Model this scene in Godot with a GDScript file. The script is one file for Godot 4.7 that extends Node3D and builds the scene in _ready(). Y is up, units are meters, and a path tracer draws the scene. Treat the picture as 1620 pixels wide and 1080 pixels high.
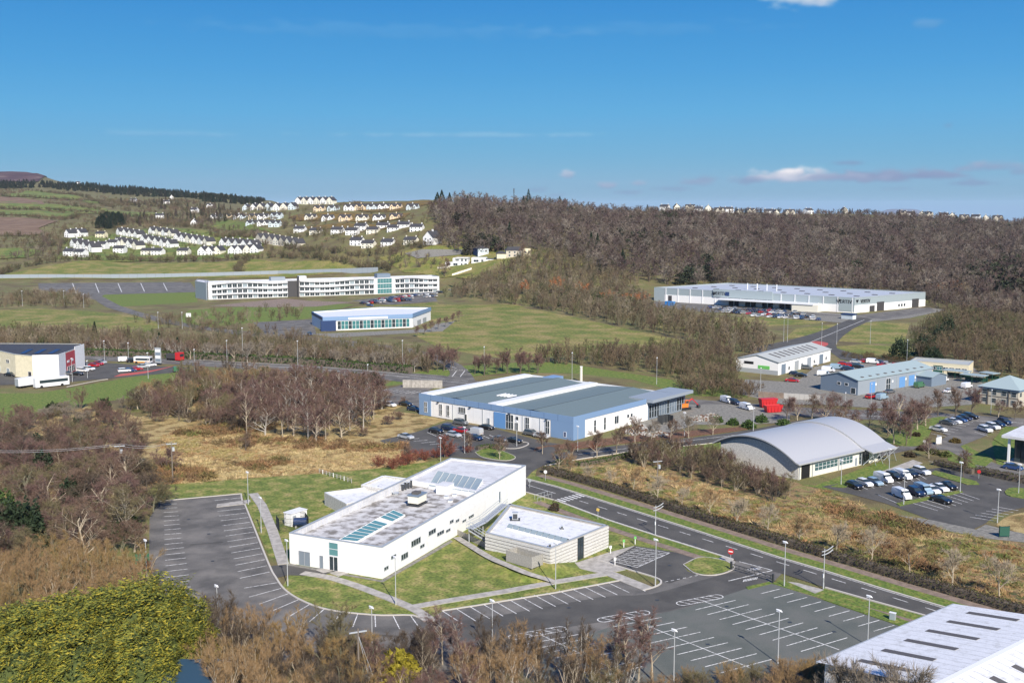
extends Node3D
# Business park on a sunny late-winter day, seen from 60 m above the ground.
# Layout is surveyed: g(u, v) gives the spot on level ground for a survey mark, gt(u, v) the spot on the hillside.
const F := 1720.0
const EYE := 60.0
var pitch := atan(215.0 / 1720.0)
var M := {}
var names := {}
var rng := RandomNumberGenerator.new()
var ORD := ["first", "second", "third", "fourth", "fifth", "sixth", "seventh", "eighth", "ninth", "tenth", "eleventh", "twelfth", "thirteenth", "fourteenth", "fifteenth", "sixteenth", "seventeenth", "eighteenth", "nineteenth", "twentieth"]

class MB:
	var v := PackedVector3Array()
	var n := PackedVector3Array()
	var c := PackedColorArray()
	var col := Color(1, 1, 1)
	var colored := false
	func tri(a: Vector3, b: Vector3, d: Vector3) -> void:
		var m := (d - a).cross(b - a).normalized()
		v.append(a); v.append(b); v.append(d)
		n.append(m); n.append(m); n.append(m)
		if colored:
			c.append(col); c.append(col); c.append(col)
	func quad(a: Vector3, b: Vector3, d: Vector3, e: Vector3) -> void:
		tri(a, b, d); tri(a, d, e)
	func box(lo: Vector3, hi: Vector3, x := Transform3D()) -> void:
		var p := []
		for i in 8:
			p.append(x * Vector3(hi.x if i & 1 else lo.x, hi.y if i & 2 else lo.y, hi.z if i & 4 else lo.z))
		quad(p[0], p[2], p[3], p[1]); quad(p[5], p[7], p[6], p[4]); quad(p[4], p[6], p[2], p[0])
		quad(p[1], p[3], p[7], p[5]); quad(p[2], p[6], p[7], p[3]); quad(p[0], p[1], p[5], p[4])
	func tube(a: Vector3, b: Vector3, ra: float, rb: float, k: int) -> void:
		var d := (b - a).normalized()
		var s := d.cross(Vector3(0.31, 0.2, 0.93)).normalized()
		var t := d.cross(s)
		var pa: Vector3
		var pb: Vector3
		for i in k + 1:
			var q := TAU * i / k
			var o := s * cos(q) + t * sin(q)
			var na := a + o * ra
			var nb := b + o * rb
			if i > 0:
				if rb < 0.001:
					tri(pa, b, na)
				else:
					quad(pa, pb, nb, na)
			pa = na; pb = nb
	func prism(poly: Array, y0: float, y1: float) -> void:   # poly: Vector3 list, x and z used
		var flat := PackedVector2Array()
		for p in poly: flat.append(Vector2(p.x, p.z))
		var idx := Geometry2D.triangulate_polygon(flat)
		for i in range(0, idx.size(), 3):
			var a := flat[idx[i]]
			var b := flat[idx[i + 1]]
			var d := flat[idx[i + 2]]
			if (b - a).cross(d - a) < 0.0:
				var w := b; b = d; d = w
			tri(Vector3(a.x, y1, a.y), Vector3(b.x, y1, b.y), Vector3(d.x, y1, d.y))
			if y1 - y0 > 0.001:
				tri(Vector3(a.x, y0, a.y), Vector3(d.x, y0, d.y), Vector3(b.x, y0, b.y))
		if y1 - y0 > 0.001:
			for i in flat.size():
				var a := flat[i]
				var b := flat[(i + 1) % flat.size()]
				quad(Vector3(a.x, y0, a.y), Vector3(a.x, y1, a.y), Vector3(b.x, y1, b.y), Vector3(b.x, y0, b.y))
	func mesh() -> ArrayMesh:
		var arr := []
		arr.resize(Mesh.ARRAY_MAX)
		arr[Mesh.ARRAY_VERTEX] = v
		arr[Mesh.ARRAY_NORMAL] = n
		if colored:
			arr[Mesh.ARRAY_COLOR] = c
		var m := ArrayMesh.new()
		if v.size():
			m.add_surface_from_arrays(Mesh.PRIMITIVE_TRIANGLES, arr)
		return m

# ---------- survey ----------
func ray(u: float, v: float) -> Vector3:
	return Vector3(u - 810.0, 540.0 - v, -F).rotated(Vector3.RIGHT, -pitch)

func g(u: float, v: float, y := 0.0) -> Vector3:
	var d := ray(u, v)
	var t := (y - EYE) / d.y
	return Vector3(d.x * t, y, d.z * t)

# ground profiles, one per bearing: [survey column, [distance, height] ...]
var COLS := [
	[-300, [[860, 0], [960, 10], [1080, 19], [1500, 43], [2000, 66], [2500, 96], [2900, 120], [3300, 150], [4200, 110], [5200, -50], [9000, -400]]],
	[0, [[860, 0], [960, 10], [1080, 19], [1500, 43], [2000, 68], [2500, 96], [2900, 119], [3400, 160], [4200, 110], [5200, -50], [9000, -400]]],
	[60, [[860, 0], [960, 10], [1080, 19], [1500, 43], [2000, 68], [2500, 95], [2900, 119], [3400, 159], [4200, 110], [5200, -50], [9000, -400]]],
	[110, [[860, 0], [960, 10], [1080, 18], [1500, 42], [2000, 66], [2500, 93], [2900, 115], [3300, 128], [4200, 90], [5200, -50], [9000, -400]]],
	[200, [[860, 0], [1050, 12], [1250, 25], [1500, 40], [1800, 52], [2400, 80], [3000, 104], [4200, 60], [5200, -80], [9000, -400]]],
	[330, [[860, 0], [960, 9], [1050, 15], [1150, 21], [1300, 34], [1700, 52], [2400, 78], [2900, 92], [3400, 95], [4200, 50], [5200, -80], [9000, -400]]],
	[430, [[860, 0], [950, 11], [1010, 20], [1090, 32], [1200, 49], [1300, 59], [1420, 63], [1800, 54], [2400, 66], [2900, 73], [3600, -60], [9000, -500]]],
	[560, [[840, 0], [890, 10], [940, 25], [990, 32], [1080, 44], [1200, 57], [1300, 64], [1500, 60], [1900, 10], [3000, -150], [9000, -500]]],
	[680, [[780, 0], [840, 13], [900, 30], [1000, 48], [1150, 63], [1300, 66], [1600, 30], [3000, -150], [9000, -500]]],
	[830, [[660, 0], [720, 7], [780, 15], [900, 30], [1000, 43], [1120, 54], [1300, 55], [1600, 20], [3000, -150], [9000, -500]]],
	[1050, [[690, 0], [760, 8], [900, 24], [1150, 42], [1320, 46], [1400, 53], [1500, 53], [1800, 10], [3000, -150], [9000, -500]]],
	[1300, [[740, 0], [800, 6], [1000, 22], [1250, 36], [1340, 40], [1420, 48], [1550, 48], [1900, 5], [3000, -150], [9000, -500]]],
	[1620, [[640, 0], [800, 9], [1000, 18], [1250, 27], [1400, 32], [1480, 39], [1800, 10], [3000, -150], [9000, -500]]],
	[1900, [[640, 0], [800, 9], [1000, 20], [1250, 31], [1500, 36], [1800, 10], [3000, -150], [9000, -500]]]]

func prof(k: int, d: float) -> float:
	var a: Array = COLS[k][1]
	if d <= a[0][0]:
		return 0.0
	for i in range(1, a.size()):
		if d < a[i][0]:
			var t: float = (d - a[i - 1][0]) / float(a[i][0] - a[i - 1][0])
			return lerpf(a[i - 1][1], a[i][1], t)
	return a[-1][1]

var hn := FastNoiseLite.new()
func land(x: float, z: float) -> float:
	if z > -600.0:
		return 0.0
	var d := -z
	var u := 810.0 + F * x / d
	u = clampf(u, -299.0, 1899.0)
	var k := 0
	while COLS[k + 1][0] <= u:
		k += 1
	var t := smoothstep(0.0, 1.0, (u - COLS[k][0]) / float(COLS[k + 1][0] - COLS[k][0]))
	var h := lerpf(prof(k, d), prof(k + 1, d), t)
	if h > 0.0:
		h += hn.get_noise_2d(x, z) * minf(h * 0.08, 5.0)
	return h

func gt(u: float, v: float) -> Vector3:
	var d := ray(u, v)
	d /= -d.z
	var s := 560.0
	while s < 5200.0:
		var y := EYE + d.y * s
		if y < land(d.x * s, -s):
			break
		s += 12.0
	var lo := s - 12.0
	var hi := s
	for i in 8:
		var mid := (lo + hi) / 2.0
		if EYE + d.y * mid < land(d.x * mid, -mid):
			hi = mid
		else:
			lo = mid
	return Vector3(d.x * hi, land(d.x * hi, -hi), -hi)

func gs(list: Array, y := 0.0) -> Array:    # flat list u, v, u, v ... to points
	var o := []
	for i in range(0, list.size(), 2):
		o.append(g(list[i], list[i + 1], y))
	return o

# ---------- nodes ----------
func numbered(called: String) -> String:
	if not names.has(called):
		names[called] = 0
		return called
	names[called] += 1
	return "%s_%03d" % [called, names[called]]

func tag(o: Node, label: String, category: String, group := "") -> void:
	o.set_meta("label", label)
	o.set_meta("category", category)
	if group: o.set_meta("group", group)

func thing(called: String, label: String, category: String, at := Vector3.ZERO, turn := 0.0, group := "") -> Node3D:
	var o := Node3D.new()
	o.name = numbered(called)
	add_child(o)
	o.position = at
	o.rotation.y = turn
	tag(o, label, category, group)
	return o

func part(parent: Node, called: String, mesh: Mesh, mat: Material, x := Transform3D()) -> MeshInstance3D:
	var o := MeshInstance3D.new()
	o.name = called
	o.mesh = mesh
	o.material_override = mat
	o.transform = x
	parent.add_child(o, true)
	return o

var unit := BoxMesh.new()
func bx(parent: Node, called: String, lo: Vector3, hi: Vector3, mat: Material) -> MeshInstance3D:
	return part(parent, called, unit, mat, Transform3D(Basis.from_scale(hi - lo), (lo + hi) / 2.0))

func top(called: String, mesh: Mesh, mat: Material) -> MeshInstance3D:
	var o := MeshInstance3D.new()
	o.name = numbered(called)
	o.mesh = mesh
	o.material_override = mat
	add_child(o)
	return o

func setting(called: String, mesh: Mesh, mat: Material) -> MeshInstance3D:
	var o := top(called, mesh, mat)
	o.set_meta("kind", "structure")
	return o

func copy(src: Node3D, at: Vector3, turn: float, label: String, group := "") -> Node3D:
	var o: Node3D = src.duplicate()
	var base: String = src.get_meta("kindname", str(src.name))
	o.name = numbered(base)
	add_child(o)
	o.position = at
	o.rotation.y = turn
	tag(o, label, src.get_meta("category"), group)
	return o

func frame(p0: Vector3, p1: Vector3) -> Transform3D:    # x runs p0 -> p1, z towards the viewer's side of that line
	var x := (p1 - p0)
	x.y = 0.0
	x = x.normalized()
	return Transform3D(Basis(x, Vector3.UP, x.cross(Vector3.UP)), p0)

func at_frame(called: String, label: String, category: String, p0: Vector3, p1: Vector3, group := "") -> Node3D:
	var o := thing(called, label, category, Vector3.ZERO, 0.0, group)
	o.transform = frame(Vector3(p0.x, 0, p0.z), p1)
	return o

# ---------- ground pieces ----------
func smooth(pts: Array, k := 6) -> Array:
	var o := []
	for i in pts.size() - 1:
		var p0: Vector3 = pts[maxi(i - 1, 0)]
		var p1: Vector3 = pts[i]
		var p2: Vector3 = pts[i + 1]
		var p3: Vector3 = pts[mini(i + 2, pts.size() - 1)]
		for j in k:
			o.append(p1.cubic_interpolate(p2, p0, p3, float(j) / k))
	o.append(pts[-1])
	return o

func patch(called: String, pts: Array, y: float, mat: Material, thick := 0.0) -> MeshInstance3D:
	var m := MB.new()
	m.prism(pts, y - thick, y)
	return setting(called, m.mesh(), mat)

func strip_mesh(pts: Array, w: float, y0: float, y1: float, up := false) -> ArrayMesh:
	var m := MB.new()
	var l := []
	var r := []
	for i in pts.size():
		var a: Vector3 = pts[maxi(i - 1, 0)]
		var b: Vector3 = pts[mini(i + 1, pts.size() - 1)]
		var d := b - a
		d.y = 0.0
		var s := d.normalized().cross(Vector3.UP) * w / 2.0
		var base: Vector3 = pts[i]
		if not up: base.y = 0.0
		l.append(base - s)
		r.append(base + s)
	var lo := Vector3(0, y0, 0)
	var hi := Vector3(0, y1, 0)
	for i in pts.size() - 1:
		m.quad(l[i] + hi, l[i + 1] + hi, r[i + 1] + hi, r[i] + hi)
		if y1 - y0 > 0.005:
			m.quad(l[i] + lo, l[i + 1] + lo, l[i + 1] + hi, l[i] + hi)
			m.quad(r[i + 1] + lo, r[i] + lo, r[i] + hi, r[i + 1] + hi)
	if y1 - y0 > 0.005:
		m.quad(l[0] + lo, l[0] + hi, r[0] + hi, r[0] + lo)
		m.quad(r[-1] + lo, r[-1] + hi, l[-1] + hi, l[-1] + lo)
	return m.mesh()

func kerb(pts: Array, mat: Material, w := 0.3, h := 0.17, called := "kerb") -> void:
	setting(called, strip_mesh(pts, w, 0.0, h), mat)

func line(parent: Node, a: Vector3, b: Vector3, w: float, y: float, called := "bay_line") -> void:
	var f := frame(a, b)
	var len := Vector2(a.x - b.x, a.z - b.z).length()
	var t := Transform3D(f.basis * Basis.from_scale(Vector3(len, 0.006, w)), Vector3((a.x + b.x) / 2.0, y, (a.z + b.z) / 2.0))
	part(parent, called, unit, M.paint, t)

func bays(parent: Node, a0: Vector3, b0: Vector3, a1: Vector3, b1: Vector3, k: int, y: float, w := 0.14) -> void:
	for i in k:
		var t := float(i) / (k - 1)
		line(parent, a0.lerp(a1, t), b0.lerp(b1, t), w, y)

var fields := []
func drape(called: String, marks: Array, off: float, mat: Material, cell := 22.0) -> void:   # a field on sloping ground
	var poly := PackedVector2Array()
	var lo := Vector2(1e9, 1e9)
	var hi := -lo
	for i in range(0, marks.size(), 2):
		var p := gt(marks[i], marks[i + 1])
		poly.append(Vector2(p.x, p.z))
		lo = lo.min(poly[-1])
		hi = hi.max(poly[-1])
	fields.append(poly)
	cell = maxf(cell, maxf(hi.x - lo.x, hi.y - lo.y) / 45.0)
	var m := MB.new()
	var x := lo.x
	while x < hi.x:
		var z := lo.y
		while z < hi.y:
			var sq := PackedVector2Array([Vector2(x, z), Vector2(x + cell, z), Vector2(x + cell, z + cell), Vector2(x, z + cell)])
			for q in Geometry2D.intersect_polygons(poly, sq):
				var idx := Geometry2D.triangulate_polygon(q)
				for i in range(0, idx.size(), 3):
					var t := []
					for j in 3:
						var w: Vector2 = q[idx[i + j]]
						t.append(Vector3(w.x, land(w.x, w.y) + off, w.y))
					if (Vector2(t[1].x - t[0].x, t[1].z - t[0].z)).cross(Vector2(t[2].x - t[0].x, t[2].z - t[0].z)) < 0.0:
						m.tri(t[0], t[2], t[1])
					else:
						m.tri(t[0], t[1], t[2])
			z += cell
		x += cell
	setting(called, m.mesh(), mat)

# ---------- materials ----------
func lin(r: float, gg: float, b: float, a := 1.0) -> Color:
	var c := Color(r, gg, b).linear_to_srgb()
	c.a = a
	return c

func mat(key: String, r: float, gg: float, b: float, rough := 0.85, metal := 0.0) -> StandardMaterial3D:
	var m := StandardMaterial3D.new()
	m.albedo_color = lin(r, gg, b)
	m.roughness = rough
	m.metallic = metal
	M[key] = m
	return m

func ramp_tex(stops: Array, size: int, freq: float, seed_: int, oct := 5, kind := FastNoiseLite.TYPE_SIMPLEX_SMOOTH, warp := 0.0, stretch := 1.0) -> ImageTexture:
	# colours (linear) laid along a seamless noise; stops: [position, r, g, b]
	var nz := FastNoiseLite.new()
	nz.seed = seed_
	nz.noise_type = kind
	nz.frequency = freq
	nz.fractal_octaves = oct
	nz.fractal_gain = 0.58
	if warp > 0.0:
		nz.domain_warp_enabled = true
		nz.domain_warp_amplitude = warp
		nz.domain_warp_frequency = freq * 2.0
	var im := nz.get_seamless_image(size, size, false, false, 0.12, true)
	im.convert(Image.FORMAT_L8)
	var data := im.get_data()
	var lut := PackedByteArray()
	lut.resize(768)
	for i in 256:
		var t := i / 255.0
		var c := lin(stops[-1][1], stops[-1][2], stops[-1][3])
		if t <= stops[0][0]:
			c = lin(stops[0][1], stops[0][2], stops[0][3])
		for k in range(1, stops.size()):
			if t > stops[k - 1][0] and t <= stops[k][0]:
				var q: float = (t - stops[k - 1][0]) / (stops[k][0] - stops[k - 1][0])
				c = lin(stops[k - 1][1], stops[k - 1][2], stops[k - 1][3]).lerp(lin(stops[k][1], stops[k][2], stops[k][3]), q)
		lut[i * 3] = c.r8
		lut[i * 3 + 1] = c.g8
		lut[i * 3 + 2] = c.b8
	var out := PackedByteArray()
	out.resize(size * size * 3)
	var j := 0
	for i in data.size():
		var b := data[i] * 3
		out[j] = lut[b]
		out[j + 1] = lut[b + 1]
		out[j + 2] = lut[b + 2]
		j += 3
	return ImageTexture.create_from_image(Image.create_from_data(size, size, false, Image.FORMAT_RGB8, out))

func tex_mat(key: String, tex: Texture2D, metres: float, rough := 0.9, tint := Color(1, 1, 1)) -> StandardMaterial3D:
	var m := StandardMaterial3D.new()
	m.albedo_texture = tex
	m.albedo_color = tint
	m.roughness = rough
	m.uv1_triplanar = true
	m.uv1_world_triplanar = true
	m.uv1_scale = Vector3.ONE / metres
	M[key] = m
	return m

func two_scale(key: String, tex: Texture2D, metres: float, fine: Texture2D, fine_m: float, rough := 0.92) -> StandardMaterial3D:
	# the second texture multiplies the first at its own scale
	var m := tex_mat(key, tex, metres, rough)
	m.detail_enabled = true
	m.detail_blend_mode = BaseMaterial3D.BLEND_MODE_MUL
	m.detail_albedo = fine
	m.detail_uv_layer = BaseMaterial3D.DETAIL_UV_2
	m.uv2_triplanar = true
	m.uv2_world_triplanar = true
	m.uv2_scale = Vector3.ONE / fine_m
	return m

# ---------- sky ----------
func sky_picture() -> ImageTexture:
	var w := 4096
	var h := 2048
	var im := Image.create(w, h, false, Image.FORMAT_RGB8)
	# elevation in degrees -> colour seen (sRGB)
	var st := [[0.0, 137, 174, 199], [1.2, 133, 175, 204], [2.5, 116, 172, 207], [4.7, 97, 167, 214], [7.0, 79, 155, 211], [10.3, 61, 139, 204], [20.0, 44, 117, 190], [45.0, 28, 88, 168], [90.0, 24, 78, 154]]
	var row := PackedColorArray()
	for y in h:
		var e := 90.0 - (y + 0.5) * 180.0 / h
		var c := Color8(140, 176, 200)
		if e >= 0.0:
			for k in range(1, st.size()):
				if e <= st[k][0]:
					var q: float = (e - st[k - 1][0]) / (st[k][0] - st[k - 1][0])
					c = Color(lerpf(st[k - 1][1], st[k][1], q), lerpf(st[k - 1][2], st[k][2], q), lerpf(st[k - 1][3], st[k][3], q)) / 255.0
					break
		c.a = 1.0
		row.append(c)
		im.fill_rect(Rect2i(0, y, w, 1), c)
	# clouds: [survey u, v, half width, half height, density, lit]
	var nz := FastNoiseLite.new()
	nz.seed = 5
	nz.frequency = 0.035
	nz.fractal_octaves = 5
	var cl := [[1255, 281, 92, 10, 0.95, 0.75], [1240, 278, 40, 9, 1.0, 1.0], [1262, 273, 15, 8, 1.0, 1.2], [1390, 281, 112, 9, 1.0, 0.2], [1330, 283, 60, 7, 0.9, 0.3], [1460, 281, 40, 6, 0.9, 0.15], [1180, 286, 30, 6, 0.7, 0.2], [1560, 270, 48, 8, 0.8, 0.3], [1535, 293, 38, 4, 0.6, 0.1],
		[1095, 288, 32, 5, 0.7, 0.3], [1112, 283, 22, 5, 0.55, 0.25], [960, 293, 20, 4.5, 0.8, 0.4], [1008, 291, 14, 4.5, 0.75, 0.45], [899, 278, 14, 6, 0.75, 0.5], [990, 304, 26, 3.5, 0.5, 0.1], [1060, 300, 30, 3.5, 0.45, 0.1], [850, 300, 20, 3, 0.35, 0.1],
		[1338, 261, 22, 3, 0.55, 0.1], [1490, 208, 10, 4, 0.4, 0.15], [1260, 6, 62, 16, 0.7, 1.15], [1292, 4, 26, 10, 0.6, 1.2], [1450, 58, 26, 8, 0.22, 0.5], [1620, 276, 26, 5, 0.6, 0.2], [880, 308, 16, 2.5, 0.4, 0.1], [1420, 300, 30, 2.5, 0.3, 0.1],
		[720, 214, 240, 3.5, 0.16, 1.1], [280, 217, 110, 4, 0.1, 1.1], [620, 52, 330, 12, 0.07, 1.0], [1000, 48, 240, 10, 0.06, 1.0]]
	for c in cl:
		var az0: float = rad_to_deg(atan((c[0] - 810.0) / F))
		var s: float = rad_to_deg(1.0 / F)
		var e0: float = rad_to_deg(atan((540.0 - c[1]) / F) - pitch)
		var hw: float = c[2] * s
		var hh: float = c[3] * s * 1.25
		var x0 := int((az0 - hw * 1.4 + 180.0) / 360.0 * w)
		var x1 := int((az0 + hw * 1.4 + 180.0) / 360.0 * w)
		var y0 := int((90.0 - e0 - hh * 1.8) / 180.0 * h)
		var y1 := int((90.0 - e0 + hh * 1.8) / 180.0 * h) + 1
		for y in range(y0, y1):
			for x in range(x0, x1):
				var dx: float = ((x + 0.5) * 360.0 / w - 180.0 - az0) / hw
				var dy: float = (90.0 - (y + 0.5) * 180.0 / h - e0) / hh
				var n := nz.get_noise_2d(x * 1.3, y * 4.0)
				var edge := 1.0 - sqrt(dx * dx + dy * dy * (1.6 if dy < 0.0 else 0.9)) + n * 0.75
				var a: float = clampf(edge * 1.7, 0.0, 1.0) * c[4]
				if a > 0.0:
					var lit: float = clampf(c[5] * (0.72 + 0.4 * dy + n * 0.3), 0.0, 1.0)
					var cc := Color8(120, 140, 178).lerp(Color8(236, 232, 236), lit)
					var xx := posmod(x + w / 2, w)
					im.set_pixel(xx, y, im.get_pixel(xx, y).lerp(cc, a))
	return ImageTexture.create_from_image(im)

func build_light() -> void:
	var cam := Camera3D.new()
	cam.name = "camera"
	cam.position = Vector3(0, EYE, 0)
	cam.rotation.x = -pitch
	cam.fov = rad_to_deg(2.0 * atan(540.0 / F))
	cam.near = 0.5
	cam.far = 40000.0
	add_child(cam)
	cam.current = true
	var e := Environment.new()
	e.background_mode = Environment.BG_SKY
	var sm := PanoramaSkyMaterial.new()
	sm.panorama = sky_picture()
	sm.energy_multiplier = 0.74
	e.sky = Sky.new()
	e.sky.sky_material = sm
	e.tonemap_mode = Environment.TONE_MAPPER_LINEAR
	e.tonemap_exposure = 1.5
	e.sdfgi_enabled = true
	e.ssao_enabled = true
	e.ssil_enabled = true
	e.fog_enabled = true
	e.fog_density = 0.00003
	e.fog_light_color = Color8(190, 210, 230)
	var we := WorldEnvironment.new()
	we.name = "world_environment"
	we.environment = e
	add_child(we)
	var sun := DirectionalLight3D.new()
	sun.name = "sun"
	sun.light_energy = 1.45
	sun.light_color = Color(1.0, 0.965, 0.915)
	sun.light_angular_distance = 0.5
	sun.shadow_enabled = true
	var to_sun := Vector3(0.31, 0.76, 0.95)
	sun.look_at_from_position(to_sun, Vector3.ZERO)
	add_child(sun)

func build_materials() -> void:
	var fine := ramp_tex([[0.2, 0.45, 0.45, 0.42], [0.5, 0.8, 0.8, 0.78], [0.8, 1.0, 1.0, 1.0]], 512, 0.03, 11, 4)
	var fine2 := ramp_tex([[0.15, 0.35, 0.36, 0.3], [0.45, 0.8, 0.8, 0.76], [0.75, 1.0, 1.0, 1.0]], 512, 0.05, 12, 5)
	var soft := ramp_tex([[0.2, 0.86, 0.86, 0.85], [0.6, 0.97, 0.97, 0.97], [0.8, 1.0, 1.0, 1.0]], 512, 0.03, 111, 4)
	two_scale("ground", ramp_tex([[0.25, 0.14, 0.11, 0.05], [0.45, 0.2, 0.165, 0.065], [0.6, 0.16, 0.17, 0.05], [0.8, 0.27, 0.21, 0.1]], 512, 0.012, 1), 170.0, fine2, 9.0)
	two_scale("lawn", ramp_tex([[0.25, 0.135, 0.185, 0.03], [0.45, 0.2, 0.24, 0.045], [0.6, 0.27, 0.27, 0.07], [0.8, 0.38, 0.33, 0.12]], 512, 0.02, 2), 42.0, fine, 11.0)
	two_scale("verge", ramp_tex([[0.25, 0.115, 0.185, 0.025], [0.55, 0.17, 0.23, 0.035], [0.8, 0.27, 0.25, 0.07]], 512, 0.03, 3), 24.0, fine, 9.0)
	two_scale("field", ramp_tex([[0.25, 0.15, 0.19, 0.03], [0.42, 0.205, 0.22, 0.042], [0.58, 0.27, 0.245, 0.065], [0.8, 0.34, 0.275, 0.1]], 512, 0.012, 4, 5, FastNoiseLite.TYPE_SIMPLEX_SMOOTH, 20.0), 120.0, fine, 26.0)
	two_scale("pasture", ramp_tex([[0.25, 0.12, 0.185, 0.03], [0.5, 0.18, 0.22, 0.04], [0.75, 0.26, 0.25, 0.065]], 512, 0.012, 5), 160.0, fine, 40.0)
	two_scale("meadow", ramp_tex([[0.2, 0.17, 0.14, 0.04], [0.36, 0.27, 0.18, 0.07], [0.5, 0.42, 0.31, 0.13], [0.66, 0.52, 0.4, 0.19], [0.85, 0.32, 0.27, 0.09]], 1024, 0.011, 6, 6, FastNoiseLite.TYPE_SIMPLEX_SMOOTH, 25.0), 75.0, fine2, 9.0)
	two_scale("scrubland", ramp_tex([[0.2, 0.075, 0.1, 0.03], [0.36, 0.2, 0.13, 0.06], [0.52, 0.36, 0.24, 0.12], [0.68, 0.19, 0.2, 0.05], [0.85, 0.4, 0.3, 0.15]], 1024, 0.013, 7, 6, FastNoiseLite.TYPE_SIMPLEX_SMOOTH, 30.0), 60.0, fine2, 9.0)
	two_scale("plough", ramp_tex([[0.3, 0.2, 0.125, 0.075], [0.7, 0.27, 0.18, 0.115]], 256, 0.02, 8), 150.0, fine, 8.0)
	two_scale("heather", ramp_tex([[0.25, 0.07, 0.034, 0.042], [0.5, 0.1, 0.05, 0.056], [0.72, 0.15, 0.085, 0.08], [0.85, 0.24, 0.17, 0.15]], 512, 0.015, 9), 700.0, fine, 60.0)
	two_scale("gorse", ramp_tex([[0.25, 0.1, 0.08, 0.025], [0.5, 0.2, 0.13, 0.03], [0.8, 0.3, 0.19, 0.035]], 256, 0.03, 10), 90.0, fine2, 8.0)
	two_scale("asphalt", ramp_tex([[0.25, 0.082, 0.079, 0.075], [0.5, 0.102, 0.098, 0.092], [0.75, 0.122, 0.116, 0.108]], 512, 0.012, 13, 5, FastNoiseLite.TYPE_SIMPLEX_SMOOTH, 20.0), 55.0, fine, 1.5)
	two_scale("asphalt_old", ramp_tex([[0.2, 0.118, 0.113, 0.107], [0.42, 0.158, 0.15, 0.141], [0.6, 0.185, 0.175, 0.163], [0.8, 0.23, 0.215, 0.198]], 512, 0.012, 14, 5, FastNoiseLite.TYPE_SIMPLEX_SMOOTH, 20.0), 48.0, fine, 1.7)
	two_scale("asphalt_green", ramp_tex([[0.25, 0.125, 0.139, 0.127], [0.5, 0.145, 0.157, 0.143], [0.75, 0.165, 0.172, 0.158]], 512, 0.012, 15), 50.0, fine, 1.6)
	two_scale("concrete", ramp_tex([[0.25, 0.33, 0.31, 0.28], [0.7, 0.46, 0.435, 0.395]], 256, 0.03, 16), 12.0, soft, 2.0)
	two_scale("pinkpath", ramp_tex([[0.25, 0.235, 0.18, 0.145], [0.7, 0.33, 0.25, 0.2]], 256, 0.03, 17), 14.0, fine, 2.0)
	two_scale("gravel", ramp_tex([[0.25, 0.2, 0.192, 0.175], [0.7, 0.31, 0.295, 0.265]], 256, 0.04, 18), 14.0, fine2, 1.5)
	two_scale("bark_chip", ramp_tex([[0.25, 0.12, 0.06, 0.035], [0.7, 0.24, 0.12, 0.065]], 256, 0.04, 19), 10.0, fine2, 1.2)
	two_scale("roof_felt", ramp_tex([[0.22, 0.2, 0.185, 0.165], [0.4, 0.36, 0.345, 0.33], [0.55, 0.52, 0.51, 0.5], [0.8, 0.62, 0.615, 0.61]], 512, 0.014, 20, 6, FastNoiseLite.TYPE_SIMPLEX_SMOOTH, 30.0), 20.0, soft, 2.2, 0.8)
	two_scale("roof_metal", ramp_tex([[0.3, 0.6, 0.6, 0.61], [0.6, 0.7, 0.705, 0.72]], 256, 0.02, 21), 18.0, soft, 6.0, 0.55)
	two_scale("roof_white", ramp_tex([[0.15, 0.6, 0.6, 0.59], [0.35, 0.74, 0.75, 0.77], [0.7, 0.8, 0.81, 0.83]], 512, 0.02, 22, 6, FastNoiseLite.TYPE_SIMPLEX_SMOOTH, 35.0), 16.0, soft, 5.0, 0.6)
	two_scale("stone", ramp_tex([[0.2, 0.42, 0.41, 0.38], [0.5, 0.58, 0.565, 0.53], [0.8, 0.7, 0.69, 0.65]], 256, 0.05, 23), 5.0, soft, 1.1)
	two_scale("timber", ramp_tex([[0.2, 0.36, 0.345, 0.32], [0.8, 0.58, 0.56, 0.52]], 256, 0.05, 24), 3.0, fine, 1.1)
	tex_mat("render_white", ramp_tex([[0.2, 0.74, 0.735, 0.715], [0.5, 0.81, 0.81, 0.8]], 256, 0.02, 25), 9.0, 0.85)
	tex_mat("render_cream", ramp_tex([[0.2, 0.66, 0.6, 0.42], [0.6, 0.76, 0.69, 0.49]], 256, 0.02, 26), 9.0, 0.85)
	tex_mat("paint", ramp_tex([[0.22, 0.3, 0.295, 0.285], [0.4, 0.62, 0.62, 0.6], [0.6, 0.76, 0.76, 0.74]], 256, 0.03, 27), 5.0, 0.75)
	tex_mat("clad", ramp_tex([[0.2, 0.5, 0.49, 0.455], [0.5, 0.6, 0.59, 0.555], [0.8, 0.68, 0.67, 0.64]], 256, 0.03, 28), 4.0, 0.85)
	mat("office_white", 0.62, 0.63, 0.64, 0.6)
	mat("seam", 0.45, 0.46, 0.47, 0.7)
	mat("red_surface", 0.45, 0.09, 0.075, 0.8)
	mat("yellow_paint", 0.6, 0.42, 0.1, 0.7)
	mat("kerb", 0.5, 0.47, 0.42, 0.9)
	mat("steel", 0.52, 0.54, 0.56, 0.45, 0.4)
	mat("galv", 0.5, 0.53, 0.55, 0.5, 0.3)
	mat("dark_steel", 0.06, 0.065, 0.07, 0.5, 0.3)
	mat("white_metal", 0.76, 0.77, 0.78, 0.4)
	mat("grey_metal", 0.4, 0.43, 0.45, 0.5, 0.2)
	mat("panel_grey", 0.34, 0.4, 0.42, 0.5, 0.1)
	mat("door_grey", 0.21, 0.25, 0.29, 0.5)
	mat("blue_panel", 0.19, 0.3, 0.47, 0.55)
	mat("blue_door", 0.13, 0.29, 0.56, 0.5)
	mat("navy", 0.02, 0.045, 0.13, 0.45)
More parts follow.
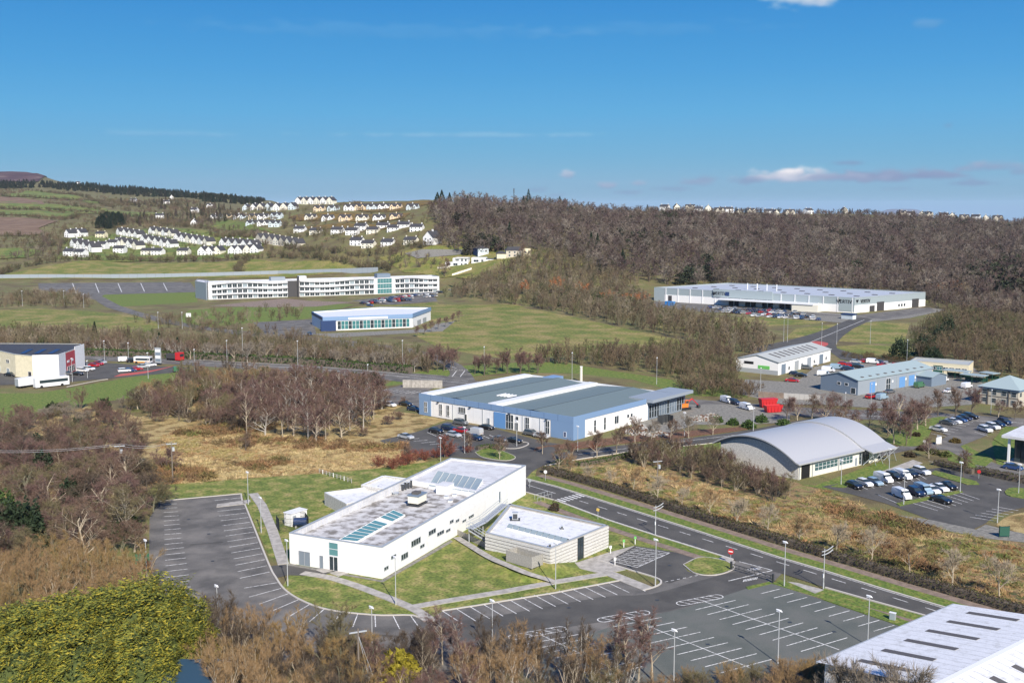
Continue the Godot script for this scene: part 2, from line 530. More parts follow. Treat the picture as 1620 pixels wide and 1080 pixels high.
	mat("blue_grey", 0.17, 0.22, 0.28, 0.5)
	mat("blue_grey_light", 0.28, 0.32, 0.36, 0.5)
	mat("roof_green", 0.155, 0.2, 0.2, 0.6)
	mat("roof_seam", 0.06, 0.075, 0.08, 0.6)
	mat("roof_arch", 0.52, 0.525, 0.53, 0.42, 0.3)
	mat("roof_sheet", 0.42, 0.44, 0.42, 0.6)
	mat("roof_sheet_blue", 0.32, 0.4, 0.41, 0.6)
	mat("roof_vertiv", 0.5, 0.53, 0.57, 0.5, 0.1)
	mat("slate", 0.055, 0.053, 0.055, 0.65)
	mat("slate_blue", 0.02, 0.05, 0.085, 0.5)
	mat("slate_brown", 0.11, 0.1, 0.095, 0.7)
	mat("glass", 0.03, 0.045, 0.055, 0.08)
	mat("glass_teal", 0.11, 0.26, 0.27, 0.12)
	mat("glass_dusk", 0.055, 0.11, 0.12, 0.1)
	mat("glass_blue", 0.25, 0.31, 0.34, 0.12)
	mat("glass_green", 0.05, 0.18, 0.19, 0.12)
	mat("white", 0.8, 0.8, 0.79, 0.7)
	mat("cream", 0.72, 0.65, 0.46, 0.8)
	mat("pale_cream", 0.74, 0.71, 0.6, 0.8)
	mat("pale_blue", 0.6, 0.67, 0.7, 0.8)
	mat("peach", 0.72, 0.58, 0.4, 0.8)
	mat("beige_stone", 0.5, 0.46, 0.38, 0.85)
	mat("red", 0.52, 0.025, 0.03, 0.45)
	mat("red_wall", 0.5, 0.07, 0.08, 0.7)
	mat("orange", 0.75, 0.2, 0.03, 0.5)
	mat("green_paint", 0.01, 0.11, 0.06, 0.5)
	mat("sign_green", 0.15, 0.5, 0.12, 0.5)
	mat("blue_plastic", 0.04, 0.22, 0.55, 0.4)
	mat("black", 0.012, 0.012, 0.014, 0.5)
	mat("tyre", 0.015, 0.015, 0.016, 0.8)
	mat("alloy", 0.45, 0.46, 0.48, 0.3, 0.8)
	mat("lamp_lens", 0.8, 0.82, 0.84, 0.2)
	mat("tail_lens", 0.4, 0.01, 0.01, 0.25)
	mat("concrete_wall", 0.4, 0.39, 0.37, 0.9)
	mat("fence_green", 0.02, 0.09, 0.06, 0.6)
	mat("wood_pole", 0.19, 0.16, 0.13, 0.9)
	mat("lamp_grey", 0.55, 0.57, 0.58, 0.4, 0.3)
	# bark and twigs: colours of the kinds of shrub and tree
	mat("bark", 0.13, 0.105, 0.08, 0.95)
	mat("bark_pale", 0.4, 0.34, 0.25, 0.95)
	mat("bark_green", 0.16, 0.155, 0.1, 0.95)
	mat("bark_birch", 0.44, 0.41, 0.36, 0.9)
	mat("twig_brown", 0.155, 0.1, 0.07, 0.95)
	mat("twig_purple", 0.15, 0.088, 0.074, 0.95)
	mat("twig_tan", 0.27, 0.175, 0.085, 0.95)
	mat("twig_willow", 0.25, 0.165, 0.065, 0.95)
	mat("twig_grey", 0.22, 0.185, 0.145, 0.95)
	mat("twig_red", 0.2, 0.066, 0.042, 0.95)
	mat("twig_pale", 0.36, 0.3, 0.215, 0.95)
	mat("twig_dark", 0.085, 0.062, 0.042, 0.95)
	mat("twig_orange", 0.38, 0.14, 0.045, 0.95)
	mat("twig_olive", 0.15, 0.125, 0.06, 0.95)
	for c in [["spray_gold", 0.31, 0.265, 0.025], ["spray_green", 0.16, 0.17, 0.02], ["spray_deep", 0.06, 0.08, 0.014], ["conifer", 0.028, 0.05, 0.02], ["ivy", 0.035, 0.055, 0.015], ["laurel", 0.06, 0.11, 0.02], ["hedge_leaf", 0.075, 0.055, 0.03], ["hedge_green", 0.09, 0.105, 0.025], ["gorse_leaf", 0.15, 0.11, 0.03]]:
		var m := mat(c[0], c[1], c[2], c[3], 0.8)
		m.backlight_enabled = true
		m.backlight = lin(c[1] * 0.5, c[2] * 0.5, c[3] * 0.5)
	var pm := mat("painted", 1, 1, 1, 0.95)
	pm.vertex_color_use_as_albedo = true
	for c in [["car_black", 0.012, 0.012, 0.015], ["car_white", 0.78, 0.79, 0.8], ["car_silver", 0.45, 0.47, 0.49], ["car_grey", 0.13, 0.14, 0.15], ["car_blue", 0.03, 0.08, 0.22], ["car_navy", 0.012, 0.025, 0.07], ["car_red", 0.45, 0.012, 0.018], ["car_lightblue", 0.27, 0.38, 0.47], ["car_green", 0.05, 0.16, 0.08], ["car_orange", 0.7, 0.27, 0.02]]:
		var m := mat(c[0], c[1], c[2], c[3], 0.32)
		m.clearcoat_enabled = true
		m.clearcoat = 0.8
		m.clearcoat_roughness = 0.1

# ---------- ground ----------
func build_land() -> void:
	hn.seed = 3
	hn.frequency = 0.004
	var rad := [0.0, 40.0, 100.0, 200.0, 400.0, 560.0]
	var r := 600.0
	while r < 9000.0:
		rad.append(r)
		r += 15.0 if r < 1500.0 else (40.0 if r < 3600.0 else 300.0)
	var az := []
	var a := -180.0
	while a <= 180.01:
		az.append(deg_to_rad(a))
		a += 0.35 if absf(a + 0.1) < 34.0 else 4.0
	if az[-1] < deg_to_rad(179.0): az.append(PI)
	az[-1] = PI
	var v := PackedVector3Array()
	var idx := PackedInt32Array()
	for i in rad.size():
		for j in az.size():
			var x: float = rad[i] * sin(az[j])
			var z: float = -rad[i] * cos(az[j])
			v.append(Vector3(x, land(x, z), z))
			if i > 0 and j > 0:
				var q := i * az.size() + j
				var p := q - az.size()
				idx.append_array([p - 1, q - 1, q, p - 1, q, p])
	var st := SurfaceTool.new()
	st.begin(Mesh.PRIMITIVE_TRIANGLES)
	for p in v: st.add_vertex(p)
	for i in idx: st.add_index(i)
	st.generate_normals()
	setting("ground", st.commit(), M.ground)

func build_roads() -> void:
	# ---- fields and rough ground on the level ----
	patch("meadow", gs([235, 700, 262, 668, 330, 690, 420, 690, 520, 700, 610, 700, 640, 690, 690, 670, 705, 664, 660, 655, 620, 650, 640, 640, 560, 640, 420, 640, 300, 640, 220, 660, 150, 640, 60, 660, 0, 690, -80, 760, -80, 800, 200, 790, 250, 772, 330, 764, 420, 754, 520, 748, 600, 742, 655, 733, 640, 715, 560, 715, 420, 720]), 0.02, M.meadow)
	patch("meadow", gs([150, 705, 230, 655, 330, 648, 600, 648, 645, 690, 645, 735, 400, 755, 235, 772]), 0.015, M.meadow)
	patch("meadow", smooth(gs([235, 768, 250, 690, 330, 668, 440, 678, 560, 690, 640, 700, 700, 680, 700, 715, 660, 734, 560, 745, 430, 755, 320, 765, 235, 772]), 4), 0.03, M.meadow)
	patch("rough_ground", gs([862, 738, 910, 728, 1000, 714, 1080, 705, 1140, 712, 1200, 745, 1300, 775, 1400, 812, 1500, 838, 1580, 850, 1660, 870, 1900, 960, 1900, 1090, 1600, 975, 1400, 906, 1200, 843, 1000, 782, 900, 752]), 0.02, M.scrubland)
	patch("field", smooth(gs([655, 530, 690, 512, 760, 494, 830, 488, 900, 500, 1000, 522, 1090, 542, 1085, 556, 1000, 553, 900, 560, 830, 568, 760, 562, 690, 548]), 4), 0.02, M.field)
	patch("field", gs([500, 500, 560, 485, 700, 478, 810, 480, 832, 487, 760, 493, 690, 508, 660, 512]), 0.03, M.field)
	patch("field", gs([-60, 520, -60, 492, 60, 488, 150, 493, 215, 500, 260, 515, 200, 535, 90, 530]), 0.02, M.field)
	patch("lawn", gs([-200, 640, -200, 612, 0, 622, 60, 622, 200, 598, 240, 590, 300, 590, 290, 604, 240, 625, 130, 640, 60, 660, 0, 680]), 0.03, M.verge)
	patch("lawn", gs([600, 612, 650, 590, 760, 575, 880, 572, 960, 585, 1060, 600, 1160, 612, 1220, 622, 1180, 628, 1090, 626, 1000, 600, 900, 590, 800, 590, 700, 600]), 0.03, M.verge)
	patch("lawn", gs([300, 490, 500, 478, 560, 482, 480, 505, 400, 510, 310, 520, 280, 505]), 0.03, M.verge)
	patch("lawn", gs([150, 474, 165, 466, 310, 462, 312, 478, 170, 486]), 0.03, M.verge)
	patch("lawn", gs([1140, 700, 1000, 712, 1090, 722, 1145, 715]), 0.04, M.verge)
	patch("dry_bank", gs([1318, 548, 1370, 545, 1460, 550, 1480, 560, 1420, 566, 1330, 562]), 0.03, M.field)
	patch("dry_bank", gs([1240, 536, 1260, 520, 1360, 508, 1440, 512, 1430, 545, 1330, 540, 1300, 530]), 0.025, M.field)
	patch("grass_bank", gs([1040, 520, 1180, 518, 1290, 512, 1330, 506, 1300, 500, 1150, 502, 1040, 505]), 0.03, M.field)
	# ---- lawns round the white office block ----
	patch("lawn", gs([225, 775, 250, 768, 420, 755, 520, 748, 600, 741, 660, 733, 720, 726, 850, 740, 845, 760, 640, 800, 510, 880, 455, 893, 425, 880, 385, 790, 382, 781, 252, 793]), 0.05, M.lawn)
	patch("lawn", smooth(gs([446, 928, 470, 946, 500, 959, 553, 969, 603, 973, 652, 973, 690, 985, 700, 966, 780, 953, 880, 937, 985, 918, 975, 906, 1100, 880, 1082, 862, 1000, 838, 900, 800, 838, 775, 800, 800, 600, 880, 470, 890]), 1), 0.05, M.lawn)
	# ---- asphalt ----
	var cp := patch("car_park", gs([252, 793, 381, 781.4, 383, 793, 388, 801, 424, 891, 436, 915, 446, 930, 458, 940, 475, 950, 500, 960, 525, 966, 553, 970, 603, 974, 653, 974, 672, 984, 700, 967, 760, 957, 880, 938, 985, 918, 1019, 934, 1036, 929, 1046, 922.5, 1038, 914.5, 990, 900, 951, 888, 1004, 863.5, 1065, 873, 1107, 882, 1088, 889, 1082, 896, 1088, 904, 1102, 909, 1133, 911, 1160, 902, 1165, 886, 1240, 905, 1224, 921, 1330, 1045, 1250, 1100, 1000, 1130, 700, 1130, 450, 1050, 330, 1000, 262, 940, 235, 900, 236, 820]), 0.06, M.asphalt_old)
	patch("asphalt_lane", smooth(gs([700, 985, 800, 972, 950, 945, 1030, 940, 1110, 918, 1170, 904, 1195, 910, 1215, 922, 1140, 945, 1060, 966, 940, 986, 830, 1002, 720, 1015]), 3), 0.068, M.asphalt)
	patch("disabled_parking", gs([962, 888, 1004, 864, 1065, 873.5, 1106, 882, 1088, 889, 1082, 896, 1088, 904, 1102, 909, 1060, 923, 1047, 921, 1038, 914]), 0.074, M.asphalt)
	var cr := patch("staff_car_park", gs([1180, 932, 1223, 923, 1421, 990, 1460, 1005, 1340, 1050, 1250, 1100, 950, 1130, 800, 1090, 860, 1030, 985, 985, 1085, 962, 1140, 945]), 0.08, M.asphalt_green)
	patch("lawn", gs([1180, 929.5, 1218, 921, 1221, 924, 1184, 933]), 0.16, M.verge, 0.12)
	patch("lawn", smooth(gs([1082, 894, 1108, 882.5, 1140, 886, 1157, 893, 1160, 901, 1133, 910, 1102, 908, 1082, 894]), 5), 0.17, M.lawn, 0.14)
	kerb(smooth(gs([1082, 894, 1108, 882.5, 1140, 886, 1157, 893, 1160, 901, 1133, 910, 1102, 908, 1082, 894]), 5), M.kerb)
	var road_l := [832, 779, 880, 792.6, 960.5, 823, 1037.6, 848, 1108.6, 870, 1160, 886, 1238, 908, 1306, 930, 1380, 951, 1461, 973.6, 1600, 1012, 1800, 1066]
	var road_r := [832, 757.5, 880, 770, 919, 782, 997.5, 806.5, 1108.6, 842, 1232, 882, 1300, 902, 1400, 933, 1497.5, 962, 1620, 998, 1800, 1051]
	var rr := gs(road_r)
	var rl := gs(road_l)
	var poly := rl.duplicate()
	var back := rr.duplicate()
	back.reverse()
	poly.append_array(back)
	var rd := patch("road", poly, 0.09, M.asphalt)
	kerb(rr, M.kerb, 0.32, 0.2)
	kerb(gs([832, 779, 880, 792.6, 960.5, 823, 1037.6, 848, 1108.6, 870, 1160, 886]), M.kerb, 0.32, 0.2)
	kerb(gs([1306, 930, 1380, 951, 1461, 973.6, 1600, 1012]), M.kerb, 0.32, 0.2)
	# verges and footpath along the road
	var off := func(p: Array, d: float) -> Array:
		var o := []
		for i in p.size():
			var q: Vector3 = p[mini(i + 1, p.size() - 1)] - p[maxi(i - 1, 0)]
			o.append(p[i] + q.normalized().cross(Vector3.UP) * d)
		return o
	setting("grass_verge", strip_mesh(off.call(rr, -1.7), 3.0, 0.0, 0.13), M.verge)
	setting("footpath", strip_mesh(off.call(rr, -4.2), 2.1, 0.0, 0.12), M.pinkpath)
	setting("grass_verge", strip_mesh(off.call(gs([880, 793, 960.5, 823, 1037.6, 848, 1108.6, 870, 1158, 885]), 1.4), 2.4, 0.0, 0.13), M.verge)
	setting("footpath", strip_mesh(off.call(gs([870, 790, 960.5, 823, 1037.6, 848, 1108.6, 870, 1146, 881]), 3.5), 1.8, 0.0, 0.125), M.pinkpath)
	patch("footpath", gs([1137, 884, 1146, 880, 1164, 889, 1160, 896]), 0.14, M.concrete, 0.1)
	setting("grass_verge", strip_mesh(off.call(gs([1306, 931, 1380, 952, 1461, 974, 1600, 1013]), 1.5), 2.6, 0.0, 0.13), M.verge)
	setting("footpath", strip_mesh(off.call(gs([1290, 926, 1380, 952, 1461, 974, 1600, 1013]), 3.8), 2.0, 0.0, 0.125), M.pinkpath)
	setting("grass_verge", strip_mesh(gs([1228, 921, 1300, 943, 1430, 987, 1500, 1010]), 2.4, 0.0, 0.14), M.verge)
	patch("footpath", gs([1246, 921, 1262, 923, 1304, 934, 1290, 940]), 0.15, M.concrete, 0.1)
	# markings on the road
	var c0 := g(917, 792.6)
	var c1 := g(1486, 968.5)
	for i in 15:
		var a := c0.lerp(c1, i / 14.4)
		line(rd, a, a + (c1 - c0).normalized() * 2.6, 0.16, 0.097, "lane_dash")
	line(rd, g(836, 768), g(879, 781), 0.16, 0.097, "lane_line")
	setting("edge_line", strip_mesh(off.call(rr, 0.45), 0.14, 0.095, 0.096), M.paint)
	setting("edge_line", strip_mesh(off.call(gs([880, 792.6, 960.5, 823, 1037.6, 848, 1108.6, 870, 1158, 885.5]), -0.45), 0.14, 0.095, 0.096), M.paint)
	for i in 7:
		var a := g(882, 790).lerp(g(917, 780.5), i / 6.0)
		line(rd, a, a + (c1 - c0).normalized() * 2.6, 0.5, 0.098, "zebra_stripe")
	line(rd, g(1170, 889), g(1222, 902.5), 0.2, 0.099, "lane_line")
	line(rd, g(1222, 903), g(1153, 919.5), 0.2, 0.099, "stop_line")
	for i in 9:    # worn lettering on the junction
		line(rd, g(1183 + i * 2.2, 901 - i * 0.35), g(1187 + i * 2.2, 903.5 - i * 0.3), 0.14, 0.1, "road_mark")
		line(rd, g(1176 + i * 2.6, 921 - i * 0.5), g(1178 + i * 2.6, 917.5 - i * 0.5), 0.14, 0.1, "road_mark")
	# trench repairs and gully covers in the tarmac
	for q in [[300, 862, 352, 858, 0.5], [1060, 937, 1130, 930, 0.5], [560, 1003, 640, 1008, 0.6]]:
		part(cp, "tarmac_repair", strip_mesh(gs([q[0], q[1], (q[0] + q[2]) / 2.0 + 1.0, (q[1] + q[3]) / 2.0, q[2], q[3]]), q[4], 0.084, 0.0845), M.asphalt)
	for q in [[330, 845], [336, 888], [298, 822], [700, 990], [900, 962], [1040, 950], [1150, 960], [1250, 985], [1320, 1000], [1120, 1020], [1060, 895], [1100, 862], [1240, 902]]:
		part(cp, "gully_cover", unit, M.dark_steel, Transform3D(Basis.from_scale(Vector3(0.55, 0.01, 0.5)), lift(g(q[0], q[1]), 0.1)))
	# bays of the car park beside the white block
	bays(cp, g(258, 798), g(279, 797), g(262, 934), g(301, 928.5), 18, 0.07)
	bays(cp, g(343.6, 809), g(387, 804.5), g(379, 915), g(426, 905), 13, 0.07)
	for q in [[339, 792, 382, 787.5], [386, 930.5, 441, 921.5], [394, 944.7, 444, 931], [409.7, 956, 457, 939], [432, 966, 474, 948], [458, 975, 492, 955], [489, 984, 515, 962], [525, 990, 540, 968], [558, 992, 566, 971], [594, 992, 593, 974], [632, 995, 622, 975], [668, 1000, 650, 975]]:
		line(cp, g(q[0], q[1]), g(q[2], q[3]), 0.14, 0.073)
	bays(cp, g(961, 921.5), g(996, 938), g(699.4, 966.5), g(731, 987), 14, 0.075)
	line(cp, g(990, 919), g(1021, 935), 0.14, 0.075)
	for i in 7:
		line(cp, g(985 + i * 5.0, 917.5 + i * 2.6), g(991 + i * 5.0, 922.5 + i * 2.2), 0.1, 0.075)
	# staff car park
	bays(cr, g(1204, 939.6), g(1235, 932), g(1382.5, 999), g(1416, 989.4), 9, 0.09)
	bays(cr, g(1100, 965.3), g(1164, 950), g(1267.6, 1031), g(1341, 1009.3), 9, 0.09)
	line(cr, g(1114.4, 952), g(1328, 1028.5), 0.14, 0.093)
	bays(cr, g(970.6, 992), g(1047, 977), g(1138.5, 1065.5), g(1221, 1043.6), 9, 0.09)
	line(cr, g(991.5, 977), g(1204, 1064), 0.14, 0.093)
	bays(cr, g(832.6, 1019.5), g(916, 1004), g(940, 1073), g(1016, 1055), 8, 0.09)
	line(cr, g(855, 1004.5), g(1000, 1073), 0.14, 0.093)
	for q in [[1072, 956.5, 1142.5, 943], [946.5, 982.5, 1027, 968.5], [805, 1009.7, 895, 994]]:
		var a := g(q[0], q[1])
		var b := g(q[2], q[3])
		var d := (b - a).normalized()
		var s := d.cross(Vector3.UP) * 0.85
		var loop := []
		for k in 9: loop.append(a + d * 0.9 - d * sin(PI * k / 8.0) * 0.9 + s * cos(PI * k / 8.0))
		for k in 9: loop.append(b - d * 0.9 + d * sin(PI * k / 8.0) * 0.9 - s * cos(PI * k / 8.0))
		loop.append(loop[0])
		part(cr, "island_outline", strip_mesh(loop, 0.16, 0.095, 0.096), M.paint)
		var n := int(a.distance_to(b) / 1.3)
		for k in range(1, n):
			var m: Vector3 = a.lerp(b, float(k) / n)
			line(cr, m - s * 0.85 - d * 0.5, m + s * 0.85 + d * 0.5, 0.13, 0.095, "island_stripe")
	# disabled bays: outlines with hatched strips between
	var dp := patch("parking_surface", gs([962, 887, 1004, 865, 1062, 874, 1010, 899]), 0.078, M.asphalt)
	for i in 7:
		var t := i / 6.0
		line(dp, g(964, 887).lerp(g(1006, 866), t), g(1008, 898).lerp(g(1060, 875), t), 0.14, 0.084)
		if i < 6:
			for k in 4:
				var a := g(964, 887).lerp(g(1006, 866), t + 0.05).lerp(g(1008, 898).lerp(g(1060, 875), t + 0.05), k / 4.0 + 0.05)
				var b := g(964, 887).lerp(g(1006, 866), t + 0.13).lerp(g(1008, 898).lerp(g(1060, 875), t + 0.13), k / 4.0 + 0.25)
				line(dp, a, b, 0.12, 0.084, "hatch_line")
	line(dp, g(1008, 898), g(1060, 875), 0.14, 0.086)
	for i in 8:
		line(cp, g(1052 + i * 9.5, 921 - i * 1.9), g(1057 + i * 9.5, 920 - i * 1.9), 0.12, 0.082, "give_way_dash")
	# kerbs and paths of the white block
	kerb(smooth(gs([381, 781.4, 383, 793, 388, 801, 424, 891, 436, 914, 446, 929, 458, 939.5, 475, 949.5, 500, 960, 525, 966, 553, 970, 603, 974, 653, 974, 672, 984]), 3), M.kerb)
	kerb(gs([699, 967, 760, 957.5, 880, 938, 985, 918]), M.kerb)
	kerb(smooth(gs([951, 888, 990, 900, 1038, 914.5, 1046, 922.5, 1036, 929, 1019, 934]), 4), M.kerb)
	kerb(gs([252, 793, 381, 781.4]), M.kerb)
	setting("footpath", strip_mesh(gs([400, 781, 414, 800, 430, 838, 448, 893]), 1.9, 0.0, 0.14), M.concrete)
	patch("footpath", gs([342, 803, 388, 798, 396, 794, 395, 791, 343, 798.5]), 0.17, M.concrete, 0.14)
	patch("footpath", gs([426, 896, 455, 893, 500, 899, 540, 903, 500, 912, 455, 910, 436, 915]), 0.1, M.asphalt, 0.06)
	setting("footpath", strip_mesh(smooth(gs([478, 907, 520, 914, 560, 926, 600, 941, 630, 953, 660, 967, 684, 984]), 4), 1.7, 0.0, 0.14), M.concrete)
	setting("footpath", strip_mesh(gs([652, 961, 700, 952.5, 800, 936, 880, 921, 962, 908]), 1.7, 0.0, 0.145), M.concrete)
	setting("footpath", strip_mesh(gs([905, 893, 960, 906, 1000, 922, 1025, 932]), 2.2, 0.0, 0.149), M.concrete)
	patch("footpath", gs([905, 893, 962, 875, 1004, 864, 962, 888, 990, 902, 975, 905]), 0.13, M.concrete, 0.1)
	for q in [[505, 905, 523, 900], [528, 910, 548, 904]]:
		setting("footpath", strip_mesh([g(q[0], q[1]), g(q[2], q[3])], 2.2, 0.0, 0.152), M.concrete)
	setting("foundation_strip", strip_mesh(gs([455, 893.5, 604, 920, 720, 853]), 0.9, 0.0, 0.12), M.gravel)
	# ---- car park of the blue unit, the mini roundabout and the road past it ----
	var bp := patch("car_park", smooth(gs([600, 697, 660, 683, 708, 667, 776, 676, 862, 699, 905, 705, 880, 716, 850, 738, 832, 757, 840, 770, 800, 740, 760, 725, 680, 722, 630, 712]), 1), 0.06, M.asphalt)
	for i in 8:
		line(bp, g(676 + i * 14, 684 + i * 0.6), g(690 + i * 14, 690 + i * 0.6), 0.16, 0.07)
		line(bp, g(628 + i * 13, 693 + i * 2.6), g(650 + i * 13, 691 + i * 2.6), 0.16, 0.07)
	patch("lawn", smooth(gs([752, 716, 775, 709, 800, 716, 815, 724, 800, 729, 765, 724, 752, 716]), 4), 0.18, M.verge, 0.12)
	kerb(smooth(gs([752, 716, 775, 709, 800, 716, 815, 724, 800, 729, 765, 724, 752, 716]), 4), M.kerb)
	kerb(smooth(gs([780, 708, 815, 710, 835, 704, 832, 700, 815, 699]), 4), M.kerb)
	patch("flower_bed", smooth(gs([845, 714, 870, 706, 905, 711, 1000, 700, 1100, 690, 1180, 680, 1170, 676, 1000, 690, 900, 702, 850, 708, 845, 714]), 3), 0.16, M.bark_chip, 0.1)
	var br := patch("road", smooth(gs([840, 748, 870, 732, 920, 725, 1000, 713, 1120, 701, 1200, 690, 1260, 679, 1300, 668, 1270, 664, 1200, 678, 1100, 692, 1000, 703, 905, 713, 850, 726]), 2), 0.085, M.asphalt)
	line(br, g(915, 719), g(1240, 679), 0.16, 0.093, "lane_line")
	kerb(gs([862, 737, 920, 726, 1000, 714, 1120, 702, 1200, 691]), M.kerb)
	# ---- dual carriageway beyond ----
	var hw := patch("road", gs([-200, 562, 0, 566, 130, 569, 285, 577, 420, 586, 520, 593, 600, 600, 700, 612, 900, 632, 1130, 647, 1290, 660, 1460, 668, 1620, 676, 1900, 690, 1900, 676, 1620, 662, 1460, 652, 1290, 646, 1130, 634, 900, 618, 745, 602, 700, 594, 600, 586, 472, 577, 285, 568, 130, 562, 0, 559, -200, 556]), 0.07, M.asphalt_old)
	for q in [[130, 564, 285, 570.5, 472, 581], [472, 581, 600, 591, 740, 606]]:
		for k in 2:
			line(hw, g(q[k * 2], q[k * 2 + 1] + 1.0), g(q[k * 2 + 2], q[k * 2 + 3] + 1.0), 0.25, 0.08, "lane_line")
			line(hw, g(q[k * 2], q[k * 2 + 1] - 3.0), g(q[k * 2 + 2], q[k * 2 + 3] - 3.0), 0.25, 0.08, "edge_line")
	line(hw, g(1310, 655), g(1620, 669), 0.25, 0.08, "lane_line")
	var jn := patch("road", smooth(gs([700, 602, 712, 592, 706, 582, 688, 570, 640, 556, 560, 548, 456, 538, 370, 529, 307, 519, 260, 511, 210, 498, 168, 486, 147, 471, 160, 468, 190, 484, 260, 504, 340, 519, 456, 530, 560, 540, 660, 553, 715, 570, 740, 586, 752, 602]), 2), 0.09, M.asphalt_old)
	for i in 10:
		line(jn, g(702 + i * 4.0, 585), g(704.2 + i * 4.0, 585), 0.5, 0.1, "zebra_stripe")
	for q in [[715, 596, 722, 587], [728, 596, 735, 587], [712, 579, 722, 583]]:
		line(jn, g(q[0], q[1]), g(q[2], q[3]), 0.3, 0.1, "lane_line")
	patch("loading_yard", gs([590, 640, 640, 640, 664, 655, 700, 640, 670, 622, 690, 612, 640, 608, 600, 618]), 0.062, M.asphalt_old)
	for i in 7:
		line(jn, g(596 + i * 9, 620 + i * 0.5), g(612 + i * 9, 616 + i * 0.5), 0.2, 0.07)
	# ---- round the curved-roof hall ----
	var ap := patch("car_park", smooth(gs([1300, 770, 1345, 762, 1400, 748, 1470, 742, 1500, 738, 1560, 745, 1620, 755, 1660, 775, 1680, 800, 1620, 803, 1580, 812, 1560, 828, 1540, 838, 1480, 825, 1400, 796, 1320, 775]), 1), 0.06, M.asphalt)
	bays(ap, g(1340, 768), g(1362, 776), g(1450, 748), g(1466, 758), 11, 0.07)
	bays(ap, g(1390, 783), g(1422, 797), g(1490, 768), g(1512, 781), 8, 0.07)
	bays(ap, g(1444, 796), g(1484, 808), g(1520, 780), g(1550, 790), 8, 0.07)
	bays(ap, g(1535, 818), g(1572, 824), g(1578, 802), g(1612, 808), 6, 0.07)
	patch("lawn", gs([1418, 797, 1520, 776, 1524, 779, 1424, 801]), 0.18, M.verge, 0.12)
	patch("lawn", gs([1315, 770, 1390, 747, 1402, 752, 1335, 772]), 0.17, M.verge, 0.12)
	patch("lawn", gs([1472, 750, 1480, 745, 1545, 762, 1550, 767, 1530, 767]), 0.19, M.verge, 0.13)
	patch("lawn", smooth(gs([1590, 778, 1605, 772, 1660, 780, 1660, 792, 1600, 786, 1590, 778]), 3), 0.18, M.verge, 0.13)
	patch("dry_lawn", smooth(gs([1575, 832, 1600, 815, 1660, 808, 1720, 820, 1700, 850, 1620, 845]), 3), 0.05, M.meadow)
	patch("gravel_edge", gs([1470, 822, 1545, 838, 1560, 830, 1600, 840, 1640, 848, 1640, 860, 1560, 852, 1500, 840, 1420, 815]), 0.065, M.gravel)
	var pr := patch("road", gs([1340, 735, 1440, 712, 1500, 712, 1560, 745, 1700, 775, 1700, 758, 1580, 735, 1530, 715, 1520, 706, 1560, 690, 1580, 670, 1540, 660, 1480, 662, 1465, 670, 1500, 690, 1480, 700, 1430, 705, 1335, 725]), 0.075, M.asphalt_old)
	line(pr, g(1470, 730), g(1640, 763), 0.16, 0.083, "lane_line")
	bays(pr, g(1474, 686), g(1498, 691), g(1520, 664), g(1540, 668), 8, 0.083)
	bays(pr, g(1542, 683), g(1564, 690), g(1574, 668), g(1596, 674), 5, 0.083)
	patch("lawn", smooth(gs([1400, 700, 1420, 680, 1470, 662, 1500, 660, 1480, 672, 1470, 690, 1462, 705, 1430, 706]), 2), 0.1, M.verge)
	patch("lawn", gs([1525, 722, 1560, 718, 1572, 728, 1560, 738, 1540, 735]), 0.17, M.verge, 0.1)
	patch("lawn", gs([1572, 695, 1590, 682, 1620, 680, 1620, 700, 1590, 706]), 0.17, M.verge, 0.1)
	patch("lawn", gs([1262, 766, 1290, 768, 1395, 730, 1412, 742, 1350, 764, 1312, 775]), 0.045, M.verge)
	patch("lawn", gs([1500, 702, 1530, 704, 1580, 736, 1560, 745, 1500, 728]), 0.045, M.verge)
	patch("lawn", gs([1580, 745, 1700, 770, 1700, 700, 1600, 660, 1570, 700]), 0.04, M.verge)
	patch("footpath", gs([1330, 766, 1402, 744, 1445, 728, 1460, 733, 1420, 747, 1340, 770]), 0.15, M.concrete, 0.1)
	# ---- yards on the right ----
	patch("yard", gs([1165, 622, 1180, 600, 1260, 605, 1290, 580, 1340, 572, 1440, 572, 1540, 580, 1560, 600, 1548, 620, 1540, 640, 1420, 648, 1300, 640, 1240, 640]), 0.06, M.gravel)
	patch("yard", gs([1000, 660, 1090, 640, 1180, 640, 1250, 655, 1250, 668, 1180, 672, 1100, 672, 1040, 690, 1000, 690]), 0.075, M.gravel)
	var ar := patch("road", smooth(gs([1240, 568, 1275, 552, 1300, 545, 1330, 568, 1400, 578, 1470, 585, 1480, 578, 1400, 568, 1340, 556, 1322, 545, 1350, 520, 1380, 505, 1350, 503, 1310, 520, 1250, 538, 1200, 548, 1200, 556]), 2), 0.08, M.asphalt)
	patch("roundabout", smooth(gs([1272, 545, 1290, 540, 1310, 543, 1305, 548, 1282, 550, 1272, 545]), 4), 0.14, M.red_surface, 0.06)
	line(ar, g(1262, 550), g(1368, 506), 0.3, 0.09, "lane_line")
	patch("car_park", gs([1120, 494, 1330, 500, 1400, 505, 1480, 492, 1470, 484, 1380, 496, 1340, 500, 1200, 487, 1050, 474, 1010, 476, 1040, 486]), 0.085, M.asphalt_old)
	patch("yard", gs([1000, 470, 1060, 470, 1160, 482, 1330, 496, 1350, 502, 1470, 487, 1500, 490, 1440, 503, 1350, 512, 1200, 500, 1060, 484, 1000, 480]), 0.07, M.gravel)
	# ---- around the far offices ----
	var op := patch("car_park", gs([60, 448, 300, 446, 312, 462, 165, 466, 150, 474, 130, 470, 60, 458]), 0.06, M.asphalt_old)
	for i in 5:
		line(op, g(120 + i * 36, 464 - i), g(114 + i * 36, 448), 0.5, 0.08)
	line(op, g(70, 456), g(300, 454), 0.4, 0.08)
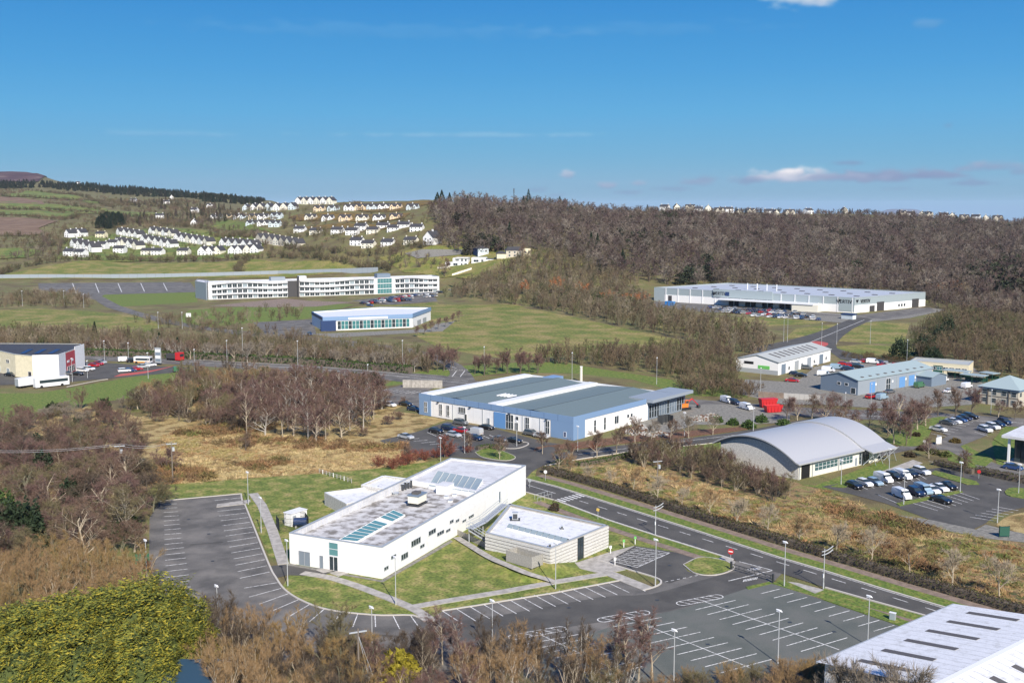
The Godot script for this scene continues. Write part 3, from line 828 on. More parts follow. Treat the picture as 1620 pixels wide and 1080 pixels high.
	patch("car_park", gs([555, 476, 700, 458, 720, 460, 790, 470, 760, 474, 700, 476, 620, 482]), 0.06, M.asphalt_old)
	patch("forecourt", gs([330, 484, 450, 472, 490, 476, 560, 478, 500, 485, 420, 486]), 0.06, M.pinkpath)
	patch("car_park", gs([400, 510, 495, 505, 500, 528, 470, 532, 420, 528]), 0.064, M.asphalt_old)
	patch("forecourt", gs([490, 528, 530, 534, 700, 524, 720, 508, 690, 512, 680, 520, 560, 526]), 0.062, M.gravel)
	var lp := patch("car_park", gs([-60, 612, 100, 605, 180, 598, 270, 590, 300, 582, 130, 572, 90, 590, 0, 590, -60, 590]), 0.06, M.asphalt)
	patch("entrance_strip", smooth(gs([180, 596, 230, 590, 275, 579, 240, 586, 190, 592]), 3), 0.12, M.red_surface, 0.06)
	kerb(gs([105, 612, 160, 601, 170, 600]), M.kerb)

# ---------- the other buildings ----------
func shell(o: Node, pts: Array, h: float, wall: Material, roof: Material, parapet := 0.35, cop: Material = null) -> void:
	# upright walls round a plan, a flat roof set below the parapet, copings
	for i in pts.size():
		var a: Vector3 = pts[i]
		var b: Vector3 = pts[(i + 1) % pts.size()]
		wall_run(o, "wall", lift(a, 0), lift(b, 0), 0.0, h, h, 0.25, wall)
		if cop: wall_run(o, "coping", lift(a, 0), lift(b, 0), h, h + 0.12, h + 0.12, 0.4, cop)
	var m := MB.new()
	m.prism(pts, h - parapet - 0.1, h - parapet)
	part(o, "flat_roof", m.mesh(), roof)

func face(o: Node3D, a: Vector3, b: Vector3) -> Dictionary:
	# helper to hang windows and panels on the wall from a to b: x along, y up, z out
	return {"o": o, "f": o.transform.affine_inverse() * frame(lift(a, 0), lift(b, 0)), "l": Vector2(a.x - b.x, a.z - b.z).length()}

func fwin(d: Dictionary, x0: float, x1: float, y0: float, y1: float, gl: Material, fm: Material, bars := 0, rails := 0, called := "window") -> void:
	var n: int = d.o.get_child_count()
	win(d.o, x0, x1, y0, y1, 0.01, gl, fm, bars, rails, 1.0, called)
	var w: Node3D = d.o.get_child(n)
	w.transform = d.f * w.transform

func fbox(d: Dictionary, called: String, x0: float, x1: float, y0: float, y1: float, z0: float, z1: float, mat_: Material) -> MeshInstance3D:
	return part(d.o, called, unit, mat_, d.f * Transform3D(Basis.from_scale(Vector3(x1 - x0, y1 - y0, z1 - z0)), Vector3((x0 + x1) / 2, (y0 + y1) / 2, (z0 + z1) / 2)))

func ftext(d: Dictionary, text: String, x: float, y: float, size: float, mat_: Material, z := 0.06) -> void:
	var t := TextMesh.new()
	t.text = text
	var fo := SystemFont.new()
	fo.font_names = PackedStringArray(["Droid Sans"])
	fo.font_weight = 700
	t.font = fo
	t.font_size = 64
	t.pixel_size = size / 46.0
	t.depth = 0.05
	part(d.o, "lettering", t, mat_, d.f * Transform3D(Basis(), Vector3(x, y, z)))

func gabled(o: Node, w: float, dep: float, eave: float, ridge: float, wall: Material, roof: Material, over := 0.35, thick := 0.18) -> void:
	# gable faces +z at z = 0 and -dep, ridge along z
	var m := MB.new()
	for z in [0.0, -dep]:
		m.quad(Vector3(0, 0, z), Vector3(0, eave, z), Vector3(w, eave, z), Vector3(w, 0, z))
		m.tri(Vector3(0, eave, z), Vector3(w / 2, ridge, z), Vector3(w, eave, z))
	m.quad(Vector3(0, 0, -dep), Vector3(0, eave, -dep), Vector3(0, eave, 0), Vector3(0, 0, 0))
	m.quad(Vector3(w, 0, 0), Vector3(w, eave, 0), Vector3(w, eave, -dep), Vector3(w, 0, -dep))
	part(o, "walls", m.mesh(), wall)
	var sl := (ridge - eave) / (w / 2)
	for s in [0, 1]:
		var r := MB.new()
		var x0 := -over if s == 0 else w + over
		var y0 := eave - over * sl + 0.05
		var a := Vector3(x0, y0, over)
		var b := Vector3(w / 2, ridge + 0.05, over)
		var c := Vector3(w / 2, ridge + 0.05, -dep - over)
		var d := Vector3(x0, y0, -dep - over)
		var up := Vector3(0, thick, 0)
		r.quad(a + up, b + up, c + up, d + up)
		r.quad(a, d, c, b)
		r.quad(a, b, b + up, a + up)
		r.quad(d, d + up, c + up, c)
		r.quad(a, a + up, d + up, d)
		part(o, "roof", r.mesh(), roof)

func build_blue_unit() -> void:
	var o := at_frame("industrial_unit", "white and blue industrial unit with two green grey roof bays", "industrial unit", g(664, 655), g(908, 697))
	var W := 55.5
	var D := 48.0
	var H := 6.2
	bx(o, "walls", Vector3(0, 0, -D), Vector3(W, H - 0.9, 0), M.render_white)
	# blue cladding: band along the eaves and panels round the corners
	bx(o, "fascia", Vector3(-0.15, H - 1.6, 0.0), Vector3(W + 0.15, H, 0.16), M.blue_panel)
	bx(o, "fascia", Vector3(W, H - 1.4, -34), Vector3(W + 0.16, H, -0.002), M.blue_panel)
	bx(o, "corner_panel", Vector3(-0.1, 0, 0.002), Vector3(4.6, H - 1.6, 0.14), M.blue_panel)
	bx(o, "corner_panel", Vector3(W - 7.2, 0, 0.002), Vector3(W + 0.14, H - 1.6, 0.14), M.blue_panel)
	bx(o, "corner_panel", Vector3(W + 0.002, 0, -5.0), Vector3(W + 0.14, H - 1.4, -0.004), M.blue_panel)
	bx(o, "rear_parapet", Vector3(0, H - 0.9, -D), Vector3(W, H - 0.1, -D + 0.3), M.white_metal)
	bx(o, "rear_panel", Vector3(9, H - 1.4, -D - 3.5), Vector3(13, H + 0.1, -D + 2.0), M.blue_panel)
	# two shallow roofs of standing-seam sheets between white gutters
	for q in [[2.6, 26.0], [29.0, W - 0.6]]:
		var n := 12
		for i in n:
			var x0: float = lerpf(q[0], q[1], float(i) / n)
			var x1: float = lerpf(q[0], q[1], (i + 0.97) / n)
			var mid: float = (q[0] + q[1]) / 2.0
			var hx := func(x: float) -> float: return H - 0.75 + 0.9 * (1.0 - absf(x - mid) / (q[1] - q[0]) * 2.0)
			var m := MB.new()
			m.quad(Vector3(x0, hx.call(x0), -0.3), Vector3(x0, hx.call(x0), -D + 0.4), Vector3(x1, hx.call(x1), -D + 0.4), Vector3(x1, hx.call(x1), -0.3))
			m.quad(Vector3(x1, hx.call(x1) - 0.08, -0.3), Vector3(x1, hx.call(x1) - 0.08, -D + 0.4), Vector3(x1, hx.call(x1), -D + 0.4), Vector3(x1, hx.call(x1), -0.3))
			part(o, "roof_sheet", m.mesh(), M.roof_green)
		bx(o, "ridge_seam", Vector3((q[0] + q[1]) / 2 - 0.1, H + 0.12, -D + 0.4), Vector3((q[0] + q[1]) / 2 + 0.1, H + 0.2, -0.3), M.roof_seam)
	bx(o, "gutter", Vector3(0.1, H - 0.9, -D + 0.3), Vector3(2.6, H + 0.05, -0.4), M.white_metal)
	bx(o, "gutter", Vector3(26.0, H - 0.9, -D + 0.3), Vector3(29.0, H + 0.12, -0.4), M.white_metal)
	for i in 4:
		bx(o, "rooflight", Vector3(19.5 + i * 1.3, H - 0.2, -15.5), Vector3(19.8 + i * 1.3, H + 0.12, -11.5), M.white_metal)
	var d := face(o, o.position, o.transform * Vector3(W, 0, 0))
	d.f = Transform3D(Basis(), Vector3(0, 0, 0.14))
	for x in [2.6, 8.6, 11.4]: fwin(d, x - 0.6, x + 0.6, 0.9, 4.0, M.glass, M.white_metal, 1, 1)
	fwin(d, 15.5, 18.2, 2.4, 4.1, M.glass, M.white_metal, 3, 0)
	fwin(d, 17.8, 18.7, 0.1, 2.3, M.glass, M.white_metal, 0, 0, "door")
	fwin(d, 26.2, 27.2, 0.1, 2.3, M.door_grey, M.white_metal, 0, 0, "door")
	bx(o, "loading_door", Vector3(28.6, 0, 0.1), Vector3(32.8, 4.3, 0.2), M.blue_door)
	fwin(d, 32.9, 35.6, 0.2, 4.2, M.glass, M.white_metal, 2, 1)
	fwin(d, 36.4, 37.4, 2.9, 4.0, M.glass, M.white_metal)
	fwin(d, 36.2, 37.3, 0.1, 2.3, M.glass, M.white_metal, 0, 0, "door")
	for x in [40.4, 47.2]: fwin(d, x - 0.7, x + 0.7, 0.6, 4.2, M.glass, M.white_metal, 1, 1)
	fwin(d, 52.6, 53.4, 0.6, 2.0, M.navy, M.white_metal)
	for i in 11: bx(o, "panel_joint", Vector3(4.6 + i * 4.6, H - 1.6, 0.16), Vector3(4.66 + i * 4.6, H, 0.175), M.navy)
	for i in 14:
		if i != 8: bx(o, "panel_joint", Vector3(5.6 + i * 3.05, 0.2, 0.0), Vector3(5.64 + i * 3.05, H - 1.6, 0.015), M.seam)
	for x in [13.2, 24.4, 38.6, 44.6]: bx(o, "downpipe", Vector3(x, 0, 0.02), Vector3(x + 0.12, H - 1.6, 0.16), M.grey_metal)
	for i in 6: bx(o, "panel_joint", Vector3(W, 0.2, -7.0 - i * 4.5), Vector3(W + 0.015, H - 1.4, -6.95 - i * 4.5), M.seam)
	for x in [7.2, 19.5, 33.8, 46.5]: bx(o, "wall_light", Vector3(x, 4.35, 0.14), Vector3(x + 0.7, 4.5, 0.5), M.dark_steel)
	var e := {"o": o, "f": Transform3D(Basis(Vector3(0, 0, -1), Vector3.UP, Vector3(1, 0, 0)), Vector3(W, 0, 0)), "l": D}
	for x in [9.5, 14.0]: fwin(e, x - 0.5, x + 0.5, 0.6, 4.0, M.glass, M.white_metal, 0, 1)
	fwin(e, 18.5, 20.5, 1.4, 3.6, M.glass, M.white_metal, 1, 0)
	fwin(e, 24.5, 25.6, 2.2, 3.2, M.glass, M.white_metal)
	fwin(e, 26.2, 27.3, 2.2, 3.2, M.glass, M.white_metal)
	# grey glazed end with a wide canopy
	bx(o, "end_block", Vector3(W - 4, 0, -D - 7), Vector3(W + 0.05, H - 1.4, -35), M.blue_grey)
	var can := bx(o, "canopy", Vector3(W - 6, H - 1.0, -D - 8), Vector3(W + 2.2, H - 0.1, -34.2), M.blue_grey_light)
	for i in 14:
		fwin(e, 35.6 + i * 1.35, 36.7 + i * 1.35, 0.4, 4.2, M.glass, M.grey_metal, 0, 1)
	# ---- rubble yard beside it ----
	var rb := RandomNumberGenerator.new()
	rb.seed = 5
	for q in [[1012, 684, 4.2, 2.4, "tall heap of pinkish rubble beside the blue unit's grey end"], [1035, 688, 3.6, 1.4, "low rubble heap nearest the road before the grey end"], [1108, 664, 3.0, 1.3, "brown rubble heap beside the orange digger"], [1125, 660, 2.4, 1.1, "small rubble heap between the digger and the vans"]]:
		var hp := thing("rubble_heap", q[4], "rubble heap", g(q[0], q[1]))
		for mt in [M.concrete_wall, M.bark_chip, M.gravel]:
			var m := MB.new()
			for k in 90:
				var a := rb.randf() * TAU
				var rr: float = sqrt(rb.randf()) * q[2]
				var y: float = q[3] * (1.0 - rr / q[2]) * rb.randf_range(0.6, 1.0)
				var s := rb.randf_range(0.15, 0.5)
				m.box(Vector3(-s, -s * 0.4, -s * 0.6), Vector3(s, s * 0.4, s * 0.6), Transform3D(Basis.from_euler(Vector3(rb.randf() * 3, rb.randf() * 3, rb.randf() * 3)), Vector3(cos(a) * rr, y, sin(a) * rr)))
			var rp := part(hp, "rubble", m.mesh(), mt)
			rp.set_meta("kind", "stuff")
	var sk := at_frame("waste_bay", "dark open waste bay standing in the rubble yard", "waste bay", g(1048, 672), g(1072, 669))
	for x in [0.0, 1.2, 2.4, 3.6]: bx(sk, "post", Vector3(x, 0, -0.1), Vector3(x + 0.12, 2.4, 0.1), M.dark_steel)
	bx(sk, "back_panel", Vector3(0, 0, -2.2), Vector3(3.7, 2.3, -2.1), M.dark_steel)
	bx(sk, "side_panel", Vector3(0, 0, -2.1), Vector3(0.08, 2.3, -0.1), M.dark_steel)
	bx(sk, "side_panel", Vector3(3.62, 0, -2.1), Vector3(3.7, 2.3, -0.1), M.dark_steel)
	var dg := at_frame("digger", "orange tracked digger with its arm lowered in the rubble yard", "digger", g(1078, 650), g(1118, 646))
	for z in [0.0, -2.0]:
		var t := MB.new()
		t.prism([Vector3(0, 0, z), Vector3(3.6, 0, z), Vector3(3.6, 0, z - 0.6), Vector3(0, 0, z - 0.6)], 0.05, 0.8)
		part(dg, "track", t.mesh(), M.tyre)
	bx(dg, "body", Vector3(-0.2, 0.9, -2.5), Vector3(2.6, 2.0, -0.1), M.orange)
	bx(dg, "cab", Vector3(1.6, 2.0, -1.0), Vector3(2.8, 3.0, -0.1), M.orange)
	bx(dg, "cab_window", Vector3(1.7, 2.1, -0.12), Vector3(2.7, 2.85, -0.06), M.glass)
	var am := MB.new()
	am.tube(Vector3(2.4, 1.7, -1.6), Vector3(5.0, 3.0, -1.6), 0.28, 0.22, 4)
	am.tube(Vector3(5.0, 3.0, -1.6), Vector3(7.2, 1.0, -1.6), 0.2, 0.15, 4)
	part(dg, "arm", am.mesh(), M.red)
	bx(dg, "bucket", Vector3(6.9, 0.2, -2.1), Vector3(7.7, 1.0, -1.1), M.dark_steel)
	for i in 2:
		var p := [g(1205, 646), g(1213, 654)]
		var s := at_frame("waste_skip", ["red covered waste skip behind the other red skip", "red open waste skip at the road edge"][i], "skip", p[i], p[i] + (g(1232, 653) - g(1213, 654)))
		var m := MB.new()
		var hh: float = [2.6, 2.2][i]
		var lo := [Vector3(0.5, 0.2, -0.3), Vector3(4.8, 0.2, -0.3), Vector3(4.8, 0.2, -2.0), Vector3(0.5, 0.2, -2.0)]
		var hi := [Vector3(0, hh, 0), Vector3(5.4, hh, 0), Vector3(5.4, hh, -2.3), Vector3(0, hh, -2.3)]
		for k in 4: m.quad(lo[k], hi[k], hi[(k + 1) % 4], lo[(k + 1) % 4])
		m.quad(lo[0], lo[1], lo[2], lo[3])
		part(s, "container", m.mesh(), M.red)
		for k in 5: bx(s, "rib", Vector3(0.6 + k * 1.05, 0.4, -0.2), Vector3(0.75 + k * 1.05, hh, 0.06), M.red)
		bx(s, "rim", Vector3(-0.1, hh, -0.08), Vector3(5.5, hh + 0.12, 0.08), M.red)
		if i == 0: bx(s, "lid", Vector3(0, hh + 0.02, -2.3), Vector3(5.4, hh + 0.16, -0.1), M.red)

func build_hall() -> void:
	var A := g(1140, 733)
	var B := g(1263, 759)
	var o := at_frame("curved_roof_hall", "hall with a curved grey metal roof and cream front wall", "hall", A, B)
	var W := A.distance_to(B)
	var C := g(1390, 729)
	var L := B.distance_to(C)
	var dir := (C - B).normalized()
	dir = o.transform.basis.inverse() * dir     # axis of the vault in the hall's own axes
	var el := 4.6
	var er := 4.0
	var pk := 7.6
	var arch := func(t: float, raise: float) -> Vector3:      # across the vault, t from -0.06 to 1.04
		if t > 1.0: return Vector3(t * W, er - (t - 1.0) * W * 0.32 + raise, 0.0)
		var base := lerpf(el, er, t)
		return Vector3(t * W, base + (pk - 3.85) * (1.0 - pow(absf(t - 0.46) / 0.54, 2.0)) + raise, 0.0)
	var n := 22
	for z in [0.0, 1.0]:
		var gable := MB.new()
		for i in n:
			var a: Vector3 = arch.call(float(i) / n, -0.1)
			var b: Vector3 = arch.call(float(i + 1) / n, -0.1)
			var s: Vector3 = dir * L * z
			gable.quad(Vector3(a.x, 0, 0) + s, a + s, b + s, Vector3(b.x, 0, 0) + s)
		part(o, "gable_wall", gable.mesh(), M.stone)
	var sd := MB.new()
	sd.quad(Vector3(0, 0, 0), Vector3(0, el, 0), Vector3(0, el, 0) + dir * L, dir * L)
	part(o, "side_wall", sd.mesh(), M.concrete)
	# cream front wall between steel posts
	var r0 := Vector3(W, 0, 0)
	var fb := Basis(dir, Vector3.UP, dir.cross(Vector3.UP))
	var d := {"o": o, "f": Transform3D(fb, r0), "l": L}
	fbox(d, "front_wall", 0, L * 0.78, 0.0, er - 0.05, -0.3, 0.0, M.pale_cream)
	fbox(d, "front_wall", L * 0.88, L, 0.0, er + 0.4, -0.5, -0.2, M.pale_cream)
	fbox(d, "roller_door", 1.0, 4.0, 0.0, 3.2, -0.05, 0.03, M.black)
	fwin(d, 5.6, 14.0, 1.1, 2.8, M.glass_dusk, M.white_metal, 5, 1)
	fwin(d, 14.6, 19.6, 1.1, 2.8, M.glass_dusk, M.white_metal, 3, 1)
	fwin(d, 20.4, 21.3, 0.05, 2.1, M.door_grey, M.white_metal, 0, 0, "door")
	fwin(d, L * 0.74, L * 0.775, 0.3, 3.0, M.glass, M.grey_metal, 0, 2)
	fwin(d, L * 0.79, L * 0.87, 0.1, 3.2, M.glass, M.dark_steel, 1, 1, "entrance_door")
	for x in [0.2, 4.8, 14.3, L * 0.77]: fbox(d, "post", x - 0.1, x + 0.1, 0, er, 0.0, 0.2, M.grey_metal)
	# roof sheets, main vault and the raised porch vault
	var vault := func(z0: float, z1: float, raise: float, over: float) -> void:
		var k := 26
		for i in k:
			var t0 := lerpf(-0.07, 1.0 + over, float(i) / k)
			var t1 := lerpf(-0.07, 1.0 + over, float(i + 1) / k)
			var a: Vector3 = arch.call(t0, raise)
			var b: Vector3 = arch.call(t1, raise)
			var m := MB.new()
			var p: Vector3 = dir * z0
			var q: Vector3 = dir * z1
			m.quad(a + p, a + q, b + q, b + p)
			var dn := Vector3(0, -0.3, 0)
			m.quad(a + p, b + p, b + p + dn, a + p + dn)
			m.quad(b + q, a + q, a + q + dn, b + q + dn)
			m.quad(a + p + dn, b + p + dn, b + q + dn, a + q + dn)
			if i == k - 1: m.quad(b + p, b + q, b + q + dn, b + p + dn)
			part(o, "roof_sheet", m.mesh(), M.roof_arch)
	vault.call(-1.2, L * 0.76, 0.15, 0.05)
	vault.call(L * 0.76, L * 1.08, 0.5, 0.15)
	var ed := MB.new()
	for i in n:      # dark soffit band under the verge
		var a: Vector3 = arch.call(float(i) / n, -0.12) - dir * 0.06
		var b: Vector3 = arch.call(float(i + 1) / n, -0.12) - dir * 0.06
		ed.quad(a - Vector3(0, 0.8, 0), a, b, b - Vector3(0, 0.8, 0))
	part(o, "verge_band", ed.mesh(), M.blue_grey)
	var ea: Vector3 = arch.call(1.05, 0.0)
	# raking struts of the porch
	for i in 4:
		var m := MB.new()
		var z := L * (0.8 + 0.09 * i)
		var tp: Vector3 = arch.call(1.13, 0.3)
		m.tube(Vector3(W + 0.6, 0.1, 0) + dir * (z - 1.0), tp + dir * (z + 1.5), 0.09, 0.09, 5)
		m.tube(Vector3(W + 2.6, 0.1, 0) + dir * (z + 1.0), tp + dir * (z - 1.0), 0.09, 0.09, 5)
		part(o, "strut", m.mesh(), M.grey_metal)

func build_front_shed() -> void:
	var p0 := g(1300, 1047, 6.0)
	var p1 := g(1511, 957, 6.0)
	var o := at_frame("warehouse", "white metal roofed warehouse with dark rooflight strips at the lower corner", "warehouse", p0, p1)
	var L := 30.0
	var half := 14.5
	bx(o, "walls", Vector3(0.3, 0, 0.3), Vector3(L - 0.3, 5.9, half * 2 - 0.3), M.render_white)
	var n := 20
	for s in 2:
		for i in n:
			var x0 := -0.4 + (L + 0.8) * i / n
			var x1 := -0.4 + (L + 0.8) * (i + 0.975) / n
			var z0 := -0.3 if s == 0 else half * 2 + 0.3
			var m := MB.new()
			m.quad(Vector3(x0, 6.0, z0), Vector3(x0, 8.2, half), Vector3(x1, 8.2, half), Vector3(x1, 6.0, z0))
			m.quad(Vector3(x1, 5.95, z0), Vector3(x1, 8.15, half), Vector3(x1 + 0.03, 8.15, half), Vector3(x1 + 0.03, 5.95, z0))
			part(o, "roof_sheet", m.mesh(), M.roof_white)
	for i in 6:
		for s in 2:
			var x := 2.4 + i * 4.9
			var m := MB.new()
			var za := 3.2 if s == 0 else half * 2 - 5.0
			var zb := 10.0 if s == 0 else half * 2 - 12.2
			var ya := 6.0 + 2.2 * (3.5 if s == 0 else 5.3) / (half + 0.3) + 0.05
			var yb := 6.0 + 2.2 * (10.3 if s == 0 else 12.5) / (half + 0.3) + 0.05
			m.quad(Vector3(x, ya, za), Vector3(x, yb, zb), Vector3(x + 1.0, yb, zb), Vector3(x + 1.0, ya, za))
			part(o, "rooflight_strip", m.mesh(), M.slate_brown)
	bx(o, "ridge_cap", Vector3(-0.4, 8.17, half - 0.35), Vector3(L + 0.4, 8.3, half + 0.35), M.white_metal)
	bx(o, "gutter", Vector3(-0.4, 5.8, -0.5), Vector3(L + 0.4, 6.0, -0.3), M.grey_metal)
	# house roof at lower left
	var h := at_frame("house", "small house with a dark blue slate roof under the golden hedge", "house", g(268, 1042, 5.6), g(349, 1042, 5.6))
	bx(h, "walls", Vector3(0.4, 0, -3.6), Vector3(5.6, 3.9, 3.6), M.peach)
	for s in [-1.0, 1.0]:
		var m := MB.new()
		m.quad(Vector3(0, 5.6, 0), Vector3(6.2, 5.6, 0), Vector3(6.2, 3.7, s * 4.0), Vector3(0, 3.7, s * 4.0))
		m.quad(Vector3(0, 5.45, 0), Vector3(6.2, 5.45, 0), Vector3(6.2, 3.55, s * 4.0), Vector3(0, 3.55, s * 4.0))
		part(h, "roof_slope", m.mesh(), M.slate_blue)
		var v := MB.new()
		v.quad(Vector3(6.22, 5.68, 0), Vector3(6.22, 5.35, 0), Vector3(6.22, 3.45, s * 4.0), Vector3(6.22, 3.78, s * 4.0))
		part(h, "barge_board", v.mesh(), M.white)

func build_workshops() -> void:
	# white workshop
	var A := g(1165, 567, 4.6)
	var B := g(1232, 573.5, 4.6)
	var C := g(1281, 550, 4.6)
	var o := at_frame("workshop", "white gabled workshop with slotted rooflights and parked cars along its side", "workshop", A, B)
	var W := lift(A, 0).distance_to(lift(B, 0))
	var D := 46.0
	gabled(o, W, D, 4.6, 6.6, M.white, M.roof_sheet)
	var d := {"o": o, "f": Transform3D(Basis(), Vector3(0, 0, 0)), "l": W}
	fbox(d, "sign_board", W * 0.2, W * 0.42, 3.2, 4.1, 0.02, 0.1, M.black)
	fbox(d, "sign_board", W * 0.53, W * 0.8, 1.8, 3.0, 0.02, 0.1, M.sign_green)
	fbox(d, "lower_panel", 0.1, W - 0.1, 0.0, 1.6, 0.01, 0.06, M.grey_metal)
	var e := {"o": o, "f": Transform3D(Basis(Vector3(0, 0, -1), Vector3.UP, Vector3(1, 0, 0)), Vector3(W, 0, 0)), "l": D}
	for i in 4:
		fbox(e, "roller_door", 2.5 + i * 11.0, 6.0 + i * 11.0, 0, 3.6, 0.01, 0.06, [M.blue_grey, M.grey_metal, M.blue_grey_light, M.blue_grey][i])
		fwin(e, 8.0 + i * 11.0, 9.6 + i * 11.0, 1.0, 2.3, M.glass, M.white_metal, 1, 0)
	for i in 9:
		var m := MB.new()
		var z := -6.0 - i * 4.0
		var sl := 2.0 / (W / 2)
		var f := func(x: float) -> float: return 6.6 - (x - W / 2) * sl + 0.28
		m.quad(Vector3(W * 0.58, f.call(W * 0.58), z), Vector3(W * 0.58, f.call(W * 0.58), z - 1.4), Vector3(W * 0.86, f.call(W * 0.86), z - 1.4), Vector3(W * 0.86, f.call(W * 0.86), z))
		part(o, "rooflight", m.mesh(), M.slate_brown)
	# grey workshop
	A = g(1296, 602, 4.8)
	B = g(1358, 602, 4.8)
	C = g(1475.5, 582, 4.8)
	o = at_frame("workshop", "blue grey gabled workshop with light blue roller doors", "workshop", B, C)
	D = lift(B, 0).distance_to(lift(C, 0))
	var wd := maxf(14.0, lift(A, 0).distance_to(lift(B, 0)) * 0.72)
	var hold := Node3D.new()
	hold.name = "shell"
	# ridge runs along x here: turn the gabled shell
	o.add_child(hold)
	hold.transform = Transform3D(Basis(Vector3(0, 0, -1), Vector3.UP, Vector3(1, 0, 0)), Vector3(D, 0, 0))
	gabled(hold, wd, D, 4.8, 6.6, M.blue_grey, M.roof_sheet_blue)
	for c in hold.get_children():
		var x: Transform3D = hold.transform * c.transform
		hold.remove_child(c)
		o.add_child(c, true)
		c.transform = x
	hold.free()
	var f2 := {"o": o, "f": Transform3D(Basis(), Vector3(0, 0, 0)), "l": D}
	fbox(f2, "wall_panel", 0.05, D - 0.05, 0, 4.7, 0.0, 0.05, M.blue_grey_light)
	for q in [[0.15, 0.2], [0.54, 0.6], [0.67, 0.73], [0.77, 0.83]]:
		fbox(f2, "roller_door", D * q[0], D * q[1] + 0.8, 0, 3.6, 0.05, 0.1, M.blue_door)
	fwin({"o": o, "f": Transform3D(Basis(), Vector3(0, 0, 0.05)), "l": D}, D * 0.36, D * 0.42, 0.1, 3.9, M.glass, M.white_metal, 1, 1)
	for q in [0.22, 0.44, 0.62, 0.75, 0.86]: fbox(f2, "sign_board", D * q, D * q + 0.7, 2.3, 3.0, 0.05, 0.14, M.white)
	for q in [0.25, 0.5, 0.64, 0.88]: fbox(f2, "downpipe", D * q, D * q + 0.12, 0, 4.6, 0.05, 0.18, M.grey_metal)
	var gx := {"o": o, "f": Transform3D(Basis(Vector3(0, 0, 1), Vector3.UP, Vector3(-1, 0, 0)), Vector3(0, 0, -wd)), "l": wd}
	fwin(gx, wd * 0.82, wd * 0.95, 0.3, 2.3, M.glass, M.white_metal)
	fwin(gx, wd * 0.45, wd * 0.55, 2.6, 3.6, M.glass, M.white_metal)
	fwin(gx, wd * 0.65, wd * 0.75, 2.6, 3.6, M.glass, M.white_metal)
	for i in 9:
		bx(o, "rooflight", Vector3(D * (0.08 + i * 0.1), 5.2, -1.8), Vector3(D * (0.08 + i * 0.1) + 1.2, 5.5, -0.9), M.slate_brown)
	# lower shed and cream block behind
	var s1 := at_frame("shed", "low grey shed at the end of the blue grey workshop", "shed", g(1474, 612), g(1512, 605))
	gabled(s1, 9.0, 10.0, 3.2, 4.3, M.blue_grey, M.roof_sheet_blue)
	var cb := thing("office_building", "long low cream office block behind the blue grey workshop", "office building")
	var P := [g(1441, 570, 4.2), g(1534, 577.5, 4.2), g(1541, 571, 4.2), g(1450, 565, 4.2)]
	shell(cb, P, 4.2, M.cream, M.roof_sheet, 0.2, M.grey_metal)
	var cf := face(cb, P[0], P[1])
	for i in 9:
		fwin(cf, cf.l * (0.04 + i * 0.105), cf.l * (0.04 + i * 0.105) + 1.8, 1.6, 2.8, M.glass if i != 4 else M.glass_green, M.white_metal, 1, 0)
	fbox(cf, "green_panel", cf.l * 0.4, cf.l * 0.56, 0.2, 3.2, 0.0, 0.04, M.fence_green)
	for i in 3:
		var q: Array = [[1492, 597, 1530, 601], [1520, 604, 1556, 608], [1550, 601, 1570, 604]][i]
		var sh := at_frame("open_shelter", "open sided green shelter, %s right of the grey shed" % ORD[i], "shelter", g(q[0], q[1]), g(q[2], q[3]))
		var l := g(q[0], q[1]).distance_to(g(q[2], q[3]))
		bx(sh, "roof", Vector3(-0.3, 2.6, -4.2), Vector3(l + 0.3, 2.8, 0.3), M.roof_sheet_blue)
		for x in [0.1, l / 2, l - 0.1]:
			bx(sh, "post", Vector3(x - 0.07, 0, -0.2), Vector3(x + 0.07, 2.6, -0.06), M.fence_green)
			bx(sh, "post", Vector3(x - 0.07, 0, -4.0), Vector3(x + 0.07, 2.6, -3.86), M.fence_green)
		bx(sh, "back_panel", Vector3(0, 0.3, -4.05), Vector3(l, 1.6, -4.0), M.fence_green)
	# hip-roofed office
	var E := g(1548, 610, 5.4)
	var G2 := g(1614, 618, 5.4)
	var hp := at_frame("office_building", "two storey office with a pale green hipped roof at the right edge", "office building", E, G2)
	var w := lift(E, 0).distance_to(lift(G2, 0))
	var dp := 15.0
	bx(hp, "walls", Vector3(0.5, 0, -dp + 0.5), Vector3(w - 0.5, 5.4, -0.5), M.beige_stone)
	var band := bx(hp, "eaves_band", Vector3(0.1, 4.9, -dp + 0.1), Vector3(w - 0.1, 5.45, -0.1), M.blue_panel)
	var ap := Vector3(w * 0.5, 8.6, -dp / 2)
	var cs := [Vector3(-0.3, 5.4, 0.3), Vector3(w + 0.3, 5.4, 0.3), Vector3(w + 0.3, 5.4, -dp - 0.3), Vector3(-0.3, 5.4, -dp - 0.3)]
	for i in 4:
		var m := MB.new()
		m.tri(cs[i], ap, cs[(i + 1) % 4])
		part(hp, "roof_slope", m.mesh(), M.roof_sheet_blue)
	var hf := {"o": hp, "f": Transform3D(Basis(), Vector3(0, 0, -0.5)), "l": w}
	var hs := {"o": hp, "f": Transform3D(Basis(Vector3(0, 0, -1), Vector3.UP, Vector3(1, 0, 0)), Vector3(w - 0.5, 0, 0)), "l": dp}
	fbox(hf, "floor_band", 0.5, w - 0.5, 2.55, 2.8, 0.0, 0.06, M.slate_brown)
	for i in 4:
		for y in [0.8, 3.2]:
			fwin(hf, 1.2 + i * w * 0.235, 2.6 + i * w * 0.235, y, y + 1.3, M.glass, M.grey_metal, 0, 1)
			fwin(hs, 1.4 + i * 3.4, 2.8 + i * 3.4, y, y + 1.3, M.glass, M.grey_metal, 0, 1)
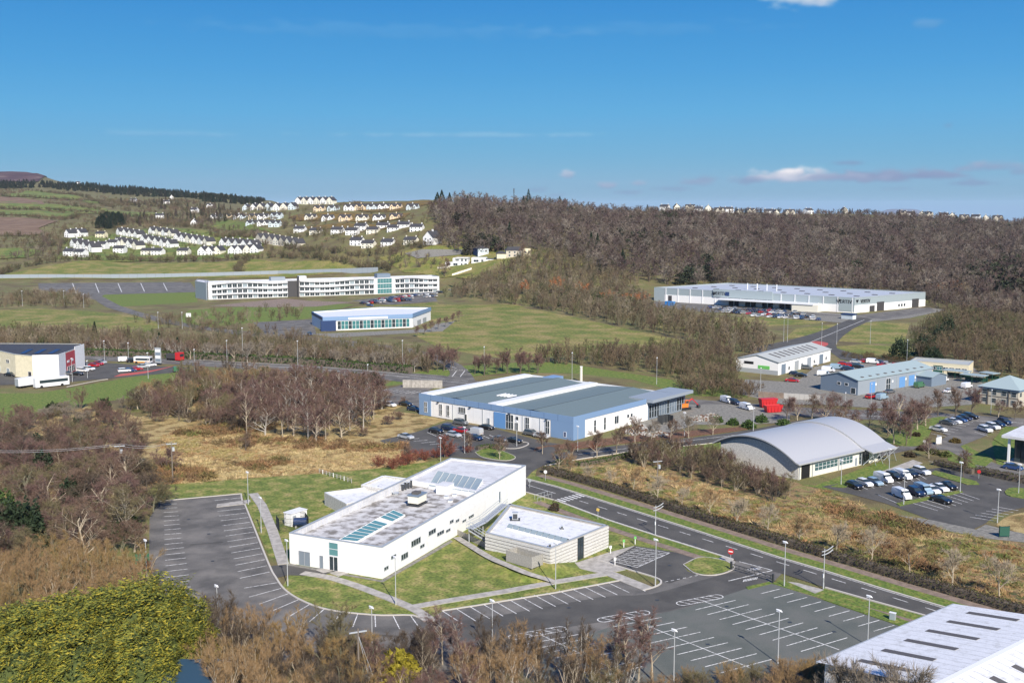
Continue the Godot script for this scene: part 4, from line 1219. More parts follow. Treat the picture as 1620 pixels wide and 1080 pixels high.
	for x in [w * 0.22, w * 0.72]: fbox(hf, "pier", x, x + 0.35, 0, 5.0, 0.0, 0.2, M.slate_brown)
	# glass pavilion at the picture edge
	var gp := at_frame("glass_pavilion", "glass pavilion with a thin flat overhanging roof at the right edge", "pavilion", g(1594, 733), g(1640, 740))
	bx(gp, "roof", Vector3(-1.2, 6.2, -14.0), Vector3(18, 6.8, 1.2), M.roof_metal)
	bx(gp, "column", Vector3(0, 0, -0.25), Vector3(0.5, 6.2, 0.25), M.white_metal)
	bx(gp, "column", Vector3(6.0, 0, -0.2), Vector3(6.3, 6.2, 0.1), M.grey_metal)
	for i in 8: bx(gp, "pane", Vector3(0.8 + i * 1.5, 0.1, -2.1), Vector3(2.2 + i * 1.5, 6.1, -2.04), M.glass)
	for i in 8: bx(gp, "side_pane", Vector3(0.74, 0.1, -3.5 - i * 1.4), Vector3(0.8, 6.1, -2.2 - i * 1.4), M.glass)
	bx(gp, "core", Vector3(2.2, 0, -13), Vector3(17, 6.1, -4), M.navy)
	bx(gp, "plinth", Vector3(-0.6, 0, -13.5), Vector3(18, 0.2, 0.6), M.concrete)
	# green gate post by the rough ground
	var sg := thing("ticket_machine", "small dark green cabinet on two posts at the gravel edge", "cabinet", g(1589, 850))
	bx(sg, "body", Vector3(-0.9, 0.3, -0.2), Vector3(0.9, 2.0, 0.2), M.fence_green)
	for x in [-0.9, 0.8]: bx(sg, "post", Vector3(x, 0, -0.1), Vector3(x + 0.1, 2.2, 0.1), M.fence_green)

func build_far_blocks() -> void:
	# big factory
	var H := 8.6
	var FL := g(1035, 454.5, H)
	var N := g(1353, 471, H)
	var R := g(1465, 462, H)
	var Bk := FL + (R - N)
	var o := thing("factory", "very large low factory clad in grey and white with a loading canopy", "factory")
	var P := [FL, N, R, Bk]
	shell(o, P, H, M.panel_grey, M.roof_vertiv, 0.5, M.grey_metal)
	var f := face(o, FL, N)
	var s := face(o, N, R)
	fbox(f, "lower_cladding", f.l * 0.06, f.l, 0, H * 0.52, 0.0, 0.12, M.white)
	fbox(s, "lower_cladding", 0, s.l, 0, H * 0.5, 0.0, 0.12, M.white)
	for i in 15: fbox(f, "column_strip", f.l * (0.065 + i * 0.066), f.l * (0.065 + i * 0.066) + 0.5, 0, H, 0.12, 0.35, M.white_metal)
	fbox(f, "raised_front", f.l * 0.32, f.l * 0.62, H * 0.55, H + 1.0, 0.0, 0.6, M.panel_grey)
	fbox(f, "end_panel", f.l * 0.93, f.l, H * 0.1, H, 0.13, 0.3, M.panel_grey)
	fbox(f, "loading_canopy", f.l * 0.36, f.l * 0.84, 3.9, 4.4, 0.3, 9.0, M.white_metal)
	fbox(f, "office_box", f.l * 0.74, f.l * 0.86, 0, 3.9, 0.3, 8.5, M.pale_cream)
	for i in 13:
		fbox(f, "dock_door", f.l * (0.375 + i * 0.028), f.l * (0.375 + i * 0.028) + 3.0, 0.2, 3.4, 0.2, 0.4, M.slate if i % 3 else M.white)
	for i in 5: fwin(f, f.l * (0.75 + i * 0.02), f.l * (0.75 + i * 0.02) + 2.4, 0.6, 3.0, M.glass, M.grey_metal, 1, 0)
	fbox(f, "roller_door", f.l * 0.08, f.l * 0.1, 0, 4, 0.12, 0.2, M.slate)
	fbox(f, "sign_plate", f.l * 0.385, f.l * 0.405, H * 0.68, H * 0.95, 0.6, 0.75, M.navy)
	for q in [[s, 0.30, 0.4], [s, 0.8, 0.9]]: fbox(q[0], "roller_door", s.l * q[1], s.l * q[2], 0, 5.2, 0.12, 0.2, M.slate)
	fbox(s, "roller_door", s.l * 0.2, s.l * 0.27, 0, 3.4, 0.12, 0.2, M.slate)
	for i in 3: fwin({"o": o, "f": s.f * Transform3D(Basis(), Vector3(0, 0, 0.12)), "l": s.l}, s.l * (0.6 + i * 0.04), s.l * (0.6 + i * 0.04) + 1.6, 1.4, 3.0, M.glass, M.grey_metal)
	ftext(f, "VERTIV", f.l * 0.355, H * 0.82, 1.9, M.black, 0.66)
	ftext(f, "VERTIV", f.l * 0.955, H * 0.72, 1.9, M.black, 0.36)
	ftext(s, "VERTIV", s.l * 0.14, H * 0.74, 1.9, M.black, 0.2)
	for q in [[f, f.l * 0.325, 0.62], [f, f.l * 0.928, 0.32], [s, s.l * 0.03, 0.14]]:
		var m := MB.new()
		m.tri(Vector3(-1.2, 1.0, 0), Vector3(1.2, 1.0, 0), Vector3(0, -1.0, 0))
		m.tri(Vector3(0.1, 0.6, 0.02), Vector3(1.5, 1.0, 0.02), Vector3(0.6, -0.4, 0.02))
		part(o, "emblem", m.mesh(), M.black, q[0].f * Transform3D(Basis(), Vector3(q[1], H * 0.74, q[2])))
	for i in 24:
		var p: Vector3 = FL.lerp(N, 0.12 + (i % 8) * 0.115) + (R - N) * (0.25 + 0.25 * (i / 8))
		part(o, "rooflight", unit, M.slate, Transform3D(frame(FL, N).basis * Basis.from_scale(Vector3(3.0, 0.3, 2.0)), lift(p, H - 0.35)))
	for i in 4:
		var p: Vector3 = FL.lerp(N, 0.34 + i * 0.05) + (R - N) * 0.4
		var m := MB.new()
		m.tube(lift(p, H - 0.5), lift(p, H + 3.4), 0.3, 0.3, 6)
		part(o, "flue", m.mesh(), M.white_metal)
	var cn := at_frame("container", "blue shipping container at the left end of the factory yard", "container", g(1052, 483), g(1066, 484))
	bx(cn, "box", Vector3(0, 0.1, -2.4), Vector3(6, 2.6, 0), M.blue_plastic)
	for i in 8: bx(cn, "rib", Vector3(0.3 + i * 0.72, 0.2, 0), Vector3(0.5 + i * 0.72, 2.5, 0.06), M.blue_plastic)
	var gate := at_frame("gatehouse", "dark blue roofed gatehouse at the factory entrance", "gatehouse", g(1330, 504), g(1352, 506))
	bx(gate, "walls", Vector3(0.3, 0, -3.5), Vector3(7.2, 2.4, -0.3), M.pale_blue)
	bx(gate, "roof", Vector3(0, 2.4, -4), Vector3(7.5, 2.9, 0), M.navy)
	# far offices with the wavy sunshades
	var OH := 11.0
	var A := g(328, 447, OH)
	var B := g(695, 437, OH)
	var ob := thing("office_building", "long three storey white office block with wavy sunshade fins", "office building")
	var bk := (B - A).normalized().cross(Vector3.UP) * -15.0
	P = [A, B, B + bk, A + bk]
	shell(ob, P, OH, M.office_white, M.roof_metal, 0.4, M.grey_metal)
	var of := face(ob, A, B)
	for wing in [[0.015, 0.325], [0.375, 0.70], [0.795, 0.99]]:
		var wl: float = (wing[1] - wing[0]) * of.l
		for fl in 3:
			var n := int(wl / 3.2)
			for i in n:
				fwin(of, wing[0] * of.l + i * wl / n + 0.25, wing[0] * of.l + (i + 1) * wl / n - 0.25, 0.45 + fl * 3.5, 2.75 + fl * 3.5, M.glass if (i + fl) % 4 else M.glass_blue, M.white_metal, 1, 0)
			for band in 2:      # the wavy fins
				var m := MB.new()
				var prev := Vector3.ZERO
				for i in 25:
					var t := i / 24.0
					var y := 2.75 + fl * 3.5 + band * 0.55 + 0.55 * sin(t * PI * 2.0 * (1.0 if wing[0] < 0.7 else 0.8) + wing[0] * 9.0 - 0.8) * (0.6 + 0.3 * fl)
					var p := Vector3(wing[0] * of.l + t * wl, y, 0.1)
					if i > 0:
						m.quad(prev, p, p + Vector3(0, 0, 0.9), prev + Vector3(0, 0, 0.9))
						m.quad(prev + Vector3(0, 0, 0.9), p + Vector3(0, 0, 0.9), p + Vector3(0, 0.28, 0.9), prev + Vector3(0, 0.28, 0.9))
					prev = p
				part(ob, "sunshade_fin", m.mesh(), M.white_metal, of.f)
	fbox(of, "entrance_recess", of.l * 0.325, of.l * 0.365, 0, OH - 0.3, 0.0, 0.1, M.slate)
	fbox(of, "entrance_fin", of.l * 0.365, of.l * 0.372, 0, OH + 2.6, 0.0, 2.0, M.slate)
	for i in 3: fwin(of, of.l * 0.715, of.l * 0.78, 0.4 + i * 3.5, 3.5 + i * 3.5, M.glass_green, M.white_metal, 4, 1)
	fbox(of, "roof_plant", of.l * 0.26, of.l * 0.32, OH, OH + 2.2, -9, -3, M.blue_grey_light)
	fbox(of, "roof_plant", of.l * 0.38, of.l * 0.41, OH, OH + 2.4, -9, -3, M.white_metal)
	fbox(of, "roof_plant", of.l * 0.72, of.l * 0.78, OH, OH + 2.6, -10, -3, M.blue_grey)
	# its left end
	var le := thing("office_building", "grey panelled end block at the left of the wavy office", "office building")
	shell(le, [g(308, 444.5, OH), g(326, 447.5, OH), g(330, 443.5, OH), g(312, 441.5, OH)], OH, M.blue_grey_light, M.roof_metal, 0.3, M.grey_metal)
	# showroom
	var SH := 6.6
	var sp := [g(493, 493, SH), g(510, 502, SH), g(652, 497, SH), g(681, 486.5, SH), g(600, 486, SH)]
	var sr := thing("showroom", "blue and white showroom with a long glazed front", "showroom")
	shell(sr, sp, SH, M.white, M.white_metal, 0.4, M.blue_panel)
	var sf := face(sr, sp[1], sp[2])
	var sl := face(sr, sp[0], sp[1])
	var sw := face(sr, sp[2], sp[3])
	fbox(sf, "fascia", 0, sf.l, SH - 1.8, SH, 0.0, 0.3, M.blue_panel)
	fbox(sw, "fascia", 0, sw.l, SH - 1.6, SH + 0.3, 0.0, 0.3, M.blue_panel)
	fbox(sl, "fascia", 0, sl.l, SH - 1.4, SH, 0.0, 0.25, M.navy)
	fbox(sf, "sign_board", sf.l * 0.28, sf.l * 0.72, SH - 1.5, SH - 0.5, 0.3, 0.4, M.white)
	fbox(sf, "entrance_block", -1.0, sf.l * 0.14, 0, SH - 1.6, 0.0, 1.2, M.navy)
	for i in 20: fwin(sf, sf.l * (0.16 + i * 0.0405), sf.l * (0.16 + i * 0.0405) + 1.75, 0.5, 4.5, M.glass_green if i % 3 else M.glass, M.white_metal, 0, 1)
	for i in 2: fbox(sw, "roller_door", sw.l * (0.25 + i * 0.3), sw.l * (0.45 + i * 0.3), 0, 2.6, 0.0, 0.06, M.grey_metal)
	# left roadside block
	var LH := 8.0
	var lo := thing("commercial_building", "cream white and red commercial block at the left edge", "building")
	var lp := [g(-30, 553, LH - 1.0), g(23, 565, LH - 1.0), g(50, 563, LH), g(91, 562, LH), g(117, 552.5, LH), g(132, 548, LH), g(126, 544, LH), g(80, 543.5, LH), g(-30, 543, LH)]
	for i in lp.size(): lp[i] = lift(lp[i], LH)
	shell(lo, lp, LH, M.render_cream, M.slate, 0.15, M.grey_metal)
	var lf := face(lo, lp[2], lp[3])
	fbox(lf, "white_panel", 0, lf.l, 0, LH + 0.3, 0.0, 0.12, M.render_white)
	var lm := face(lo, lp[1], lp[2])
	fwin(lm, lm.l * 0.72, lm.l * 0.92, 0.1, 2.4, M.slate, M.white_metal, 0, 0, "door")
	var lr := face(lo, lp[3], lp[4])
	fbox(lr, "white_panel", 0, lr.l * 0.42, 0, LH + 0.3, 0.0, 0.12, M.render_white)
	fbox(lr, "red_panel", lr.l * 0.42, lr.l, 0, LH - 0.2, 0.0, 0.12, M.red_wall)
	for y in [0.8, 4.6]:
		fwin(lr, lr.l * 0.12, lr.l * 0.34, y, y + 2.0, M.glass, M.grey_metal, 1, 0)
	fwin({"o": lo, "f": lr.f * Transform3D(Basis(), Vector3(0, 0, 0.12)), "l": lr.l}, lr.l * 0.5, lr.l * 0.95, 0.6, 2.8, M.glass, M.white_metal, 3, 0)
	for x in [0.5, 0.75]: fbox(lr, "lettering_board", lr.l * x, lr.l * x + 2.0, 4.2, 5.0, 0.12, 0.2, M.white)
	var lw := face(lo, lp[4], lp[5])
	fbox(lw, "white_panel", 0, lw.l, 0, LH + 1.0, 0.0, 0.12, M.render_white)
	var lc := face(lo, lp[0], lp[1])
	for i in 3:
		fwin(lc, lc.l * (0.2 + i * 0.27), lc.l * (0.2 + i * 0.27) + 2.6, 4.4, 5.6, M.glass, M.white_metal, 1, 0)
		fwin(lc, lc.l * (0.2 + i * 0.27), lc.l * (0.2 + i * 0.27) + 2.6, 0.6, 2.4, M.glass_blue, M.white_metal, 1, 0)
	for i in 3:
		var m := MB.new()
		m.quad(g(30 + i * 22, 559, LH), g(44 + i * 22, 552, LH), g(52 + i * 22, 552, LH), g(38 + i * 22, 559, LH))
		part(lo, "solar_panel", m.mesh(), M.navy)
	# retaining walls and fences in the middle distance
	var rw := thing("retaining_wall", "weathered concrete retaining wall below the main road", "wall", Vector3.ZERO)
	var a := g(637, 613)
	var b := g(700, 614)
	for i in 9:
		wall_run(rw, "panel", a.lerp(b, i / 9.0), a.lerp(b, (i + 0.96) / 9.0), 0.0, 2.6, 2.6, 0.3, M.concrete)
	var gw := thing("boundary_wall", "long pale grey boundary fence across the slope behind the offices", "fence", Vector3.ZERO)
	var wp := []
	for q in [[-40, 441], [60, 440], [160, 440], [260, 439], [340, 437], [440, 434], [540, 431], [598, 429]]: wp.append(gt(q[0], q[1]))
	for i in wp.size() - 1:
		for k in 7:
			var p: Vector3 = wp[i].lerp(wp[i + 1], k / 7.0)
			var q: Vector3 = wp[i].lerp(wp[i + 1], (k + 0.985) / 7.0)
			var m := MB.new()
			m.quad(p - Vector3(0, 1, 0), p + Vector3(0, 3.2, 0), q + Vector3(0, 3.2, 0), q - Vector3(0, 1, 0))
			m.quad(p + Vector3(0, 3.2, 0), p + Vector3(0, 3.2, -0.2), q + Vector3(0, 3.2, -0.2), q + Vector3(0, 3.2, 0))
			part(gw, "panel", m.mesh(), M.blue_grey_light)
	var gf := thing("mesh_fence", "dark green mesh fence behind the wavy office's right end", "fence", Vector3.ZERO)
	for q in [[600, 427, 640, 440], [700, 455, 725, 461], [725, 461, 765, 469]]:
		var p := gt(q[0], q[1]) if q[0] == 600 else g(q[0], q[1])
		var e := g(q[2], q[3])
		var m := MB.new()
		m.quad(p, p + Vector3(0, 3.0, 0), e + Vector3(0, 3.0, 0), e)
		part(gf, "panel", m.mesh(), M.fence_green)
	var pil := thing("concrete_pillar", "tall pale pillar on the grass behind the blue unit", "pillar", g(919.5, 604))
	var pm := MB.new()
	pm.tube(Vector3.ZERO, Vector3(0, 5.2, 0), 0.5, 0.45, 8)
	part(pil, "shaft", pm.mesh(), M.pale_cream)
	bx(pil, "cap", Vector3(-0.45, 5.2, -0.45), Vector3(0.45, 5.4, 0.45), M.white)
	var tot := at_frame("totem_sign", "tall grey filling station totem sign by the main road", "sign", g(245, 577), g(256, 577.5))
	bx(tot, "panel", Vector3(0, 0.8, -0.3), Vector3(2.6, 6.6, 0), M.grey_metal)
	for i in 4: bx(tot, "price_panel", Vector3(0.25, 1.4 + i * 1.2, 0), Vector3(2.35, 2.3 + i * 1.2, 0.05), M.white if i % 2 else M.blue_grey)
	bx(tot, "leg", Vector3(0.1, 0, -0.25), Vector3(0.4, 0.8, -0.05), M.dark_steel)
	bx(tot, "leg", Vector3(2.2, 0, -0.25), Vector3(2.5, 0.8, -0.05), M.dark_steel)
	var sb := at_frame("notice_board", "white notice board on the verge of the wavy office drive", "sign", g(294, 506), g(300, 506))
	bx(sb, "panel", Vector3(0, 1.6, -0.1), Vector3(2.6, 3.6, 0), M.white)
	for x in [0.2, 2.2]: bx(sb, "leg", Vector3(x, 0, -0.1), Vector3(x + 0.15, 1.6, -0.02), M.grey_metal)
	var s2 := at_frame("notice_board", "white sign board in the bed beside the hall's entrance", "sign", g(1482, 704), g(1494, 702))
	bx(s2, "panel", Vector3(0, 0.4, -0.2), Vector3(1.9, 1.9, 0), M.white)
	bx(s2, "side_panel", Vector3(1.9, 0.4, -1.4), Vector3(2.0, 2.1, -0.2), M.white)
	bx(s2, "base", Vector3(0, 0, -0.3), Vector3(2.0, 0.4, 0.1), M.concrete)

# ---------- houses ----------
var HOUSE := {}
func build_houses() -> void:
	var r := RandomNumberGenerator.new()
	r.seed = 8
	var mk := func(kind: String) -> Node3D:
		var o := Node3D.new()
		o.name = "proto"
		o.set_meta("category", "house")
		o.set_meta("kindname", "house")
		if kind == "end":          # gable to the viewer, deep plan, in terraces
			gabled(o, 7.4, 9.5, 4.5, 8.2, M.white, M.slate, 0.3)
			for q in [[1.2, 2.5, 0.9, 2.2], [4.9, 6.2, 0.9, 2.2], [1.4, 2.4, 3.0, 4.1], [5.0, 6.0, 3.0, 4.1]]:
				win(o, q[0], q[1], q[2], q[3], 0.0, M.glass, M.white_metal)
			bx(o, "chimney", Vector3(3.3, 7.6, -5.4), Vector3(4.1, 9.3, -4.6), M.white)
		elif kind == "side":        # ridge across, small front gable
			var h := Node3D.new()
			gabled(h, 8.0, 11.0, 5.0, 7.5, M.white, M.slate, 0.3)
			for c in h.get_children():
				h.remove_child(c)
				o.add_child(c, true)
				c.transform = Transform3D(Basis(Vector3(0, 0, -1), Vector3.UP, Vector3(1, 0, 0)), Vector3(11, 0, 0)) * c.transform
			h.free()
			for q in [[1.0, 2.4, 0.9, 2.2], [4.8, 5.9, 0.05, 2.2], [8.2, 9.8, 0.9, 2.2], [1.2, 2.3, 3.2, 4.5], [5.0, 6.0, 3.2, 4.5], [8.6, 9.7, 3.2, 4.5]]:
				win(o, q[0], q[1], q[2], q[3], 0.0, M.glass, M.white_metal)
			for x in [0.6, 9.6]: bx(o, "chimney", Vector3(x, 7.2, -4.4), Vector3(x + 0.8, 8.7, -3.6), M.white)
		else:                       # detached with two front gables
			var h := Node3D.new()
			gabled(h, 8.0, 12.0, 4.4, 7.4, M.white, M.slate, 0.3)
			for c in h.get_children():
				h.remove_child(c)
				o.add_child(c, true)
				c.transform = Transform3D(Basis(Vector3(0, 0, -1), Vector3.UP, Vector3(1, 0, 0)), Vector3(12, 0, 0)) * c.transform
			h.free()
			for x in [0.8, 7.4]:
				var w := Node3D.new()
				gabled(w, 3.8, 4.0, 4.4, 6.6, M.white, M.slate, 0.2)
				for c in w.get_children():
					w.remove_child(c)
					o.add_child(c, true)
					c.transform = Transform3D(Basis(), Vector3(x, 0, 1.0)) * c.transform
				w.free()
				win(o, x + 1.2, x + 2.6, 0.9, 2.3, 1.0, M.glass, M.white_metal, 1)
				win(o, x + 1.3, x + 2.5, 3.2, 4.6, 1.0, M.glass, M.white_metal)
			win(o, 5.4, 6.5, 0.05, 2.2, 0.0, M.slate_brown, M.white_metal, 0, 0, 1.0, "door")
			bx(o, "chimney", Vector3(5.6, 7.0, -4.4), Vector3(6.4, 8.8, -3.6), M.white)
		return o
	for k in ["end", "side", "twin"]: HOUSE[k] = mk.call(k)
	# rows: kind, marks (u, v, u2, v2, number), turn, wall colours, description
	var rows := [
		["side", [553, 388, 571, 393, 602, 391, 638, 388], 0.3, ["white", "pale_cream"], "white house in the lowest row below the wood", "end"],
		["side", [464, 369, 489, 372, 523, 371, 546, 372, 579, 371, 612, 368, 648, 367], 0.25, ["white", "pale_cream", "white"], "white house in the second row above the long field"],
		["side", [560, 365, 595, 364, 628, 363], 0.25, ["white"], "white house tucked behind the second estate row"],
		["twin", [481, 349, 508, 350.5, 535, 350.5, 562, 350.5, 589, 350.5, 616, 349], 0.15, ["pale_cream", "white", "peach"], "twin gabled house in the third row on the gorse slope"],
		["twin", [495, 335, 517, 334.5, 543, 333, 561, 332.5, 579, 332.5, 597, 332, 616, 332.5, 642, 333], 0.15, ["peach", "pale_blue", "white"], "twin gabled house in the fourth row on the gorse slope"],
		["end", [466, 323, 476, 323, 486, 323, 496, 323, 506, 323, 516, 323], 0.4, ["white", "pale_cream"], "white gabled house in the short row on the skyline"],
		["twin", [542, 316.5, 557, 317.5, 572, 316.5, 587, 317.5, 602, 316, 617, 316, 646, 315.5, 674, 315], 0.3, ["white", "slate_brown", "pale_cream"], "house in the top row on the skyline left of the wood"],
		["end", [383, 333.5, 395, 333.5, 406, 333, 418, 333, 431, 333, 443, 332.5, 455, 332], 0.3, ["pale_blue", "white", "pale_cream"], "gabled house in the upper left row below the skyline"],
		["twin", [332, 347, 344, 346.5, 356, 347, 368, 347.5, 379, 348, 392, 348, 406, 348, 427, 346], 0.3, ["white", "pale_blue", "peach"], "house in the curved row at the estate's left"],
		["twin", [388, 358.5, 406, 358.5, 424, 359], 0.2, ["pale_blue", "white"], "house below the curved row beside the estate road"],
		["end", [404, 383, 413, 384.5, 422, 386, 431, 387.5, 440, 389, 450, 390.5, 460, 392], 0.7, ["beige_stone", "pale_cream"], "beige gabled house in the stepped terrace beside the road"],
		["end", [183, 372, 192, 373.5, 201, 375, 210, 376.5], 0.65, ["white"], "white house in the rear left stepped terrace"],
		["end", [234, 370.5, 244, 372, 254, 373.5, 264, 375], 0.65, ["white", "pale_cream"], "white house in the rear right stepped terrace"],
		["end", [221, 384, 231, 386, 241, 388, 251, 390, 261, 392], 0.65, ["white"], "white house in the middle stepped terrace"],
		["end", [274, 381, 283, 382.5, 292, 384, 301, 385.5, 311, 387, 320, 388.5], 0.65, ["white", "white", "pale_cream"], "white house in the terrace right of the middle one"],
		["end", [180, 388, 189, 390, 198, 392, 208, 394.5], 0.65, ["white", "pale_cream"], "white house in the terrace behind the tall trees"],
		["end", [110, 391, 119, 393, 128, 395.5, 138, 398], 0.65, ["white"], "white house in the left end terrace"],
		["side", [99, 405, 115, 406], 0.4, ["white"], "white house nearest the long field at its left"],
		["end", [101, 375, 110, 374, 119, 374], 0.5, ["white"], "white house standing apart near the ploughed field"],
		["side", [150, 376, 150, 393, 168, 390], 0.2, ["cream", "white", "white"], "detached house between the left terraces"],
		["side", [178, 400, 222, 404, 238, 404, 279, 404], 0.2, ["white", "pale_cream"], "house half hidden by the hedge above the long field"],
		["end", [312, 404, 324, 404, 336, 403.5, 360, 403, 370, 403, 384, 402, 395, 401], 0.3, ["white", "white", "pale_cream"], "white house in the hedge row above the long field"],
		["end", [346, 390, 357, 391, 368, 392, 380, 393, 391, 394], 0.6, ["white"], "white house in the terrace left of the beige one"]]
	for row in rows:
		var m: Array = row[1]
		for i in range(0, m.size(), 2):
			var p := gt(m[i], m[i + 1])
			var n := m.size() / 2
			var lab: String = row[4] + (", %s from the left" % ORD[i / 2])
			var o := copy(HOUSE[row[0]], p - Vector3(0, 0.4, 0), -row[2] + r.randf_range(-0.08, 0.08), lab, "houses of the hillside estates")
			if row.size() > 5 and i == m.size() - 2: pass
			paint_house(o, M[row[3][(i / 2) % row[3].size()]])
			if row[0] == "end": o.scale = Vector3.ONE * 1.1
	var o1 := copy(HOUSE.end, gt(669, 387), -0.55, "white gable ended house nearest the wood at the lowest row's end", "houses of the hillside estates")
	o1.scale = Vector3.ONE * 1.35
	# houses along the right-hand skyline
	var sky := [[1042, 1400], [1065, 1400], [1082, 1410], [1096, 1380], [1114, 1400], [1130, 1390], [1146, 1400], [1163, 1380], [1180, 1400], [1206, 1400], [1222, 1390], [1240, 1400], [1275, 1410], [1330, 1450], [1417, 1500], [1432, 1510], [1450, 1500], [1463, 1480], [1484, 1500], [1498, 1490], [1515, 1500], [1532, 1480], [1551, 1490], [1568, 1480]]
	for i in sky.size():
		var x: float = (sky[i][0] - 810.0) / F * sky[i][1]
		var z: float = -sky[i][1]
		var o := copy(HOUSE[["side", "end", "twin"][i % 3]], Vector3(x, land(x, z) + 0.5, z), r.randf_range(-0.6, 0.6), "small white house on the skyline above the wood, %s from the left" % (ORD[i] if i < 20 else ["twenty-first", "twenty-second", "twenty-third", "twenty-fourth"][i - 20]), "skyline houses above the wood")
		paint_house(o, M[["white", "pale_cream", "beige_stone"][i % 3]])
	# farm houses on the left hillside
	for q in [[258, 323, "side", "long white farm building on the hillside"], [300, 336.5, "side", "small white house below the conifer plantation"], [268, 315, "end", "white cottage high on the hillside"], [246, 346, "side", "white house above the left terraces"], [301, 357, "end", "pale house standing alone above the terraces"], [326, 329, "twin", "white farmhouse left of the upper estate row"], [120, 291, "side", "tiny white house at the foot of the heather hill"], [205, 320, "side", "white farmhouse among the hillside fields"]]:
		copy(HOUSE[q[2]], gt(q[0], q[1]), r.randf_range(-0.5, 0.5), q[3], "farm houses on the left hillside")
	for k in HOUSE: HOUSE[k].free()
	# modern villas right of the offices
	var v1 := thing("villa", "white flat roofed two storey villa beside the tall tree", "house", gt(722, 421), -0.15)
	bx(v1, "ground_floor", Vector3(-9, -1, -8), Vector3(9, 3.0, 0), M.white)
	bx(v1, "upper_floor", Vector3(-3, 3.0, -8), Vector3(9, 6.2, -0.6), M.white)
	bx(v1, "roof_slab", Vector3(-1, 6.2, -8.3), Vector3(9.4, 6.6, 0.3), M.white)
	for q in [[-7.5, -4.5, 0.6, 2.4], [-2.5, 1.0, 0.6, 2.4], [3.4, 4.8, 0.2, 2.4], [6.2, 8.2, 0.6, 2.4]]: win(v1, q[0], q[1], q[2], q[3], 0.0, M.glass, M.white_metal, 1)
	for q in [[-1.0, 2.0, 4.0, 5.2], [3.6, 5.0, 3.4, 5.6], [6.4, 8.0, 3.8, 5.4]]: win(v1, q[0], q[1], q[2], q[3], -0.6, M.glass, M.white_metal)
	var v2 := thing("villa", "white flat roofed bungalow with dark windows right of the villa", "house", gt(756, 416), -0.15)
	bx(v2, "main_block", Vector3(-5, -1, -8), Vector3(6, 4.2, 0), M.white)
	bx(v2, "side_block", Vector3(6, -1, -7), Vector3(12, 3.0, -0.4), M.white)
	bx(v2, "side_roof", Vector3(5.8, 3.0, -7.2), Vector3(12.2, 3.4, -0.2), M.slate_blue)
	for q in [[-3.4, 0.6, 0.8, 2.6], [2.6, 4.4, 0.4, 2.8]]: win(v2, q[0], q[1], q[2], q[3], 0.0, M.glass, M.white_metal, 1)
	win(v2, 8.0, 9.4, 0.8, 2.4, -0.4, M.glass, M.white_metal)
	var v3 := thing("house", "square blue walled house with a dark hipped roof above the villas", "house", gt(765, 404), 0.5)
	bx(v3, "walls", Vector3(-5, -1, -8), Vector3(4.5, 5.4, 0), M.pale_blue)
	bx(v3, "side_wall", Vector3(-5.1, -1, -8), Vector3(-5.02, 5.4, 0), M.navy)
	var rf := MB.new()
	for q in [[-5.4, 0.4, 4.9, 0.4], [4.9, 0.4, 4.9, -8.4], [4.9, -8.4, -5.4, -8.4], [-5.4, -8.4, -5.4, 0.4]]: rf.tri(Vector3(q[0], 5.4, q[1]), Vector3(-0.2, 7.8, -4), Vector3(q[2], 5.4, q[3]))
	part(v3, "roof", rf.mesh(), M.slate)
	for x in [-3.0, 1.4]: win(v3, x, x + 1.4, 3.0, 4.4, 0.0, M.glass, M.white_metal)
	var v4 := thing("house", "cream stone house with a dark roof at the wood's edge", "house", gt(815, 407), 0.1)
	bx(v4, "walls", Vector3(-7, -1, -8), Vector3(6, 5.2, 0), M.beige_stone)
	bx(v4, "wing", Vector3(6, -1, -9), Vector3(12, 6.4, 1), M.cream)
	bx(v4, "low_wing", Vector3(-14, -1, -6), Vector3(-7, 2.8, 0.5), M.cream)
	for q in [[-7.4, 6.2, 5.2, 8.0, -8.4, 0.4], [-14.4, -6.8, 2.8, 4.8, -6.4, 0.9]]:
		var m := MB.new()
		m.quad(Vector3(q[0], q[2], q[5]), Vector3(q[0] + 2, q[3], (q[4] + q[5]) / 2), Vector3(q[1] - 2, q[3], (q[4] + q[5]) / 2), Vector3(q[1], q[2], q[5]))
		m.quad(Vector3(q[0], q[2], q[4]), Vector3(q[0] + 2, q[3], (q[4] + q[5]) / 2), Vector3(q[1] - 2, q[3], (q[4] + q[5]) / 2), Vector3(q[1], q[2], q[4]))
		m.tri(Vector3(q[0], q[2], q[5]), Vector3(q[0] + 2, q[3], (q[4] + q[5]) / 2), Vector3(q[0], q[2], q[4]))
		m.tri(Vector3(q[1], q[2], q[5]), Vector3(q[1] - 2, q[3], (q[4] + q[5]) / 2), Vector3(q[1], q[2], q[4]))
		part(v4, "roof", m.mesh(), M.slate)
	for q in [[-5, -3.6], [-1, 0.4], [3, 4.4]]:
		win(v4, q[0], q[1], 0.8, 2.2, 0.0, M.glass, M.white_metal)
		win(v4, q[0], q[1], 3.2, 4.5, 0.0, M.glass, M.white_metal)
	for q in [[7.2, 8.6], [9.6, 11.0]]: win(v4, q[0], q[1], 3.2, 4.6, 1.0, M.glass, M.white_metal)
	for q in [[715, 437, 746, 427, "pale curving garden wall below the villas"], [692, 426, 712, 424, "pale garden wall left of the villas"]]:
		var gw := thing("garden_wall", q[4], "wall", Vector3.ZERO)
		var a := gt(q[0], q[1])
		var b := gt(q[2], q[3])
		var m := MB.new()
		m.quad(a - Vector3(0, 2, 0), a + Vector3(0, 1.8, 0), b + Vector3(0, 1.8, 0), b - Vector3(0, 2, 0))
		m.quad(a + Vector3(0, 1.8, 0), a + Vector3(0, 1.8, -0.4), b + Vector3(0, 1.8, -0.4), b + Vector3(0, 1.8, 0))
		part(gw, "panel", m.mesh(), M.pale_cream)
